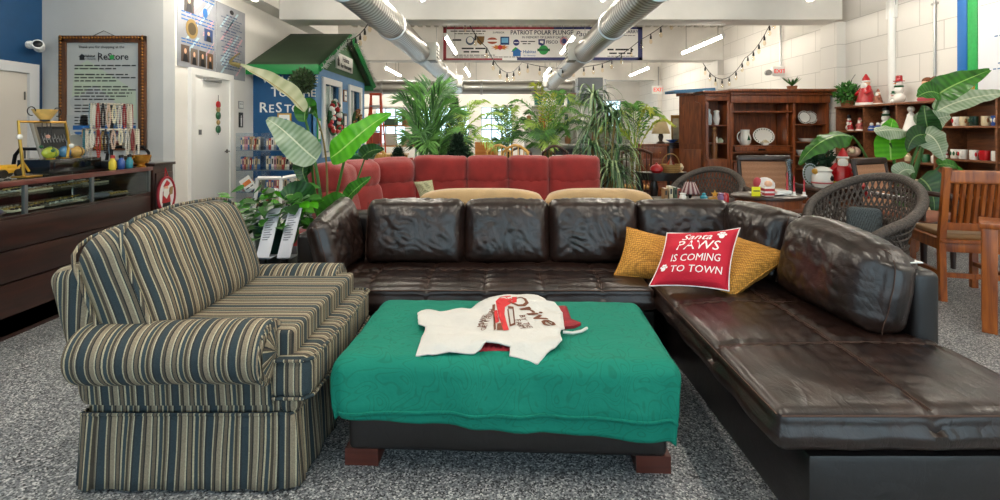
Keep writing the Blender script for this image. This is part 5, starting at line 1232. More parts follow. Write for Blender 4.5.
def sign_holder(x0, lab):
    d_ = 3.02; t = thing('sign_holder', lab, 'sign holder', (X(x0+8, d_), d_+.02, 0), 0, 'grey slanted sign holders'); kw = dict(parent=t, world=True)
    A, B, C_, E = P(x0, 258, d_), P(x0+13, 258, d_), P(x0+25, 208, d_+.22), P(x0+12, 210, d_+.22)
    Q = [A, B, C_, E]; n = (B-A).cross(E-A).normalized()*.004
    MB().add([p-n for p in Q]+[p+n for p in Q], [(0, 1, 2, 3), (7, 6, 5, 4), (0, 1, 5, 4), (1, 2, 6, 5), (2, 3, 7, 6), (3, 0, 4, 7)]).build('slanted_plate', mat('holder_grey', '#b9bcc6', .3), **kw)
    sc_ = MB(); s = n*1.3 if n.y < 0 else -n*1.3
    for k in range(12):
        f = .35+.05*k; a = A.lerp(E, f); b = B.lerp(C_, f); sc_.tube([a.lerp(b, .15)+s, a.lerp(b, .55+.3*((k*7) % 5)/5)+s], .0025, 4)
    sc_.build('small_print', mat('holder_print', '#6d7078', .6), **kw)
    MB().add([A-n*2, B-n*2, B+V((0, .12, -.01)), A+V((0, .12, -.01))], [(0, 1, 2, 3)]).build('foot_plate', mat('holder_grey', '#b9bcc6', .3), solid=.006, **kw)
    z = A.z-.012; MB().span((A.x+.02, d_+.005, 0), (A.x+.05, d_+.035, z)).build('post', BLKMET, **kw); MB().span((A.x-.04, d_-.06, 0), (A.x+.1, d_+.08, .012)).build('base', BLKMET, **kw)
sign_holder(256, 'grey slanted sign holder behind the far arm of the striped armchair, left one'); sign_holder(277, 'grey slanted sign holder beside the leather sofa arm, right one')
# ================================================================== RED SECTIONAL (faces the viewer)
def fabric(name, c, var=.18, rough=.9):
    return mat(name, c, rough, var=var, vscale=7, bump=.35, bscale=160, sheen=.3)
REDS = fabric('red_chenille', '#8a2421')
t = thing('red_sectional_sofa', 'red fabric reclining sectional sofa curving behind the beige sofa', 'sofa', (0, 5.1, 0)); RS = t
kw = dict(parent=t, world=True)
def puff(h, r, n, M, nm, seed, amp=.03, m=REDS, wr=.01, sag=0, **k):
    def warp(w, u):
        w = V(w); pf = (1-abs(u[0])**3)*(1-abs(u[2])**3)
        w.y += math.copysign(amp, u[1])*pf if abs(u[1]) > .3 else 0
        q = wr*(noise.noise(V((w.x*8+seed, w.y*5, w.z*4)))); w.y -= q; w.z += q*.6+.01*(1-u[0]**2)*u[2]-sag*(1-u[0]**2)*(u[2] < 0)*abs(u[2])
        w.y -= .012*math.exp(-((1+u[2])/.35)**2)*math.sin(u[0]*16+seed)*(u[1] < 0)
        return w
    return MB().rbox(h, r, n, warp, M).build(nm, m, smooth=70, **{**kw, **k})
yb = 5.3
MB().span((-1.2, 4.75, .05), (1.1, 5.5, .42), bev=.03).build('base', REDS, **kw)
secs = [(413, 466), (466.5, 508), (508.5, 549), (549.5, 600)]
for i, (a, b) in enumerate(secs):
    x0, x1 = X(a, yb-.1), X(b, yb-.1); cx, hx = (x0+x1)/2, (x1-x0)/2
    puff((hx+.01, .13, .135), .055, (18, 6, 10), T(cx, yb+.03, .885) @ R(-6, 'X'), 'headrest_cushion', i*3.1, .04, sag=.05)
    puff((hx+.008, .11, .19), .05, (18, 6, 10), T(cx, yb-.02, .61) @ R(-8, 'X'), 'lumbar_cushion', i*2.3+1, .05)
    MB().rbox((hx, .32, .08), .05, (10, 10, 4), None, T(cx, 4.92, .46)).build('seat_cushion', REDS, **kw)
# wing on the left, running towards the viewer
for i, (x, y, rz) in enumerate(((-1.16, 5.18, 28), (-1.42, 4.78, 62), (-1.53, 4.47, 82))):
    Mx = T(x, y, 0) @ R(rz, 'Z')
    puff((.25, .14, .14), .11, (14, 6, 8), Mx @ T(0, 0, .87) @ R(-6, 'X'), 'headrest_cushion', i*4.7+9, .05, sag=.04)
    puff((.25, .12, .2), .09, (14, 6, 10), Mx @ T(0, -.05, .6) @ R(-8, 'X'), 'lumbar_cushion', i*3.9+5, .05)
    MB().rbox((.25, .3, .19), .05, (8, 8, 6), None, Mx @ T(0, -.02 if i else 0, .24)).build('base_section', REDS, **kw)
MB().rbox((.13, .36, .3), .1, (6, 12, 8), None, T(1.17, 4.95, .33)).build('arm', REDS, **kw)
PATC = weave_mat('leafy_green_print', '#c9c2a0', '#5c6a44')
pillow('patterned_pillow', 'small cream and green patterned cushion on the red sofa left corner', PATC, [P(421, 200, 4.72), P(437, 199, 4.72), P(432, 180, 4.86), P(414, 182, 4.86)], .05, 12)
# ================================================================== BEIGE SOFA (seen from behind)
BEI = fabric('beige_tweed', '#bf9d70', .12); BEI2 = BEI
t = thing('beige_sofa', 'beige tweed sofa seen from behind with two domed back cushions', 'sofa', (.26, 4.05, 0)); kw = dict(parent=t, world=True)
MB().rbox((.95, .38, .2), .04, (12, 8, 4), None, T(.26, 4.1, .24)).build('base', BEI, **kw)
MB().rbox((.95, .08, .33), .05, (14, 4, 8), None, T(.26, 3.78, .4)).build('backrest', BEI, **kw)
for a, b in ((417, 545), (545, 655)):
    x0, x1 = X(a, 3.8), X(b, 3.8); hx = (x1-x0)/2
    def dome(w, u, hx=hx): w = V(w); w.z += .06*(1-abs(u[0])**4)*max(0, u[2])-.02*max(0, u[2]); return w
    MB().rbox((hx, .1, .19), .06, (24, 6, 10), dome, T((x0+x1)/2, 3.84, .62)).build('back_cushion', BEI, smooth=70, **kw)
for x in (-.2, .72): MB().rbox((.44, .28, .07), .04, (8, 8, 3), None, T(x, 4.2, .47)).build('seat_cushion', BEI, **kw)
for x in (-.74, 1.26): MB().rbox((.1, .36, .26), .06, (4, 8, 6), None, T(x, 4.08, .34)).build('arm', BEI, **kw)
# ================================================================== PALMS AND TREES
PALM = mat('palm_leaflet', '#5d9340', .5, var=.35, vscale=9); PALML = mat('pale_palm_leaflet', '#9cbb55', .5, var=.3, vscale=9); PALMD = mat('dark_palm_leaflet', '#3a6632', .5, var=.35, vscale=9); PALMY = mat('yellow_palm_leaflet', '#b3bd3f', .5, var=.3, vscale=6)
TRUNK = mat('palm_stem', '#7d6a38', .7, var=.3, vscale=20)
def frond(parent, a, b, c, L, w, m, n=26, droop=.4, seed=0, nm='frond', fwd=.75):
    rn = random.Random(seed); cv = bez([a, b, c], n); mb = MB(); mb.tube(cv, [.009-.007*k/n for k in range(n+1)], 5)
    for i in range(int(n*.22), n):
        p = cv[i]; tg = (cv[i+1]-cv[i]).normalized(); s0 = tg.cross(V((0, 0, 1))); s0 = s0.normalized() if s0.length > .05 else V((1, 0, 0))
        s0 = (s0+V((0, 0, 1)).cross(tg)*0).normalized(); ll = L*math.sin(PI*(.12+.84*i/n))**.7*rn.uniform(.85, 1.1)
        for s in (-1, 1):
            d = (s0*s+tg*fwd+V((rn.uniform(-.15, .15), rn.uniform(-.3, .3), rn.uniform(-.1, .3)))).normalized()
            q = [p, p+d*ll*.5, p+d*ll-V((0, 0, droop*ll))]
            wd = d.cross(V((rn.uniform(-.4, .4), -1, .5))).normalized()*w
            mb.add([q[0], q[1]-wd, q[1]+wd, q[2]], [(0, 1, 3, 2)])
    return mb.build(nm, m, parent, smooth=0)
def palm(name, lab, loc, potr, poth, potm, fr, stem_h, seed, leaflets, wl=.011, nst=4, fwd=.75):
    t = thing(name, lab, 'palm', loc); pot(t, potr, poth, potm); rn = random.Random(seed)
    for k in range(nst): a = k*2*PI/nst+.4; MB().tube(bez([(.05*math.cos(a), .05*math.sin(a), poth-.06), (.06*math.cos(a), .06*math.sin(a), stem_h*.6), (.09*math.cos(a), .09*math.sin(a), stem_h)], 8), .018, 8).build('stem', TRUNK, t)
    for k, (dx, dy, z1, h, m) in enumerate(fr):
        a = V((rn.uniform(-.08, .08), rn.uniform(-.08, .08), stem_h*rn.uniform(.75, 1))); c = V((dx, dy, z1)); b = V((dx*.4, dy*.4, max(z1, a.z)+h)); frond(t, a, b, c, leaflets*rn.uniform(.8, 1.1), wl, m, 26, .35 if fwd < 1 else .12, seed*50+k, 'frond', fwd)
    return t
rn = random.Random(4); D = 7.0
fr = []
for k in range(15): a = PI*(.1+.8*k/14)+rn.uniform(-.08, .08); fr.append((.62*math.cos(a)*rn.uniform(.5, 1.1), rn.uniform(-.35, .35), 1.25+.7*math.sin(a)*rn.uniform(.75, 1.05), .15, PALM if k % 3 else PALMD))
for k in range(10): a = rn.uniform(0, 6.28); fr.append((.6*math.cos(a), .4*math.sin(a), rn.uniform(.85, 1.2), .3, PALMD if k % 2 else PALM))
palm('kentia_palm', 'large dense fan-shaped green palm behind the red sofa, left', (X(428, D), D, 0), .22, .36, POTBLK, fr, .8, 4, .42, .012, 6, 1.5)
D = 7.6; fr = [(.55, -.1, 1.72, .1, PALML), (.75, .1, 1.55, .12, PALML), (.8, -.2, 1.3, .3, PALML), (.4, .2, 1.75, .05, PALML), (-.2, .1, 1.6, .15, PALM), (.6, -.3, 1.05, .4, PALML), (.15, -.3, 1.5, .2, PALML), (-.4, 0, 1.3, .2, PALM), (.3, .3, 1.2, .4, PALM)]
palm('areca_palm', 'pale feathery palm leaning right of the dense fan palm', (X(452, D), D, 0), .18, .32, TERRA, fr, .85, 9, .3, .012, 4)
D = 9.2; fr = []
for k in range(24): a = 2*PI*k/24; fr.append((1.05*math.cos(a)*rn.uniform(.35, 1.0), .5*math.sin(a), rn.uniform(.9, 1.95), rn.uniform(.15, .4), (PALM, PALMD, PALML, PALM)[k % 4]))
fr += [(-.25, -.2, 2.1, .15, PALMY), (.05, -.15, 1.9, .25, PALMY), (.9, -.2, 1.45, .35, PALML), (.75, 0, 1.75, .3, PALM)]
palm('areca_palm', 'wide feathery palm with one yellow frond, centre of the background', (X(547, D), D, 0), .25, .4, TERRA, fr, 1.0, 14, .34, .013, 8)
D = 9.5; fr = []
for k in range(14): a = 2*PI*k/14; fr.append((.5*math.cos(a)*rn.uniform(.4, 1.0), .35*math.sin(a), rn.uniform(.9, 1.75), rn.uniform(.15, .3), (PALMD, PALM, PALML)[k % 3]))
palm('parlor_palm', 'smaller feathery palm left of the wide palm with the yellow frond', (X(506, D), D, 0), .2, .34, POTBLK, fr, .8, 15, .28, .011, 5)
D = 8.0; fr = []
for k in range(11): a = PI*(.14+.86*k/10); fr.append((.62*math.cos(a), rn.uniform(-.2, .2), 1.22+.45*math.sin(a)*rn.uniform(.7, 1), .3, (PALMY, PALML, PALM)[k % 3]))
palm('fishtail_palm', 'yellow green palm arching out right of the strappy dracaena', (X(636, D), D, 0), .2, .34, TERRA, fr, 1.0, 19, .3, .014, 3)
# strappy dracaena behind the right end of the red sofa
D = 6.15; t = thing('dracaena', 'tall strappy-leaved dracaena drooping at the right end of the red sofa', 'plant', (X(604, D), D, 0)); pot(t, .22, .36, TERRA)
STRAP = [mat('strap_leaf', '#5a7f4f', .4, var=.3, vscale=8), mat('strap_leaf_pale', '#93a878', .4, var=.2, vscale=8), mat('strap_leaf_dark', '#35573a', .4, var=.3, vscale=8)]
rn = random.Random(31); heads = [(-.12, .05, 1.72), (.12, -.1, 1.45), (-.18, -.15, 1.1), (.2, .1, 1.05), (.05, -.2, .85), (-.05, .15, 1.35), (.02, -.05, 1.55), (.16, -.1, .75)]
for hx_, hy_, hz_ in heads:
    MB().tube(bez([(hx_*.3, hy_*.3, .3), (hx_*.5, hy_*.5, hz_*.6), (hx_, hy_, hz_)], 8), .014, 7).build('stem', TRUNK, t)
    for gi, m in enumerate(STRAP):
        mb = MB()
        for k in range(16):
            a = rn.uniform(0, 6.28); L = rn.uniform(.25, .46); up = rn.uniform(-.1, .9); p0 = V((hx_, hy_, hz_)); d = V((math.cos(a), math.sin(a)*.8, 0))
            cv = bez([p0, p0+d*L*.45+V((0, 0, L*up*.6)), p0+d*L*.8+V((0, 0, L*(up-.45))), p0+d*L*.85-V((0, 0, L*(1.0-up*.9)))], 7); sd = V((-d.y, d.x, 0)).normalized(); vs = []
            for i, p in enumerate(cv): w_ = .012*(1-(i/7)**2)+.001; vs += [p-sd*w_+V((0, 0, .004)), p, p+sd*w_+V((0, 0, .004))]
            fs = []
            for i in range(7): fs += [(i*3, i*3+1, i*3+4, i*3+3), (i*3+1, i*3+2, i*3+5, i*3+4)]
            mb.add(vs, fs)
        mb.build('leaves', m, t, smooth=0)
# artificial christmas trees
def xtree(name, lab, loc, h, r, seed, z0=.0, trunk=True):
    t = thing(name, lab, 'christmas tree', loc); rn = random.Random(seed); MB().cyl((0, 0, 0), (0, 0, h), .025, .008, 8).build('trunk', BROWNC, t)
    for q in range(2):
        mb = MB()
        for k in range(420):
            s = rn.random()**.8; z = z0+(h-z0)*(.12+.88*s); rr = r*(1-s)*.95+.04; a = rn.uniform(0, 6.28); p0 = V((rr*.35*math.cos(a), rr*.35*math.sin(a), z)); p1 = V((rr*math.cos(a), rr*math.sin(a), z-.08*rr+rn.uniform(-.02, .06)))
            mb.tube([p0, p1], [.012, .004], 4)
            for j in range(5):
                f = rn.uniform(.3, 1); p = p0.lerp(p1, f); e = V((rn.uniform(-1, 1), rn.uniform(-1, 1), rn.uniform(-.4, .8))).normalized()*.07; sd = e.cross(V((0, 0, 1)))*.2; mb.add([p-sd, p+e, p+sd], [(0, 1, 2)])
        mb.build('branches', mat('fir_dark_green' if q else 'fir_green', '#16301f' if q else '#21402a', .7), t, smooth=0)
    for k in range(3): MB().cyl((0, 0, .08), (.25*math.cos(k*2.1), .25*math.sin(k*2.1), .0), .014, seg=6).build('stand_leg', BLKMET, t)
xtree('christmas_tree', 'thin dark green artificial tree with narrow top behind the dense palm', (X(455, 10.3), 10.3, 0), 1.95, .55, 3); xtree('christmas_tree', 'short bushy dark green artificial tree under the palms behind the red sofa', (X(458, 6.6), 6.6, 0), 1.22, .52, 6); xtree('christmas_tree', 'short dark artificial tree at the left end of the red sofa back', (X(398, 6.8), 6.8, 0), 1.02, .42, 8)
# ================================================================== FAR BACKGROUND
t = thing('wood_cabinet', 'honey orange wooden cabinet back standing behind the red sofa', 'cabinet', (X(486, 9.9), 9.9, 0)); a, b = X(475, 9.9)-X(486, 9.9), X(498, 9.9)-X(486, 9.9); OR = wood('orange_pine', '#c26c1e', '#e0913a', .4, 'x')
MB().span((a, -.02, .45), (b, .02, Z(142, 9.9)), bev=.01).build('back_panel', OR, t); MB().span((a, -.02, .38), (b, .4, .45), bev=.008).build('seat_board', OR, t)
for x in (a+.03, b-.03):
    for y in (.01, .36): MB().cyl((x, y, 0), (x, y, .4), .022, seg=8).build('leg', OR, t)
def wood_chair(nm, lab, loc, rz, m, h=1.0, arch=.12, n=4, grp=None):
    t = thing(nm, lab, 'chair', loc, rz, grp); MB().rbox((.21, .2, .02), .015, (6, 6, 2), None, T(0, 0, .45)).build('seat', m, t)
    for s in (-1, 1):
        MB().tube([(s*.19, .19, 0), (s*.19, .19, .45), (s*.2, .24, h-.05)], .017, 8).build('leg', m, t); MB().tube([(s*.18, -.17, .45), (s*.185, -.18, 0)], .018, 8).build('leg', m, t)
    MB().tube([(-.21+.42*k/10, .245, h-.06+arch*math.sin(PI*k/10)) for k in range(11)], .022, 8).build('top_rail', m, t)
    for k in range(n): x = -.13+.26*k/(n-1); MB().tube([(x, .195, .46), (x*1.05, .24, h-.06+arch*.75)], .009, 6).build('spindle', m, t)
    for y in (-.175, .19): MB().tube([(-.19, y, .2), (.19, y, .2)], .01, 6).build('stretcher', m, t)
    return t
YEL = wood('yellow_birch', '#c58f3c', '#e2b566', .4, 'z')
wood_chair('spindle_chair', 'yellow wooden chair right of the orange cabinet, left of the two', (X(501, 8.3), 8.3, 0), 10, YEL, .98); wood_chair('spindle_chair', 'yellow wooden chair right of the orange cabinet, right of the two', (X(512, 7.6), 7.6, 0), -14, YEL, 1.0)
WALN = wood('dark_walnut_wood', '#2b1710', '#4b2a1c', .35, 'x')
wood_chair('dining_chair', 'dark arched-back dining chair in front of the long white table, left one', (X(521, 8.0), 8.9, 0), 180, WALN, .95, .1, 3); wood_chair('dining_chair', 'dark arched-back dining chair in front of the long white table, right one', (X(556, 8.2), 8.4, 0), 175, WALN, .98, .12, 3)
t = thing('long_table', 'long pale table far behind the red sofa under the palms', 'table', (X(540, 10.2)+.4, 10.2, 0)); MB().span((-1.1, -.4, .73), (1.3, .4, .77), bev=.005).build('top', mat('pale_table', '#cfc9bf', .4), t)
for x in (-1.0, 1.2):
    for y in (-.33, .33): MB().cyl((x, y, 0), (x, y, .73), .025, seg=8).build('leg', STEEL, t)
# back shelving with green bins
D = 14.5; t = thing('steel_shelving', 'tall white shelving at the back holding green storage bins on top', 'shelving', (X(558, D), D, 0)); x0, x1 = X(530, D)-X(558, D), X(580, D)-X(558, D)
for z in (.1, .55, 1.0, 1.5, 1.98): MB().span((x0, -.25, z), (x1, .25, z+.03)).build('shelf', TRIMW, t)
for x in (x0, 0, x1):
    for y in (-.25, .25): MB().span((x-.02, y-.02, 0), (x+.02, y+.02, 2.0)).build('upright', TRIMW, t)
MB().span((x0, .24, .1), (x1, .25, 2.0)).build('back_sheet', mat('shelf_back', '#d2cec6', .6), t)
TEAL = mat('teal_bin', '#1f5f58', .4)
for px, lab in ((538, 'left of the three'), (560, 'middle of the three'), (571, 'right of the three')):
    t = thing('storage_bin', f'dark teal storage bin with brownish lid on the tall back shelving, {lab}', 'storage bin', (X(px, D), D, 2.01), 0, 'teal bins')
    MB().lathe([(.14, 0), (.17, .3), (.175, .3)], (0, 0, 0), 4, R(45, 'Z')).build('body', TEAL, t); MB().box((0, 0, .33), (.27, .27, .05), bev=.01).build('lid', mat('bin_lid', '#8a6258', .5), t)
rn = random.Random(77); GC = [('white', CERAM), ('blue', BLUEC), ('tan', CREAMC), ('red', REDC), ('brown', BROWNC), ('green', GREENC)]
def jar(loc, r, h, m, nm, lab, cat, grp=None, k=0, lid=None):
    t = thing(nm, lab, cat, loc, 0, grp); pr = [[(r*.8, 0), (r, h*.2), (r, h*.65), (r*.5, h*.85), (r*.55, h)], [(r*.6, 0), (r, h*.5), (r*.7, h*.9), (r*.8, h)], [(r, 0), (r, h*.9), (r*.9, h)]][k % 3]
    MB().lathe(pr, (0, 0, 0), 14).build('body', m, t); MB().lathe([(pr[-1][0]*1.08, h), (pr[-1][0]*1.05, h*1.07), (.006, h*1.14)], (0, 0, 0), 12).build('lid', lid or m, t); return t
for zi, z in enumerate((.58, 1.03, 1.53)):
    for i in range(6):
        c = GC[rn.randrange(6)]; jar((X(534+i*8, D), D-.08, z), rn.uniform(.06, .09), rn.uniform(.15, .3), c[1], 'vase', f'{c[0]} vase on tall back shelving, {ORD(i)} from left on {("low", "middle", "upper")[zi]} shelf', 'vase', 'vases on the back shelving', rn.randrange(3))
t = thing('air_handler', 'grey metal air handling cabinet with dark openings under the far duct', 'air handler', (X(589, 15.5), 15.5, 0)); w_ = .42
MB().span((-w_, -.3, 0), (w_, .3, 2.0), bev=.01).build('cabinet', mat('hvac_grey', '#c2c2c0', .4, .3), t); 
for z in (2.0, 2.4): MB().span((-w_, -.3, z), (w_, .3, z+.1)).build('duct_flange', STEEL, t)
MB().span((-w_+.04, -.26, 2.1), (w_-.04, .26, 2.9)).build('duct_riser', mat('hvac_dark', '#6e7173', .35, .6), t)
for x in (-.44, .44): MB().span((x-.03, -.33, 0), (x+.03, -.27, 2.85)).build('corner_rail', STEEL, t)
MB().span((-.3, -.31, 1.3), (.3, -.3, 1.8)).build('access_panel', TRIMW, t)
# ladder, rack and table beyond the booth
t = thing('step_ladder', 'orange fibreglass step ladder beyond the green-roofed booth', 'ladder', (X(376, 12.6), 12.6, 0)); LAD = mat('ladder_orange', '#cf4a1e', .45)
for s in (-1, 1): MB().cyl((s*.2, -.3, 0), (s*.12, 0, 2.2), .03, seg=6).build('rail', LAD, t); MB().cyl((s*.2, .45, 0), (s*.12, .02, 2.15), .02, seg=6).build('rear_leg', LAD, t)
for k in range(6): z = .3+k*.32; q = .2-.08*z/2.2; MB().box((0, -.3+.3*z/2.2, z), (2*q, .08, .03)).build('step', STEEL, t)
MB().box((0, 0, 2.2), (.3, .14, .05), bev=.01).build('top_cap', LAD, t)
D = 15.2; t = thing('stock_rack', 'tall open shelving of boxes and wood beyond the booth', 'shelving', (X(385, D), D, 0)); x0, x1 = -1.0, 1.0
for z in (.2, .8, 1.4, 1.95): MB().span((x0, -.3, z), (x1, .3, z+.04)).build('shelf', PINE if z < 1.5 else TRIMW, t)
for x in (x0, x1):
    for y in (-.3, .3): MB().span((x-.03, y-.03, 0), (x+.03, y+.03, 2.4)).build('upright', STEEL, t)
for i in range(12):
    z = (.24, .84, 1.44)[i % 3]; x = -.8+.5*(i//3); h = rn.uniform(.2, .4); c = ('#b8a184', '#8f6b45', '#d5cfc4', '#4d6a58', '#a3483a')[i % 5]
    t = thing('cardboard_box', f'{("tan", "brown", "white", "green", "red")[i % 5]} box on open shelving beyond booth, {ORD(i//3)} along {("lowest", "middle", "upper")[i % 3]} shelf', 'box', (X(385, D)+x, D-.05, z), rn.uniform(-8, 8), 'boxes beyond the booth')
    MB().box((0, 0, h/2), (.32, .34, h), bev=.006).build('body', mat('box_'+c[1:], c, .7), t); MB().box((0, -.0, h+.002), (.06, .345, .004)).build('tape', mat('tape_tan', '#c9b48c', .4), t)
D = 10.2
t = thing('wood_table', 'light wooden table behind the bright green leaf, beyond the booth', 'table', (X(384, D), D, 0)); 
MB().span((-.45, -.35, .78), (.45, .35, .82), bev=.006).build('top', YEL, t)
for x in (-.4, .4):
    for y in (-.3, .3): MB().span((x-.025, y-.025, 0), (x+.025, y+.025, .78)).build('leg', YEL, t)
MB().span((-.42, -.32, .68), (.42, -.29, .78)).build('apron', YEL, t)
wood_chair('spindle_chair', 'pale wooden chair in front of the light wooden table beyond the booth', (X(378, 8.9), 9.3, 0), 160, YEL, .92)
t = thing('green_crate', 'dark green flat bin behind the white tub chair', 'crate', (X(359, 7.3), 7.3, 0)); MB().lathe([(.2, 0), (.26, .9), (.28, .92), (.24, .92), (.19, .1)], (0, 0, 0), 4, R(45, 'Z')).build('bin', mat('crate_green', '#1f6a34', .5), t); MB().box((0, 0, .94), (.42, .42, .03), bev=.008).build('lid', mat('crate_green', '#1f6a34', .5), t)
# low shelves and goods behind the palms, to the right of centre
D = 11.6; t = thing('white_shelf', 'white open shelf unit with small goods behind the wide palm', 'shelving', (X(572, D), D, 0)); x0, x1 = -1.1, 1.3
for z in (.1, .55, .95, 1.32): MB().span((x0, -.2, z), (x1, .2, z+.03)).build('shelf', TRIMW, t)
for x in (x0, .1, x1): MB().span((x-.015, -.2, 0), (x+.015, .2, 1.35)).build('upright', TRIMW, t)
MB().span((x0, .19, 0), (x1, .2, 1.35)).build('back_panel', TRIMW, t)
for zi, z in enumerate((.58, .98, 1.35)):
    for i in range(8):
        c = GC[rn.randrange(6)]; jar((X(572, D)-1.0+i*.3+(.08 if i == 4 else 0), D-.03, z), rn.uniform(.05, .08), rn.uniform(.12, .26), c[1], 'ornament_jar', f'{c[0]} jar on white shelf behind wide palm, {ORD(i)} from left on {("lower", "middle", "top")[zi]} board', 'jar', 'jars behind the wide palm', rn.randrange(3))
t = thing('black_sideboard', 'long low black sideboard behind the palms right of centre', 'sideboard', (X(582, 9.9), 10.95, 0)); MB().span((-.5, -.2, .08), (.75, .2, .86), bev=.008).build('body', mat('sideboard_black', '#232126', .4), t); MB().span((-.53, -.22, .86), (.78, .22, .9), bev=.005).build('top', mat('sideboard_black', '#232126', .4), t)
for x in (-.3, .12, .54): MB().span((x-.19, -.21, .14), (x+.19, -.2, .82), bev=.003).build('door', mat('sideboard_door', '#2c2a30', .4), t)
for x in (-.45, .7): MB().span((x-.03, -.18, 0), (x+.03, .18, .08)).build('foot', BLACK, t)
# lamp, chest and pictures left of the armoire
D = 9.6; t = thing('dark_chest', 'tall dark mahogany chest of drawers under the beige lamp', 'chest', (X(651, D), D, 0)); w_ = .24
MB().span((-w_, -.22, .0), (w_, .22, 1.0), bev=.006).build('carcass', CHERRY, t); MB().span((-w_-.03, -.25, 1.0), (w_+.03, .24, 1.04), bev=.006).build('top', CHERRY, t)
for k in range(4):
    d_ = MB().span((-w_+.03, -.24, .1+k*.225), (w_-.03, -.22, .3+k*.225), bev=.005).build('drawer', CHERRY, t)
    for s in (-.1, .1): MB().ball((s, -.25, .2+k*.225), .014, 8, 6).build('knob', GOLD, d_)
t = thing('table_lamp', 'table lamp with beige cone shade on the dark chest left of the armoire', 'lamp', (X(660, D), D-.05, 1.04)); MB().lathe([(.09, 0), (.08, .02), (.03, .05), (.05, .13), (.03, .2), (.012, .26)], (0, 0, 0), 16).build('base', mat('lamp_base_dark', '#3a2a20', .4), t); 
mb = MB(); prf = [(.17, .19), (.10, .42)]; mb.grid(lambda a, b: V((prf[0][0]+(prf[1][0]-prf[0][0])*b, 0, .19+.23*b)) @ Matrix.Rotation(a*2*PI, 3, 'Z'), 28, 2); mb.uv = {}; mb.build('lamp_shade', mat('beige_shade', '#d8bd8f', .8), t, solid=.006); MB().cyl((0, 0, .25), (0, 0, .43), .008, seg=8).build('stem', GOLD, t)
D = 9.75; t = thing('dark_cabinet', 'dark wood cabinet with panel doors against the armoire left side', 'cabinet', (X(676, D), D, 0)); w_ = .21
MB().span((-w_, -.2, .0), (w_, .2, 1.02), bev=.006).build('carcass', DKWOODZ, t); MB().span((-w_-.03, -.23, 1.02), (w_+.03, .22, 1.06), bev=.006).build('top', DKWOODZ, t)
for s in (-1, 1):
    d_ = MB().span((s*.1-.085, -.22, .1), (s*.1+.085, -.2, .95), bev=.005).build('door', CHERRY, t); MB().ball((s*.03, -.23, .55), .012, 8, 6).build('knob', GOLD, d_)
for i, (px, py0, py1, wpx, m, lab) in enumerate(((676, 138, 115, 9, mat('gilt_frame', '#b08a4a', .4, .4), 'gold-framed picture leaning on the dark cabinet, rear one'), (684, 138, 117, 8, mat('sage_frame', '#5f8a64', .5), 'green-framed picture leaning on the dark cabinet, front one'))):
    dd = D-.02-.06*i; t = thing('framed_picture', lab, 'picture', (X(px, dd), dd, 1.06)); h = Z(py1, dd)-1.06; w_ = wpx/F*dd; M = FRONT((0, .02, h/2)) @ R(-5, 'X') @ R(-6*i, 'Z')
    MB().box((0, 0, 0), (w_, h, .02), M, bev=.004).build('frame', m, t); MB().box((0, 0, .011), (w_*.68, h*.76, .004), M).build('print', mat('pale_print', '#d9d2bd', .6, var=.3, vscale=9), t)
t = thing('blue_dish', 'shallow blue dish beside the leaning pictures on the dark cabinet', 'dish', (X(672, 9.62), 9.62, 1.06)); MB().lathe([(.04, 0), (.05, .01), (.12, .05), (.115, .055), (.04, .015)], (0, 0, 0), 22).build('bowl', BLUEC, t); MB().lathe([(.05, -.0), (.045, .012)], (0, 0, 0), 16).build('foot_ring', BLUEC, t)
t = thing('blue_awning', 'blue metal shelf panel laid across the armoire top at its left end', 'panel', (X(690, 9.05), 9.05, 1.985)); Mx = R(-4, 'Y') @ R(12, 'Z'); MB().box((0, 0, .03), (.82, .3, .03), Mx, bev=.004).build('panel', mat('panel_blue', '#4b7fa8', .45, .2), t); MB().box((0, -.15, .02), (.82, .015, .05), Mx).box((0, .15, .02), (.82, .015, .05), Mx).build('folded_edge', mat('panel_blue', '#4b7fa8', .45, .2), t)
# carved dining chair and half-round table in front of the chests
t = wood_chair('carved_chair', 'dark carved-back dining chair beside the strappy dracaena', (X(632, 7.4), 7.2, 0), 168, MISSION if False else wood('cherry_chair_wood', '#3a1d11', '#5f3420', .35, 'z'), 1.03, .06, 4)
MB().rbox((.19, .18, .025), .02, (6, 6, 2), None, T(0, 0, .475)).build('seat_pad', mat('pad_gold', '#b58a4a', .8), t)
t = thing('console_table', 'dark half-round console table with turned legs holding a wicker basket', 'table', (X(664, 6.35), 6.35, 0)); WA = [(.34*math.cos(PI+PI*k/16), .3*math.sin(PI+PI*k/16)+.18) for k in range(17)]
BLKW = wood('black_stained_wood', '#141110', '#2a221f', .3, 'x')
MB().prism(WA, .72, .76).build('top', BLKW, t); MB().prism([(x*.92, (y-.18)*.9+.17) for x, y in WA], .66, .72).build('apron', BLKW, t)
for x, y in ((-.28, .1), (-.13, -.02), (.13, -.02), (.28, .1)): MB().lathe([(.03, 0), (.022, .05), (.035, .12), (.02, .3), (.045, .5), (.05, .58), (.03, .66)], (x, y, 0), 12).build('leg', BLKW, t)
t = thing('wicker_basket', 'tan wicker basket with handle and striped napkins on the half-round table', 'basket', (X(671, 6.35), 6.36, .76)); t.scale = (.8, .8, .7); prof = [(.12, 0), (.145, .1), (.15, .15), (.142, .15), (.11, .01)]
MB().lathe(prof, (0, 0, 0), 24).build('basket', mat('wicker_tan', '#b08a52', .8, bump=.8, bscale=70, sc=(1, 1, 3)), t)
for k in range(4): MB().tube([(.147*math.cos(a), .147*math.sin(a), .03+.036*k) for a in [2*PI*j/24 for j in range(24)]], .006, 5, closed=True).build('woven_band', mat('wicker_band', '#9a7440', .8), t)
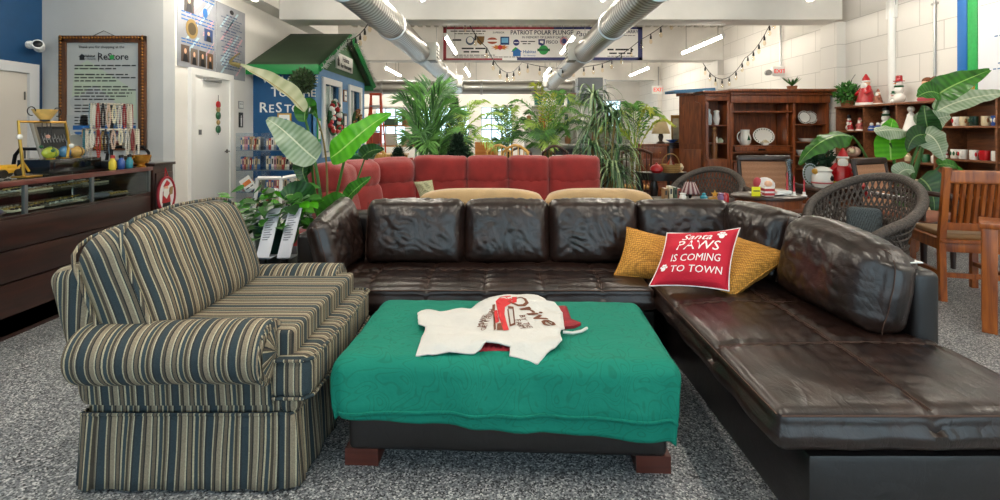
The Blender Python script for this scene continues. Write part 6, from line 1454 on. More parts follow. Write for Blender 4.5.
MB().tube([(.14*math.cos(a), 0, .14+.2*math.sin(a)) for a in [PI*k/12 for k in range(13)]], .009, 6).build('handle', mat('wicker_band', '#9a7440', .8), t)
for k in range(3): MB().prism([(-.03, 0), (.03, 0), (0, .16)], -.004, .004, T(-.04+.04*k, 0, .13) @ R(90, 'X') @ R(-15+15*k, 'Z')).build('napkin', mat('napkin_stripe%d' % k, ('#b55b3a', '#d8c8ae', '#8d3b2c')[k], .8), t)
t = thing('red_pot', 'small red lidded pot beside the wicker basket on the half-round table', 'pot', (X(657, 6.3), 6.32, .76)); MB().lathe([(.05, 0), (.08, .03), (.08, .06), (.06, .085)], (0, 0, 0), 18).build('body', REDC, t); MB().lathe([(.062, .085), (.03, .105), (.012, .11), (.014, .125), (.003, .128)], (0, 0, 0), 16).build('lid', REDC, t)
t = thing('egg_cup', 'tiny cream ornament at the right of the wicker basket', 'ornament', (X(681, 6.4), 6.4, .76)); MB().lathe([(.03, 0), (.012, .02), (.03, .05), (.035, .07), (.02, .09)], (0, 0, 0), 14).build('body', CREAMC, t); MB().ball((0, 0, .09), .022, 10, 7).build('top', CREAMC, t)
# ================================================================== ARMOIRE / WALL UNIT
D = 8.85; t = thing('wooden_armoire', 'large cherry wood wall unit with open shelves and cornice by the right wall', 'armoire', (4.5, D, 0)); kw = dict(parent=t, world=True)
def cx(px): return X(px, D)
zt = Z(95, D); yb = D+.42
xa, xb, xc, xd = cx(705), cx(729), cx(793), cx(829)
MB().span((xa, yb-.02, .04), (xd, yb, zt)).build('back_panel', CHERRY, **kw)
for x in (xa, xb-.03, xb+.02, xc, xd-.04): MB().span((x, D, .04), (x+.045, yb, zt), bev=.004).build('upright', CHERRY, **kw)
MB().span((xa-.02, D-.02, 0), (xd+.02, yb, .1), bev=.006).build('plinth', CHERRY, **kw)
MB().span((xa-.02, D-.05, zt-.02), (xb, yb, zt+.03), bev=.008).span((xa-.06, D-.1, zt+.03), (xb, yb, zt+.07), bev=.012).build('cornice', CHERRY, **kw)
MB().span((xb, D-.08, zt+.0), (xd+.03, yb, zt+.05), bev=.008).span((xb-.04, D-.15, zt+.05), (xd+.08, yb, zt+.1), bev=.014).build('cornice', CHERRY, **kw)
MB().span((xb+.02, D-.03, zt-.14), (xd, D, zt), bev=.004).build('frieze', CHERRY, **kw); MB().span((xa, D-.02, zt-.1), (xb, D, zt), bev=.004).build('frieze', CHERRY, **kw)
# angled left side with raised panels
xs = cx(687)
a0, a1 = V((xa, D, 0)), V((xs, D+.4, 0)); e = (a1-a0); ln_ = e.length; e.normalize(); Ma = Matrix.Translation(a0) @ Matrix(((e.x, 0, 0, 0), (e.y, 1, 0, 0), (0, 0, 1, 0), (0, 0, 0, 1)))
Ma = T(*a0) @ Matrix.Rotation(math.atan2(e.y, e.x), 4, 'Z')
MB().span((0, -.03, .04), (ln_, 0, zt), Ma).build('angled_side', CHERRY, **kw)
p_ = [(.06, 1.05), (ln_-.06, 1.05), (ln_-.06, zt-.2)]+[(ln_/2+(ln_/2-.06)*math.cos(a), zt-.2+.1*math.sin(a)) for a in [PI*k/8 for k in range(1, 8)]]+[(.06, zt-.2)]
MB().prism(p_, 0, .02, Ma @ R(90, 'X') @ T(0, 0, -.012) if False else Ma @ Matrix(((1, 0, 0, 0), (0, 0, 1, 0), (0, 1, 0, 0), (0, 0, 0, 1)))).build('arched_panel', CHERRY, **kw)
MB().span((.06, 0, .15), (ln_-.06, .018, .95), Ma, bev=.006).build('lower_panel', CHERRY, **kw)
MB().span((xs-.05, D+.39, zt), (xa, yb, zt+.06)).build('cornice_return', CHERRY, **kw)
# left cabinet shelves and open arched glass door
for z in (.55, Z(150, D)*0+.79, Z(143, D), Z(125, D)): MB().span((xa+.04, D+.02, z-.02), (xb-.03, yb, z), bev=.003).build('shelf', CHERRY, **kw)
MB().span((xa+.045, D-.02, .1), (xb-.04, D, .78), bev=.006).build('lower_door', CHERRY, **kw)
Md = T(xa+.03, D-.02, 0) @ R(-112, 'Z')
dw, z0, z1 = .34, .8, zt-.14; fr = MB()
fr.span((0, -.02, z0), (.05, .02, z1), Md).span((dw-.05, -.02, z0), (dw, .02, z1), Md).span((.05, -.02, z0), (dw-.05, .02, z0+.07), Md)
arch = [(.05, z1), (dw-.05, z1)]+[(dw/2+(dw/2-.05)*math.cos(a), z1-.16+.11*math.sin(a)) for a in [PI*k/10 for k in range(11)]]
fr.prism(arch, -.02, .02, Md @ Matrix(((1, 0, 0, 0), (0, 0, 1, 0), (0, 1, 0, 0), (0, 0, 0, 1))))
dr = fr.build('glass_door', CHERRY, **kw); g = MB().span((.05, -.003, z0+.07), (dw-.05, .003, z1-.08), Md).build('pane', GLASS, t, world=True); g.parent = dr
# centre: television bay, drawer shelf, cubby row, lower doors
zs = Z(145.5, D); zb_ = Z(152, D); zc_ = Z(161, D)
for z, nm in ((Z(111, D), 'shelf'), (zs, 'shelf'), (zb_, 'shelf'), (zc_, 'shelf')): MB().span((xb+.06, D+.0, z-.025), (xc, yb, z), bev=.003).build(nm, CHERRY, **kw)
MB().span((xb+.1, D-.02, zb_+.005), (xc-.06, D, zs-.03), bev=.006).build('drawer', CHERRY, **kw); MB().span(((xb+xc)/2-.06, D-.035, (zs+zb_)/2-.03), ((xb+xc)/2+.06, D-.02, (zs+zb_)/2), bev=.004).build('drawer_pull', BLKMET, **kw)
for s, x in ((0, xb+.07), (1, xc-.09)): MB().span((x, D+.03, zs), (x+.03, D+.36, zt-.16), bev=.004).build('pocket_door', CHERRY, **kw)
for k in range(2): x0 = xb+.07+k*(xc-xb-.07)/2; MB().span((x0+.01, D-.02, .12), (x0+(xc-xb-.07)/2-.01, D, zc_-.04), bev=.008).build('lower_door', CHERRY, **kw)
for k in range(2): x0 = xb+.07+k*(xc-xb-.07)/2; MB().span((x0+.07, D-.03, .22), (x0+(xc-xb-.07)/2-.07, D-.018, zc_-.14), bev=.01).build('raised_panel', CHERRY, **kw)
# right bay
for z in (.3, .62, Z(157, D)*0+.84, Z(142, D), Z(124, D)): MB().span((xc+.04, D+.02, z-.02), (xd-.04, yb, z), bev=.003).build('shelf', CHERRY, **kw)
# crockery on its shelves
def platter(loc, rx, rz, lab, tilt=-14, m=CERAM, grp=None, rim=None):
    t = thing('platter', lab, 'plate', loc, 0, grp); M = FRONT((0, 0, rz)) @ R(tilt, 'X')
    MB().lathe([(.02, 0), (.6, .01), (.68, .02), (.97, .05), (1, .055), (.97, .065), (.68, .035), (.02, .02)], (0, 0, 0), 32, M @ Matrix.Diagonal((rx, rz, .35, 1))).build('dish', m, t)
    mb = MB()
    for k in range(22): a = 2*PI*k/22; mb.ball(M @ V((rx*.84*math.cos(a), rz*.84*math.sin(a), .021)), (.012, .006, .012), 6, 4)
    mb.build('rim_pattern', rim or mat('rim_green', '#5b6a55', .4), t); return t
ys = D+.26
platter((X(765, ys), ys+.06, zs+.005), .2, .155, 'large oval white platter with green rim in the armoire centre bay')
def mug(loc, lab, m, band=None, r=.045, h=.1, rz=0, grp=None, cat='mug', nm='mug'):
    t = thing(nm, lab, cat, loc, rz, grp); MB().lathe([(r*.86, 0), (r, .012), (r, h), (r*.88, h), (r*.85, .012), (.005, .01)], (0, 0, 0), 20).build('cup', m, t)
    MB().tube([(r*.9+.036*math.sin(a), 0, h*.52+.032*math.cos(a)) for a in [PI*k/9 for k in range(10)]], .007, 7).build('handle', m, t)
    if band:
        for k in range(3): a = -PI/2+(k-1)*.75; MB().ball((r*math.cos(a), r*math.sin(a), h*.55), (r*.28, r*.28, h*.24), 8, 6).build('painted_motif', band, t)
    return t
t = thing('pitcher', 'white ironstone pitcher with green tree motif in the armoire centre bay', 'pitcher', (X(745, ys), ys, zs)); MB().lathe([(.07, 0), (.1, .05), (.105, .13), (.075, .22), (.08, .28), (.07, .28), (.06, .2), (.02, .02)], (0, 0, 0), 22).build('body', CERAM, t); MB().tube([(-.08-.06*math.sin(a), 0, .15+.09*math.cos(a)) for a in [PI*k/10 for k in range(11)]], .011, 7).build('handle', CERAM, t)
MB().prism([(-.03, 0), (.03, 0), (0, .09)], -.003, .006, FRONT((.02, -.1, .09))).build('tree_motif', GREENC, t)
t = thing('ceramic_house', 'small white ceramic cottage before the platter in the armoire', 'ornament', (X(765, D+.1), D+.1, zs+.002)); MB().span((-.05, -.03, 0), (.05, .03, .05), bev=.005).build('walls', CERAM, t); MB().prism([(-.065, .05), (.065, .05), (0, .1)], -.04, .04, Matrix(((1, 0, 0, 0), (0, 0, 1, 0), (0, 1, 0, 0), (0, 0, 0, 1)))).build('roof', CREAMC, t)
def dish(px, lab, r, h, m, z, dd=.16, grp=None, lid=False):
    t = thing('serving_dish', lab, 'dish', (X(px, D+dd), D+dd, z), 0, grp); MB().lathe([(r*.6, 0), (r*.9, h*.5), (r, h), (r*.9, h), (r*.5, .015)], (0, 0, 0), 24).build('bowl', m, t); MB().lathe([(r*1.02, h*.9), (r*1.04, h)], (0, 0, 0), 24).build('rim', m, t)
    if lid: MB().lathe([(r, h), (r*.6, h*1.5), (.02, h*1.65), (.02, h*1.85)], (0, 0, 0), 24).build('lid', m, t)
dish(753, 'low grey green serving dish in the armoire cubby row', .12, .07, mat('celadon', '#a7a68f', .3, coat=.3), zc_); dish(766, 'white lidded dish in the armoire cubby row', .075, .06, CERAM, zc_, .14, lid=True)
t = thing('small_box', 'small wooden box with a dark front at the right of the armoire cubby row', 'box', (X(778, D+.12), D+.12, zc_)); MB().span((-.06, -.05, 0), (.06, .05, .1), bev=.006).build('body', SHELFW, t); MB().span((-.035, -.056, .02), (.035, -.05, .08)).build('dark_front', BLACK, t)
t = thing('small_picture', 'small pale framed card at the left of the armoire cubby row', 'picture', (X(743.5, D+.1), D+.1, zc_)); MB().box((0, 0, .045), (.08, .015, .09), bev=.003).build('frame', SHELFW, t); MB().box((0, -.009, .045), (.06, .003, .07)).build('card', PAPER, t)
z3 = Z(124, D)
platter((X(804, D+.2), D+.2, z3+.002), .12, .12, 'round white plate standing on the armoire upper right shelf, front one', -12, CERAM, None, mat('rim_brown', '#6d5a48', .4)); platter((X(811, D+.28), D+.3, z3+.002), .12, .12, 'round white plate standing on the armoire upper right shelf, behind the other', -12, CERAM, None, mat('rim_brown', '#6d5a48', .4))
z4 = Z(142, D); dish(806, 'white oval casserole on the armoire right middle shelf', .13, .06, CERAM, z4); dish(815.5, 'small white bowl right of the casserole on the armoire shelf', .07, .055, CERAM, z4, .24); dish(802, 'white soup tureen on the armoire right lower shelf', .1, .1, CERAM, .842)
platter((X(812, D+.2), D+.24, .62), .13, .13, 'pale plate on the lowest visible right armoire shelf', -12, mat('blue_grey_plate', '#c3cbd0', .3))
for i, (px, z, h, m, lab) in enumerate(((707, Z(125, D), .26, mat('pale_blue_jar', '#b9c7ce', .3), 'pale blue jar on the armoire left upper shelf'), (715, Z(125, D), .24, CERAM, 'tall white vase with dark stems on the armoire left upper shelf'), (713.5, Z(143, D), .1, CERAM, 'white shell-like ornament on the armoire left middle shelf'), (719, Z(143, D), .08, mat('pale_jade', '#b8c7b2', .3), 'small pale green ornament on the armoire left middle shelf'))):
    jar((X(px, D+.15)+.03, D+.16, z), .06 if h > .2 else .05, h, m, 'vase', lab, 'vase', None, i)
t = thing('wooden_figurine', 'tall slim carved tan figurine behind the open armoire glass door', 'figurine', (X(714, D+.1), D+.1, .79)); MB().lathe([(.05, 0), (.045, .05), (.06, .2), (.03, .34), (.045, .42), (.02, .5)], (0, 0, 0), 14).build('robe', BROWNC, t); MB().ball((0, 0, .54), .04, 12, 8).build('head', mat('tan_carving', '#b98c5c', .5), t)
t = thing('snake_plant', 'green spiky potted plant on top of the armoire right side', 'plant', (X(792, 9.1), 9.1, zt+.1)); MB().lathe([(.07, 0), (.09, .08), (.08, .08)], (0, 0, 0), 16).build('pot', TERRA, t); rn = random.Random(6); mb = MB()
for k in range(16):
    a = rn.uniform(0, 6.28); L = rn.uniform(.12, .26); d = V((math.cos(a)*.9, math.sin(a)*.4, .75)); p = V((0, 0, .08)); sd = V((-d.y, d.x, 0)).normalized()*.022; mb.add([p-sd*.6, p+d*L*.6-sd, p+d*L, p+d*L*.6+sd, p+sd*.6], [(0, 1, 2, 3, 4)])
mb.build('leaves', LEAFG, t, smooth=0)
# ================================================================== BOOKCASES ALONG THE RIGHT WALL
def bookcase(lab, ya, yb_, xf, rows, divs, zt_, name='bookcase'):
    t = thing(name, lab, 'bookcase', (5.78, (ya+yb_)/2, 0)); kw = dict(parent=t, world=True); xr = 5.985
    MB().span((xr-.015, ya, .02), (xr, yb_, zt_)).build('back_panel', SHELFW, **kw)
    for y in (ya, yb_-.03): MB().span((xf, y, 0), (xr-.015, y+.03, zt_), bev=.003).build('side_panel', SHELFW, **kw)
    for y in divs: MB().span((xf+.004, y-.012, .1), (xr-.015, y+.012, zt_-.03)).build('divider', SHELFW, **kw)
    for z in rows: MB().span((xf+.006, ya+.03, z-.025), (xr-.015, yb_-.03, z), bev=.002).build('shelf', SHELFW, **kw)
    MB().span((xf-.012, ya-.01, zt_-.03), (xr, yb_+.01, zt_), bev=.004).build('top', SHELFW, **kw); MB().span((xf+.02, ya+.03, 0), (xf+.035, yb_-.03, .08)).build('kick_board', SHELFW, **kw)
ZTOP = 1.69; R1, R2, R3, R4 = 1.29, .86, .48, .1
bookcase('long walnut open bookcase of figurines along the white block wall', 6.5, 8.45, 5.62, (R1, R2, R3, R4), (7.15, 7.8), ZTOP)
bookcase('walnut open bookcase of mugs at the right edge of photo', 4.9, 6.46, 5.62, (R1+.06, R2+.08, R3, R4), (5.7,), 1.72)
XS = 5.75
def ysh(px, x=XS): return x*F/(px-HX)
# mugs: two rows
UP = [(957, 'white and red', CERAM, REDC), (964, 'small tan', CREAMC, BROWNC), (974, 'dark green', DKGREENC, GREENC), (986, 'cream gold-dotted', CREAMC, BROWNC), (996, 'blue and white', BLUEC, CERAM)]
LO = [(955, 'white teal-rimmed', CERAM, GREENC), (963, 'white green and red', CERAM, REDC), (974, 'white house-painted', CERAM, REDC), (985, 'plain bright red', REDC, None), (997, 'plain white', CERAM, None)]
for row, z, nm in ((UP, R1+.061, 'upper'), (LO, R2+.081, 'lower')):
    for px, lab, m, bd in row:
        r = .052 if lab.startswith('plain') else .045
        mug((XS-.03, ysh(px, XS-.03), z), f'{lab} mug on the {nm} mug shelf of the right-edge bookcase', m, bd, r, .115, rn.choice((-150, -60, 20)))
# snowmen, santas, angels
def snowman(loc, lab, s, hat, scarf, rz=0, mats=None):
    t = thing('snowman_figurine', lab, 'figurine', loc, rz); MB().ball((0, 0, .05*s), .052*s, 14, 9).ball((0, 0, .125*s), .04*s, 14, 9).build('body', CERAM, t); MB().ball((0, 0, .185*s), .031*s, 12, 8).build('head', CERAM, t)
    MB().lathe([(.045*s, 0), (.045*s, .006*s), (.028*s, .008*s), (.026*s, .055*s), (.02*s, .057*s)], (0, 0, .205*s), 14).build('hat', hat, t); MB().tube([(.03*s*math.cos(a), .03*s*math.sin(a), .158*s) for a in [2*PI*k/12 for k in range(12)]], .01*s, 6, closed=True).build('scarf', scarf, t)
    MB().cyl((-.03*s, 0, .187*s), (-.06*s, 0, .183*s), .006*s, .001, 6).build('carrot_nose', mat('carrot', '#d9782a', .5), t)
    for y in (-.011, .011): MB().ball((-.028*s, y*s, .195*s), .004*s, 6, 4).build('eye', BLACK, t)
    return t
def santa(loc, lab, s, rz=0, coat=REDC, big=False):
    t = thing('santa_figurine', lab, 'figurine', loc, rz); MB().lathe([(.075*s, 0), (.08*s, .02*s), (.05*s, .13*s), (.03*s, .18*s)], (0, 0, 0), 16).build('coat', coat, t); MB().lathe([(.084*s, 0), (.086*s, .012*s), (.082*s, .025*s)], (0, 0, 0), 16).build('fur_hem', CERAM, t)
    MB().ball((0, 0, .2*s), .033*s, 12, 8).build('head', SKIN, t); MB().ball((-.018*s, 0, .175*s), (.026*s, .034*s, .04*s), 10, 7).build('beard', CERAM, t)
    MB().lathe([(.035*s, 0), (.028*s, .03*s), (.005*s, .07*s)], (0, 0, .215*s), 12).build('hat', coat, t); MB().tube([(.034*s*math.cos(a), .034*s*math.sin(a), .217*s) for a in [2*PI*k/12 for k in range(12)]], .008*s, 6, closed=True).build('hat_trim', CERAM, t)
    for y in (-1, 1): MB().tube([(0, y*.035*s, .165*s), (-.02*s, y*.07*s, .12*s), (-.05*s, y*.06*s, .1*s)], [.018*s, .018*s, .014*s], 8).build('arm', coat, t)
    return t
def angel(loc, lab, s, m=CERAM):
    t = thing('angel_figurine', lab, 'figurine', loc); MB().lathe([(.055*s, 0), (.05*s, .02*s), (.022*s, .12*s), (.012*s, .14*s)], (0, 0, 0), 14).build('gown', m, t); MB().ball((0, 0, .16*s), .024*s, 10, 7).build('head', m, t)
    for y in (-1, 1): MB().prism([(0, .08*s), (y*.08*s, .15*s), (y*.075*s, .1*s), (y*.05*s, .05*s)], -.006, .006, T(.02, 0, 0) @ R(90, 'Z') @ R(90, 'X')).build('wing', m, t)
    return t
def vx(px, dz=0): return (XS, ysh(px), dz)
snowman((XS, ysh(849), R1), 'dark-hatted snowman figurine in the upper left bookcase cubby', 1.0, BLACK, REDC); snowman((XS-.06, ysh(842), R1), 'tiny white figurine at the left of the upper left cubby', .55, REDC, GREENC)
santa((XS-.08, ysh(855.5), R1), 'tiny red and white santa right of the snowman in the upper left cubby', .6); santa((XS-.02, ysh(860, XS-.02), R1), 'small pink-coated figure at the right of the upper left cubby', .75, 0, mat('dusty_pink', '#b5605c', .4))
for px, c, lab in ((871.5, BLUEC, 'left'), (878, BLUEC, 'right')):
    t = thing('blue_bell', f'small blue and white bell-shaped figure in the middle upper cubby, {lab} one', 'figurine', (XS-.06, ysh(px, XS-.06), R1), 0); MB().lathe([(.045, 0), (.048, .03), (.036, .07), (.012, .085)], (0, 0, 0), 14).build('body', c, t); MB().ball((0, 0, .1), .025, 10, 7).build('head', CERAM, t); MB().tube([(.047*math.cos(a), .047*math.sin(a), .035) for a in [2*PI*k/14 for k in range(14)]], .006, 6, closed=True).build('white_band', CERAM, t)
snowman((XS+.04, ysh(886, XS+.04), R1), 'large green-coated snowman with black top hat in the middle cubby', 1.5, BLACK, GREENC); angel((XS, ysh(911), R1), 'white angel figurine in the upper right cubby', 1.9)
t = thing('candlestick', 'thin dark candlestick at the right side of the middle cubby', 'candlestick', (XS, ysh(900), R1)); MB().lathe([(.035, 0), (.012, .02), (.01, .16), (.02, .18)], (0, 0, 0), 12).build('stem', GOLD, t); MB().cyl((0, 0, .18), (0, 0, .3), .01, seg=8).build('candle', REDC, t)
t = thing('plush_pig', 'plump cream and pink animal ornament in the second-row left cubby', 'ornament', (XS-.02, ysh(855), R2)); MB().ball((0, 0, .085), (.08, .13, .085), 16, 10).build('body', mat('pinkish_cream', '#d8b6a4', .7), t); MB().ball((-.07, -.06, .1), (.05, .055, .05), 12, 8).build('head', CREAMC, t); MB().ball((-.12, -.06, .095), (.014, .02, .015), 8, 6).build('snout', mat('snout_pink', '#b56d66', .6), t)
for s in (-1, 1): MB().lathe([(.02, 0), (.002, .035)], (-.06, -.06+s*.03, .14), 8).build('ear', mat('snout_pink', '#b56d66', .6), t)
t = thing('glass_dome', 'grey glass dome behind the plump animal ornament', 'cloche', (XS+.12, ysh(858, XS+.12), R2)); MB().lathe([(.09, 0), (.09, .12), (.06, .2), (.01, .23), (.012, .25)], (0, 0, 0), 18).build('dome', glassmat('smoke_glass', '#a6adb0', .2), t); MB().lathe([(.1, 0), (.1, .012)], (0, 0, -.0), 18).build('base', DKWOOD, t)
snowman((XS-.05, ysh(945.5, XS-.05), R2), 'small white figurine at the right end of the second bookcase row', .8, BLACK, REDC)
for i, px in enumerate((908, 917, 926, 935)): jar((XS, ysh(px), R2), .045, .1+.03*(i % 2), (CREAMC, BROWNC, GREENC, CERAM)[i], 'small_ornament', f'{("cream", "brown", "green", "white")[i]} ornament on the second bookcase row behind the banana leaves', 'ornament', None, i)
rn = random.Random(12)
for i in range(11):
    px = 909+i*3.6; k = i % 3
    jar((XS-.08+.05*(i % 2), ysh(px, XS-.08), R4 if i % 2 else R3), rn.uniform(.04, .06), rn.uniform(.1, .17), (CERAM, BROWNC, CREAMC)[k], 'low_ornament', f'{("white", "brown", "cream")[k]} ornament on the {"bottom" if i % 2 else "third"} bookcase shelf, {ORD(i//2)} from left', 'ornament', None, i)
t = thing('teal_vase', 'teal vase on the low bookcase shelf left of the oak chair', 'vase', (XS-.1, ysh(938, XS-.1), R3)); MB().lathe([(.05, 0), (.07, .08), (.06, .2), (.04, .25), (.05, .28)], (0, 0, 0), 16).build('body', mat('teal_glaze', '#1d6f80', .3, coat=.3), t); MB().lathe([(.052, .275), (.055, .29), (.045, .29)], (0, 0, 0), 16).build('lip', mat('teal_glaze', '#1d6f80', .3, coat=.3), t)
# on top of the bookcase
t = thing('ivy_plant', 'bushy green potted plant on top of the bookcase left end', 'plant', (5.78, ysh(847, 5.78), ZTOP)); MB().lathe([(.08, 0), (.1, .1), (.09, .1)], (0, 0, 0), 16).build('pot', TERRA, t); mb = MB(); leafball(mb, 480, .16, .2, .17, .085, random.Random(9), (0, 0, .22), .3); mb.build('foliage', mat('ivy_green', '#3e7a2d', .5, var=.4, vscale=15), t, smooth=0)
MB().tube(bez([(0, -.02, .3), (0, -.1, .45), (0, -.2, .52)], 8), .004, 5).build('bare_twig', BLACK, t)
s_ = 2.0; santa((5.76, ysh(866, 5.76), ZTOP), 'large red-robed santa figure with white fur hem on the bookcase top', 1.75, 0); santa((5.74, ysh(878, 5.74), ZTOP), 'small gift-laden brown figure at the side of the large santa', .85, 0, mat('rust_cloth', '#8f5540', .6))
snowman((5.78, ysh(899, 5.78), ZTOP), 'tall green and red carolling snowman with striped hat on bookcase top', 1.55, REDC, GREENC); snowman((5.72, ysh(893, 5.72), ZTOP), 'short plump snowman left of the tall carolling one on bookcase top', .7, GREENC, REDC)
t = thing('santa_doll', 'seated red and brown doll pair on the bookcase top behind the banana leaf', 'doll', (5.77, ysh(931, 5.77), ZTOP)); MB().lathe([(.14, 0), (.15, .03), (.09, .15), (.05, .2)], (0, 0, 0), 16).build('red_skirt', mat('rose_cloth', '#b04a55', .8), t)
for y in (-.06, .07): MB().ball((0, y, .25), .055, 12, 8).build('head', SKIN, t); MB().ball((.012, y, .28), (.062, .065, .05), 12, 8).build('brown_hair', mat('doll_hair', '#6d3c20', .9, bump=.6, bscale=70), t)
t = thing('gold_figurine', 'small golden figurine on the bookcase top before the green board', 'figurine', (5.8, ysh(971, 5.8), 1.72)); MB().lathe([(.04, 0), (.03, .05), (.04, .12), (.015, .17)], (0, 0, 0), 12).build('body', GOLD, t); MB().ball((0, 0, .19), .028, 10, 7).build('head', GOLD, t)
# ================================================================== BANANA PLANT (right)
D = 5.45; LS = D/4.75; xb_ = X(898, D); t = thing('banana_plant', 'large banana plant with broad leaves in front of the bookcases', 'plant', (xb_, D, 0)); o = V((xb_, D, 0)); pot(t, .22, .38, TERRA); base = o+V((0, 0, .32))
stalk(t, [base, P(898, 185, D), P(895, 160, D), P(890, 143, D-.05)], .022, .012, o); big_leaf(t, [P(891, 160, D-.05), P(890, 146, D-.05), P(889, 130, D-.05), P(893, 119, D)], .36, (0, -1, .1), LEAFB, o, .06, .02, .5, 3); 
big_leaf(t, [P(875, 132, D-.12), P(888, 128, D-.15), P(900, 130, D-.17), P(912, 133, D-.12)], .2, (.0, -.75, .8), LEAFS, o, -.35, .03, .7, 12)
stalk(t, [base, P(880, 195, D), P(868, 150, D-.05), P(852, 136, D-.1)], .02, .01, o); big_leaf(t, [P(853, 137, D-.1), P(838, 130, D-.15), P(815, 140, D-.2), P(799, 164, D-.25)], .24, (-.35, -.7, .7), LEAFG, o, -.5, .06, .6, 5, .9)
stalk(t, [base, P(910, 185, D), P(925, 140, D+.05), P(937, 100, D+.05), P(942, 93, D)], .022, .011, o); big_leaf(t, [P(935, 97, D), P(945, 88, D-.03), P(965, 80, D-.08), P(990, 70, D-.1)], .3, (-.2, -.75, .6), LEAFG, o, .25, .03, .55, 8); big_leaf(t, [P(941, 95, D-.02), P(932, 89, D-.03), P(925, 92, D-.05), P(917, 97, D-.08)], .24, (0, -.85, .5), LEAFG, o, .12, .03, .5, 9)
stalk(t, [base, P(912, 190, D+.05), P(922, 150, D+.1), P(932, 118, D+.1)], .02, .011, o); big_leaf(t, [P(936, 112, D+.1), P(955, 100, D+.08), P(980, 95, D+.05), P(1010, 93, D)], .26, (-.2, -.7, .7), LEAFS, o, .2, .03, .6, 10, .3)
big_leaf(t, [P(930, 135, D-.1), P(926, 125, D-.12), P(925, 115, D-.15), P(924, 105, D-.1)], .2, (-.5, -.9, .1), LEAFD, o, .5, .04, .55, 11)
stalk(t, [base, P(905, 190, D-.1), P(912, 150, D-.2), P(926, 134, D-.2)], .02, .011, o); big_leaf(t, [P(925, 134, D-.2), P(934, 134, D-.25), P(940, 145, D-.3), P(944, 160, D-.3)], .3, (-.1, -.95, .35), LEAFS, o, -.2, .03, .55, 13, .2); big_leaf(t, [P(925, 135, D-.18), P(915, 133, D-.2), P(910, 140, D-.22), P(907, 152, D-.22)], .2, (0, -.9, .4), LEAFD, o, .3, .03, .55, 14)
big_leaf(t, [P(918, 128, D-.05), P(926, 122, D-.05), P(936, 118, D-.05), P(950, 116, D-.02)], .26, (.1, -.9, .4), LEAFS, o, .2, .03, .55, 15)
stalk(t, [base, P(915, 200, D-.1), P(930, 170, D-.15), P(945, 163, D-.2)], .016, .009, o); big_leaf(t, [P(938, 165, D-.2), P(948, 162, D-.22), P(956, 166, D-.25), P(965, 174, D-.25)], .16, (0, -.6, .8), LEAFG, o, .2, .03, .55, 16)
stalk(t, [base, P(908, 205, D-.2), P(922, 180, D-.3), P(926, 178, D-.3)], .016, .009, o); big_leaf(t, [P(920, 178, D-.3), P(928, 182, D-.35), P(936, 195, D-.4), P(934, 212, D-.4)], .3, (-.2, -1, .2), LEAFD, o, .15, .03, .5, 17); big_leaf(t, [P(897, 176, D-.2), P(903, 168, D-.22), P(910, 168, D-.25), P(915, 172, D-.25)], .18, (0, -.8, .6), LEAFS, o, .2, .03, .5, 18)
# ================================================================== WICKER CHAIRS
WICK = mat('grey_brown_wicker', '#544b45', .6, var=.4, vscale=60, bump=.9, bscale=110); WICKD = WICK
def wicker(lab, loc, rz, s=1.0):
    t = thing('wicker_chair', lab, 'chair', loc, rz, None); t.scale = (s,)*3
    # local frame: faces -Y; back at +Y
    MB().lathe([(.27, 0), (.28, .02), (.30, .2), (.31, .36)], (0, 0, 0), 28, sy=.95).build('skirt', WICK, t)
    for z in (.04, .2, .34): MB().tube([(.30*math.cos(a), .285*math.sin(a), z) for a in [2*PI*k/28 for k in range(28)]], .014, 6, closed=True).build('braided_band', WICK, t)
    MB().lathe([(.02, .36), (.30, .37), (.31, .40), (.02, .42)], (0, 0, 0), 28).build('seat', WICK, t)
    # the rolled rim: arm front - arm - up over the back - arm
    n = 44; rim = []
    for k in range(n+1):
        s_ = -1+2*k/n; a = abs(s_)
        ang = s_*PI*.80
        x = .40*math.sin(ang); y = .30*math.cos(ang)-.02; z = .57+.34*max(0, math.cos(ang*.66))**1.7
        if a > .8: q = (a-.8)/.2; y -= .06*q; z -= .1*q*q; x *= 1-.0*q
        rim.append(V((x, y+.35*max(0, (z-.66)), z)))
    MB().tube(rim, [.037]*(n+1), 10).build('rolled_rim', WICK, t)
    mb = MB()
    low = [V((.29*math.sin(s_*PI*.8), .27*math.cos(s_*PI*.8), .40)) for s_ in [-1+2*k/n for k in range(n+1)]]
    for k in range(0, n+1):
        for dk in (-5, 5):
            j = k+dk
            if 0 <= j <= n: mb.tube([low[k], low[k].lerp(rim[j], .5)*1.0, rim[j]], .0075, 5)
    mb.build('lattice_back', WICK, t)
    for f in (.25, .5, .78): MB().tube([low[k].lerp(rim[k], f) for k in range(n+1)], .009, 6).build('woven_rail', WICK, t)
    for sx in (-1, 1):
        e = rim[0] if sx < 0 else rim[-1]; MB().tube([e, V((e.x*.98, e.y-.02, .42)), V((e.x*.95, e.y-.01, 0))], .025, 8).build('front_post', WICK, t)
    return t
wicker('dark wicker armchair with cane lattice back in front of the armoire', (X(706, 5.55), 5.55, 0), -42, .93)
wicker('dark wicker armchair behind the leather sofa right end, nearest of two', (X(862, 4.1), 4.1, 0), -66, .99)
t = thing('patterned_cushion', 'grey and white patterned cushion on the seat of the nearest wicker chair', 'cushion', (X(864, 4.1), 4.1, .545)); 
MB().rbox((.12, .05, .12), .045, (8, 4, 8), None, R(-35, 'Z') @ R(-15, 'X')).build('cover', weave_mat('grey_patterned_cloth', '#596367', '#1c1f20'), t); MB().tube([R(-35, 'Z') @ R(-15, 'X') @ V(p) for p in ((-.11, -.0, -.11), (.11, -.0, -.11), (.11, -.0, .11), (-.11, -.0, .11))], .006, 6, closed=True).build('piping', INK, t)
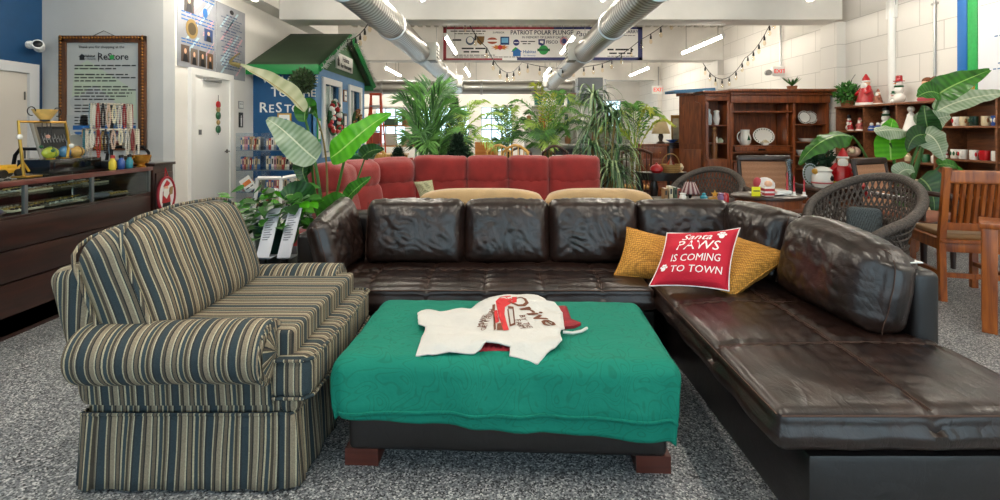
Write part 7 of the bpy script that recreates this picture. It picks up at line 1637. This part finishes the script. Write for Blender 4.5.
# ================================================================== CANED ARMCHAIRS
CANE = weave_mat('brown_cane_panel', '#c08e6c', '#9a6a4c')
def caned(lab, loc, rz):
    t = thing('caned_armchair', lab, 'chair', loc, rz); 
    MB().rbox((.29, .27, .05), .03, (8, 8, 3), None, T(0, 0, .42)).build('seat_frame', DKWOODZ, t); MB().rbox((.25, .24, .04), .035, (8, 8, 3), None, T(0, -.01, .49)).build('seat_cushion', mat('rust_seat', '#8a5540', .8), t)
    B = T(0, .26, .45) @ R(-10, 'X')
    for x in (-.27, .27): MB().tube([B @ V((x, 0, -.05)), B @ V((x, 0, .55))], .024, 8).build('back_post', DKWOODZ, t)
    MB().rbox((.29, .028, .035), .02, (8, 3, 3), None, B @ T(0, 0, .54)).build('top_rail', DKWOODZ, t); MB().box((0, 0, .06), (.5, .035, .05), B, bev=.006).build('lower_rail', DKWOODZ, t)
    MB().box((0, 0, .3), (.5, .012, .44), B).build('cane_panel', CANE, t)
    for s in (-1, 1):
        MB().tube([(s*.29, .27, .7), (s*.32, .05, .68), (s*.33, -.18, .67), (s*.32, -.25, .6), (s*.31, -.24, .5)], .026, 8).build('arm', DKWOODZ, t)
        MB().lathe([(.02, 0), (.028, .3), (.03, .42)], (s*.26, -.23, 0), 10).build('leg', DKWOODZ, t); MB().tube([(s*.25, .25, .42), (s*.25, .3, 0)], .024, 8).build('leg', DKWOODZ, t)
    return t
caned('dark caned-back armchair facing forward behind the round christmas table', (X(776, 5.3), 5.25, 0), -4)
caned('dark caned-back armchair turned aside right of the round christmas table', (X(912, 4.75), 4.78, 0), 26)
t = thing('gift_box', 'small red and white gift box on the arm of the turned caned armchair', 'box', (X(868, 4.5), 4.5, .70)); Mx = R(25, 'Z') @ R(-30, 'Y'); MB().box((0, 0, .06), (.05, .04, .13), Mx, bev=.004).build('box', REDC, t); MB().box((0, -.022, .06), (.03, .003, .1), Mx).build('white_label', PAPER, t)
# round table with christmas pieces
D = 4.45; xt = X(768, D); t = thing('round_table', 'dark oval side table holding a santa tray and candles', 'table', (xt, D, 0)); TT = .73
MB().lathe([(.30, 0), (.32, .01), (.32, .025), (.3, .035)], (0, 0, TT-.035), 36, sy=.72).build('top', DKWOODZ, t); MB().lathe([(.28, 0), (.285, .075)], (0, 0, TT-.11), 36, sy=.72).build('apron', CHERRY, t); MB().lathe([(.05, .05), (.035, .2), (.06, .4), (.04, TT-.1)], (0, 0, 0), 16).build('pedestal', DKWOODZ, t)
for k in range(4): a = PI/4+k*PI/2; MB().tube(bez([(0, 0, .2), (.15*math.cos(a), .12*math.sin(a), .15), (.25*math.cos(a), .18*math.sin(a), .01)], 8), .022, 8).build('foot', DKWOODZ, t)
t = thing('santa_head_tray', 'white platter with a santa face and plush beard on the round table', 'tray', (X(767, D), D-.02, TT)); MB().lathe([(.1, 0), (.17, .012), (.16, .02), (.1, .012)], (0, 0, 0), 24, sy=.7).build('platter', CERAM, t); MB().ball((-.02, .02, .08), (.085, .07, .07), 16, 10).build('white_beard', mat('plush_white', '#e6dcd8', .95, bump=.6, bscale=60), t); MB().ball((-.02, -.03, .095), (.04, .03, .03), 12, 8).build('face', SKIN, t); MB().ball((-.085, .02, .1), (.035, .045, .05), 10, 7).build('red_hat', mat('rose_hat', '#b5444c', .7), t)
MB().box((.09, -.02, .03), (.13, .16, .03), bev=.01).build('white_block', CERAM, t)
for i, (px, h) in enumerate(((782, .2), (787.5, .17), (796, .14))):
    t = thing('red_candle', f'thin red taper candle on the round table, {("tallest and leftmost", "middle one", "shortest and rightmost")[i]}', 'candle', (X(px, D), D-.08-.02*i, TT+.0), 0); MB().lathe([(.028, 0), (.012, .012), (.013, .035)], (0, 0, 0), 12).build('holder', CERAM, t); MB().cyl((0, 0, .03), (0, 0, h), .009, .004, 8).build('taper', mat('candle_red', '#b52a35', .5), t)
t = thing('glass_decanter', 'tall clear glass candlestick at the right of the round table', 'candlestick', (X(791.5, D), D+.04, TT)); MB().lathe([(.05, 0), (.02, .03), (.03, .08), (.018, .12), (.03, .17), (.018, .22), (.03, .27), (.03, .31)], (0, 0, 0), 16).build('stem', glassmat('cut_glass', '#dfe8ea', .3), t); MB().lathe([(.055, 0), (.055, .008)], (0, 0, 0), 16).build('foot', glassmat('cut_glass', '#dfe8ea', .3), t)
t = thing('price_tag', 'bright yellow price tag standing on the round table left side', 'price tag', (X(748, D), D-.14, TT)); MB().box((0, 0, .04), (.075, .008, .08), bev=.002).build('card', YELLOWC, t); MB().scribble(-.025, .03, .045, .02, FRONT((0, -.005, 0)), 2).build('marks', INK, t)
t = thing('striped_box', 'red and white striped box beside the yellow tag on the round table', 'box', (X(760, D), D-.13, TT)); MB().box((0, 0, .04), (.08, .07, .08), bev=.004).build('box', CERAM, t)
for z in (.018, .055): MB().box((0, 0, z), (.083, .073, .022)).build('red_stripe', REDC, t)
# black side table with snowman, ivy and plate (between the caned chairs)
D = 5.2; t = thing('side_table', 'dark square side table with christmas ornaments between the caned armchairs', 'table', (X(830, D)+.08, D+.17, 0)); MB().box((0, 0, .68), (.52, .44, .035), bev=.008).build('top', DKWOODZ, t); MB().box((0, 0, .62), (.46, .38, .08)).build('apron', DKWOODZ, t); MB().box((0, 0, .2), (.44, .36, .025)).build('lower_shelf', DKWOODZ, t)
for x in (-.22, .22):
    for y in (-.18, .18): MB().box((x, y, .3), (.04, .04, .6), bev=.004).build('leg', DKWOODZ, t)
zt2 = .698
t = thing('snowman_jar', 'white snowman cookie jar with flower on the side table', 'jar', (X(826, D), D+.06, zt2)); MB().lathe([(.07, 0), (.1, .04), (.1, .12), (.08, .16)], (0, 0, 0), 20).build('body', CERAM, t); MB().lathe([(.085, .16), (.095, .18), (.06, .21), (.02, .22)], (0, 0, 0), 18).build('lid', CERAM, t); MB().ball((-.09, -.02, .17), .03, 10, 7).build('yellow_flower', mat('flower_yellow', '#dca43c', .5), t); MB().ball((.04, -.085, .1), (.025, .02, .03), 10, 7).build('black_motif', BLACK, t); MB().tube([(.098*math.cos(a), .098*math.sin(a), .05) for a in [2*PI*k/16 for k in range(16)]], .009, 6, closed=True).build('red_band', mat('pink_red', '#bb5a5a', .4), t)
t = thing('artificial_fir', 'dark green fir sprig arrangement behind the snowman jar', 'plant', (X(821, 5.45), 5.47, zt2)); MB().lathe([(.05, 0), (.06, .09), (.05, .09)], (0, 0, 0), 14).build('pot', BLACK, t); mb = MB(); leafball(mb, 420, .17, .1, .2, .07, random.Random(19), (0, 0, .25), .2); mb.build('foliage', mat('fir_sprig', '#2a4a30', .6, var=.3, vscale=20), t, smooth=0)
platter((X(810, 5.4), 5.4, zt2), .09, .12, 'small blue grey plate standing at the left of the side table', -10, mat('blue_grey_plate', '#c3cbd0', .3))
santa((X(844, 5.24), 5.26, zt2), 'knitted elf doll in red with white hair on the side table', 1.45, 60, REDC)
t = thing('toy_ball', 'small yellow and teal ball ornament beside the elf doll', 'ornament', (X(836, 5.19), 5.2, zt2)); MB().ball((0, 0, .035), .035, 14, 9).build('ball', mat('ball_yellow', '#d3b12f', .4), t); MB().ball((.05, 0, .03), .03, 12, 8).build('teal_ball', mat('ball_teal', '#1d8a8a', .4), t)
# low glass-topped table with small lamp and trinkets behind the leather sofa
D = 4.55; xt = X(697, D); ZL = .665; t = thing('low_table', 'low dark table of trinkets behind the leather sofa corner', 'table', (xt, D, 0)); MB().box((0, 0, ZL-.02), (.74, .5, .04), bev=.006).build('top', BLKW, t)
for x in (-.33, .33):
    for y in (-.21, .21): MB().box((x, y, (ZL-.04)/2), (.045, .045, ZL-.04), bev=.004).build('leg', BLKW, t)
MB().box((0, 0, .58), (.66, .42, .06)).build('apron', BLKW, t)
t = thing('small_lamp', 'tiny lamp with red striped cone shade on the low trinket table', 'lamp', (X(690, D), D, ZL)); MB().lathe([(.035, 0), (.012, .015), (.02, .05), (.008, .075)], (0, 0, 0), 14).build('base', BLKMET, t)
mb = MB(); mb.grid(lambda a, b: V((.085-.045*b, 0, .06+.1*b)) @ Matrix.Rotation(a*2*PI, 3, 'Z'), 32, 2)
o_ = mb.build('striped_shade', stripes('lamp_stripes', [(1, '#c9b4ae'), (1, '#7d4a50')], .09), t, solid=.004)
for i, (px, c, h) in enumerate(((666, '#8a6a44', .1), (671, '#c7c0a4', .12), (675.5, '#4b5a44', .11), (679, '#a04a3c', .1))):
    book((X(px, D+.02), D+.06, ZL), h, .09, .03, (('brown', 'cream', 'olive', 'rust')[i], c), f'{("brown", "cream", "olive", "rust")[i]} small book standing left of the striped lamp', 'small books by the striped lamp')
t = thing('star_ornament', 'golden star-topped dish on the low trinket table', 'ornament', (X(712, D), D-.06, ZL)); MB().lathe([(.05, 0), (.06, .02), (.03, .035)], (0, 0, 0), 18).build('dish', GOLD, t); MB().prism([(.035*(1 if k % 2 == 0 else .42)*math.sin(2*PI*k/10), .035*(1 if k % 2 == 0 else .42)*math.cos(2*PI*k/10)) for k in range(10)], -.006, .006, FRONT((0, 0, .06))).build('star', mat('star_yellow', '#d9a13a', .4), t)
for i, (px, m, lab, k) in enumerate(((703, mat('teal_glass', '#3a8a9c', .2), 'small teal glass jar on the low trinket table', 0), (682, CERAM, 'small white pot in front of the striped lamp', 1), (724, REDC, 'small red ornament at the right of the low trinket table', 2), (720, mat('mauve_glaze', '#8b6a90', .3), 'small mauve pot between the star dish and red ornament', 1))): jar((X(px, D-.1), D-.12, ZL), .032, .07, m, 'trinket_jar', lab, 'jar', None, k)
# ================================================================== MISSION CHAIR, WOOD TABLE
D = 3.72; t = thing('mission_chair', 'reddish oak slat-back chair at the right edge of the photo', 'chair', (X(984, D), D+.12, 0), -16); w_ = .215; H = 1.02
def mp(x, z): return V((x, -.02-.10*max(0, z-.45)*-1*-1, z))
for s in (-1, 1):
    MB().tube([(s*w_, -.10, 0), (s*w_, -.08, .45), (s*w_, -.16, H)], .03, 4).build('back_post', MISSION, t)
    MB().box((s*w_, .36, .23), (.045, .045, .46), bev=.004).build('front_leg', MISSION, t); MB().box((s*w_, .14, .2), (.028, .44, .035)).build('side_stretcher', MISSION, t); MB().box((s*w_, .14, .42), (.03, .44, .07)).build('side_apron', MISSION, t)
MB().rbox((w_-.01, .016, .05), .012, (8, 2, 4), None, T(0, -.155, H-.07)).build('top_rail', MISSION, t); MB().box((0, -.095, .57), (2*w_, .03, .055), bev=.004).build('lower_rail', MISSION, t)
for k in range(8): x = -.15+.3*k/7; MB().tube([(x, -.095, .58), (x, -.153, H-.1)], .0165, 4, flat=.5).build('slat', MISSION, t)
MB().box((0, .14, .455), (2*w_+.03, .5, .03), bev=.008).build('seat', MISSION, t); MB().rbox((w_-.02, .22, .025), .02, (8, 8, 3), None, T(0, .14, .49)).build('seat_pad', mat('tan_leather_pad', '#8d6a44', .5), t)
MB().box((0, -.085, .41), (2*w_, .028, .07), bev=.003).build('back_apron', MISSION, t); MB().box((0, -.095, .2), (2*w_, .025, .035)).build('back_stretcher', MISSION, t)
t = thing('oak_table', 'reddish oak end table with square legs cut off by the right edge', 'table', (3.41, 3.12, 0), -43); TW = .3
MB().box((0, 0, .685), (.64, .34, .035), bev=.006).build('top', MISSION, t)
for x in (-.27, .27):
    for y in (-.13, .13): MB().box((x, y, .335), (.075, .065, .668), bev=.006).build('leg', MISSION, t)
for y in (-.13, .13): MB().prism([(-.24, .55), (-.2, .58), (.2, .58), (.24, .55), (.24, .668), (-.24, .668)], -.012, .012, FRONT((0, y, 0))).build('shaped_apron', MISSION, t)
for x in (-.27, .27): MB().box((x, 0, .61), (.025, .2, .11)).build('side_apron', MISSION, t)
t = thing('storage_tote', 'black tote with white label on the floor behind the wicker chair', 'box', (X(908, 3.95), 4.5, 0)); MB().lathe([(.18, 0), (.22, .3), (.23, .3), (.23, .32), (.2, .32)], (0, 0, 0), 4, R(45, 'Z')).build('tub', BLACK, t); MB().box((0, -.155, .22), (.12, .004, .05)).build('white_label', PAPER, t)
# ================================================================== CAMERA, LIGHT, VIEW
cam = bpy.data.cameras.new('camera'); cam.sensor_width = 36; cam.lens = 18; cam.shift_y = -.12; cam.shift_x = -.003; cam.clip_start = .05
co = bpy.data.objects.new('camera', cam); COL.objects.link(co); co.location = (0, 0, CH); co.rotation_euler = (PI/2, 0, 0); SC.camera = co
w = bpy.data.worlds.new('daylight'); SC.world = w; w.use_nodes = True
bg = w.node_tree.nodes['Background']; bg.inputs['Color'].default_value = (.72, .86, 1, 1); bg.inputs['Strength'].default_value = 3.0
SC.view_settings.view_transform = 'Standard'; SC.view_settings.look = 'None'; SC.view_settings.gamma = 1; SC.view_settings.exposure = 0.2
SC.view_settings.use_curve_mapping = False
SC.cycles.use_denoising = True; SC.cycles.max_bounces = 10; SC.cycles.transparent_max_bounces = 24; SC.cycles.diffuse_bounces = 5
SC.cycles.sample_clamp_indirect = 8
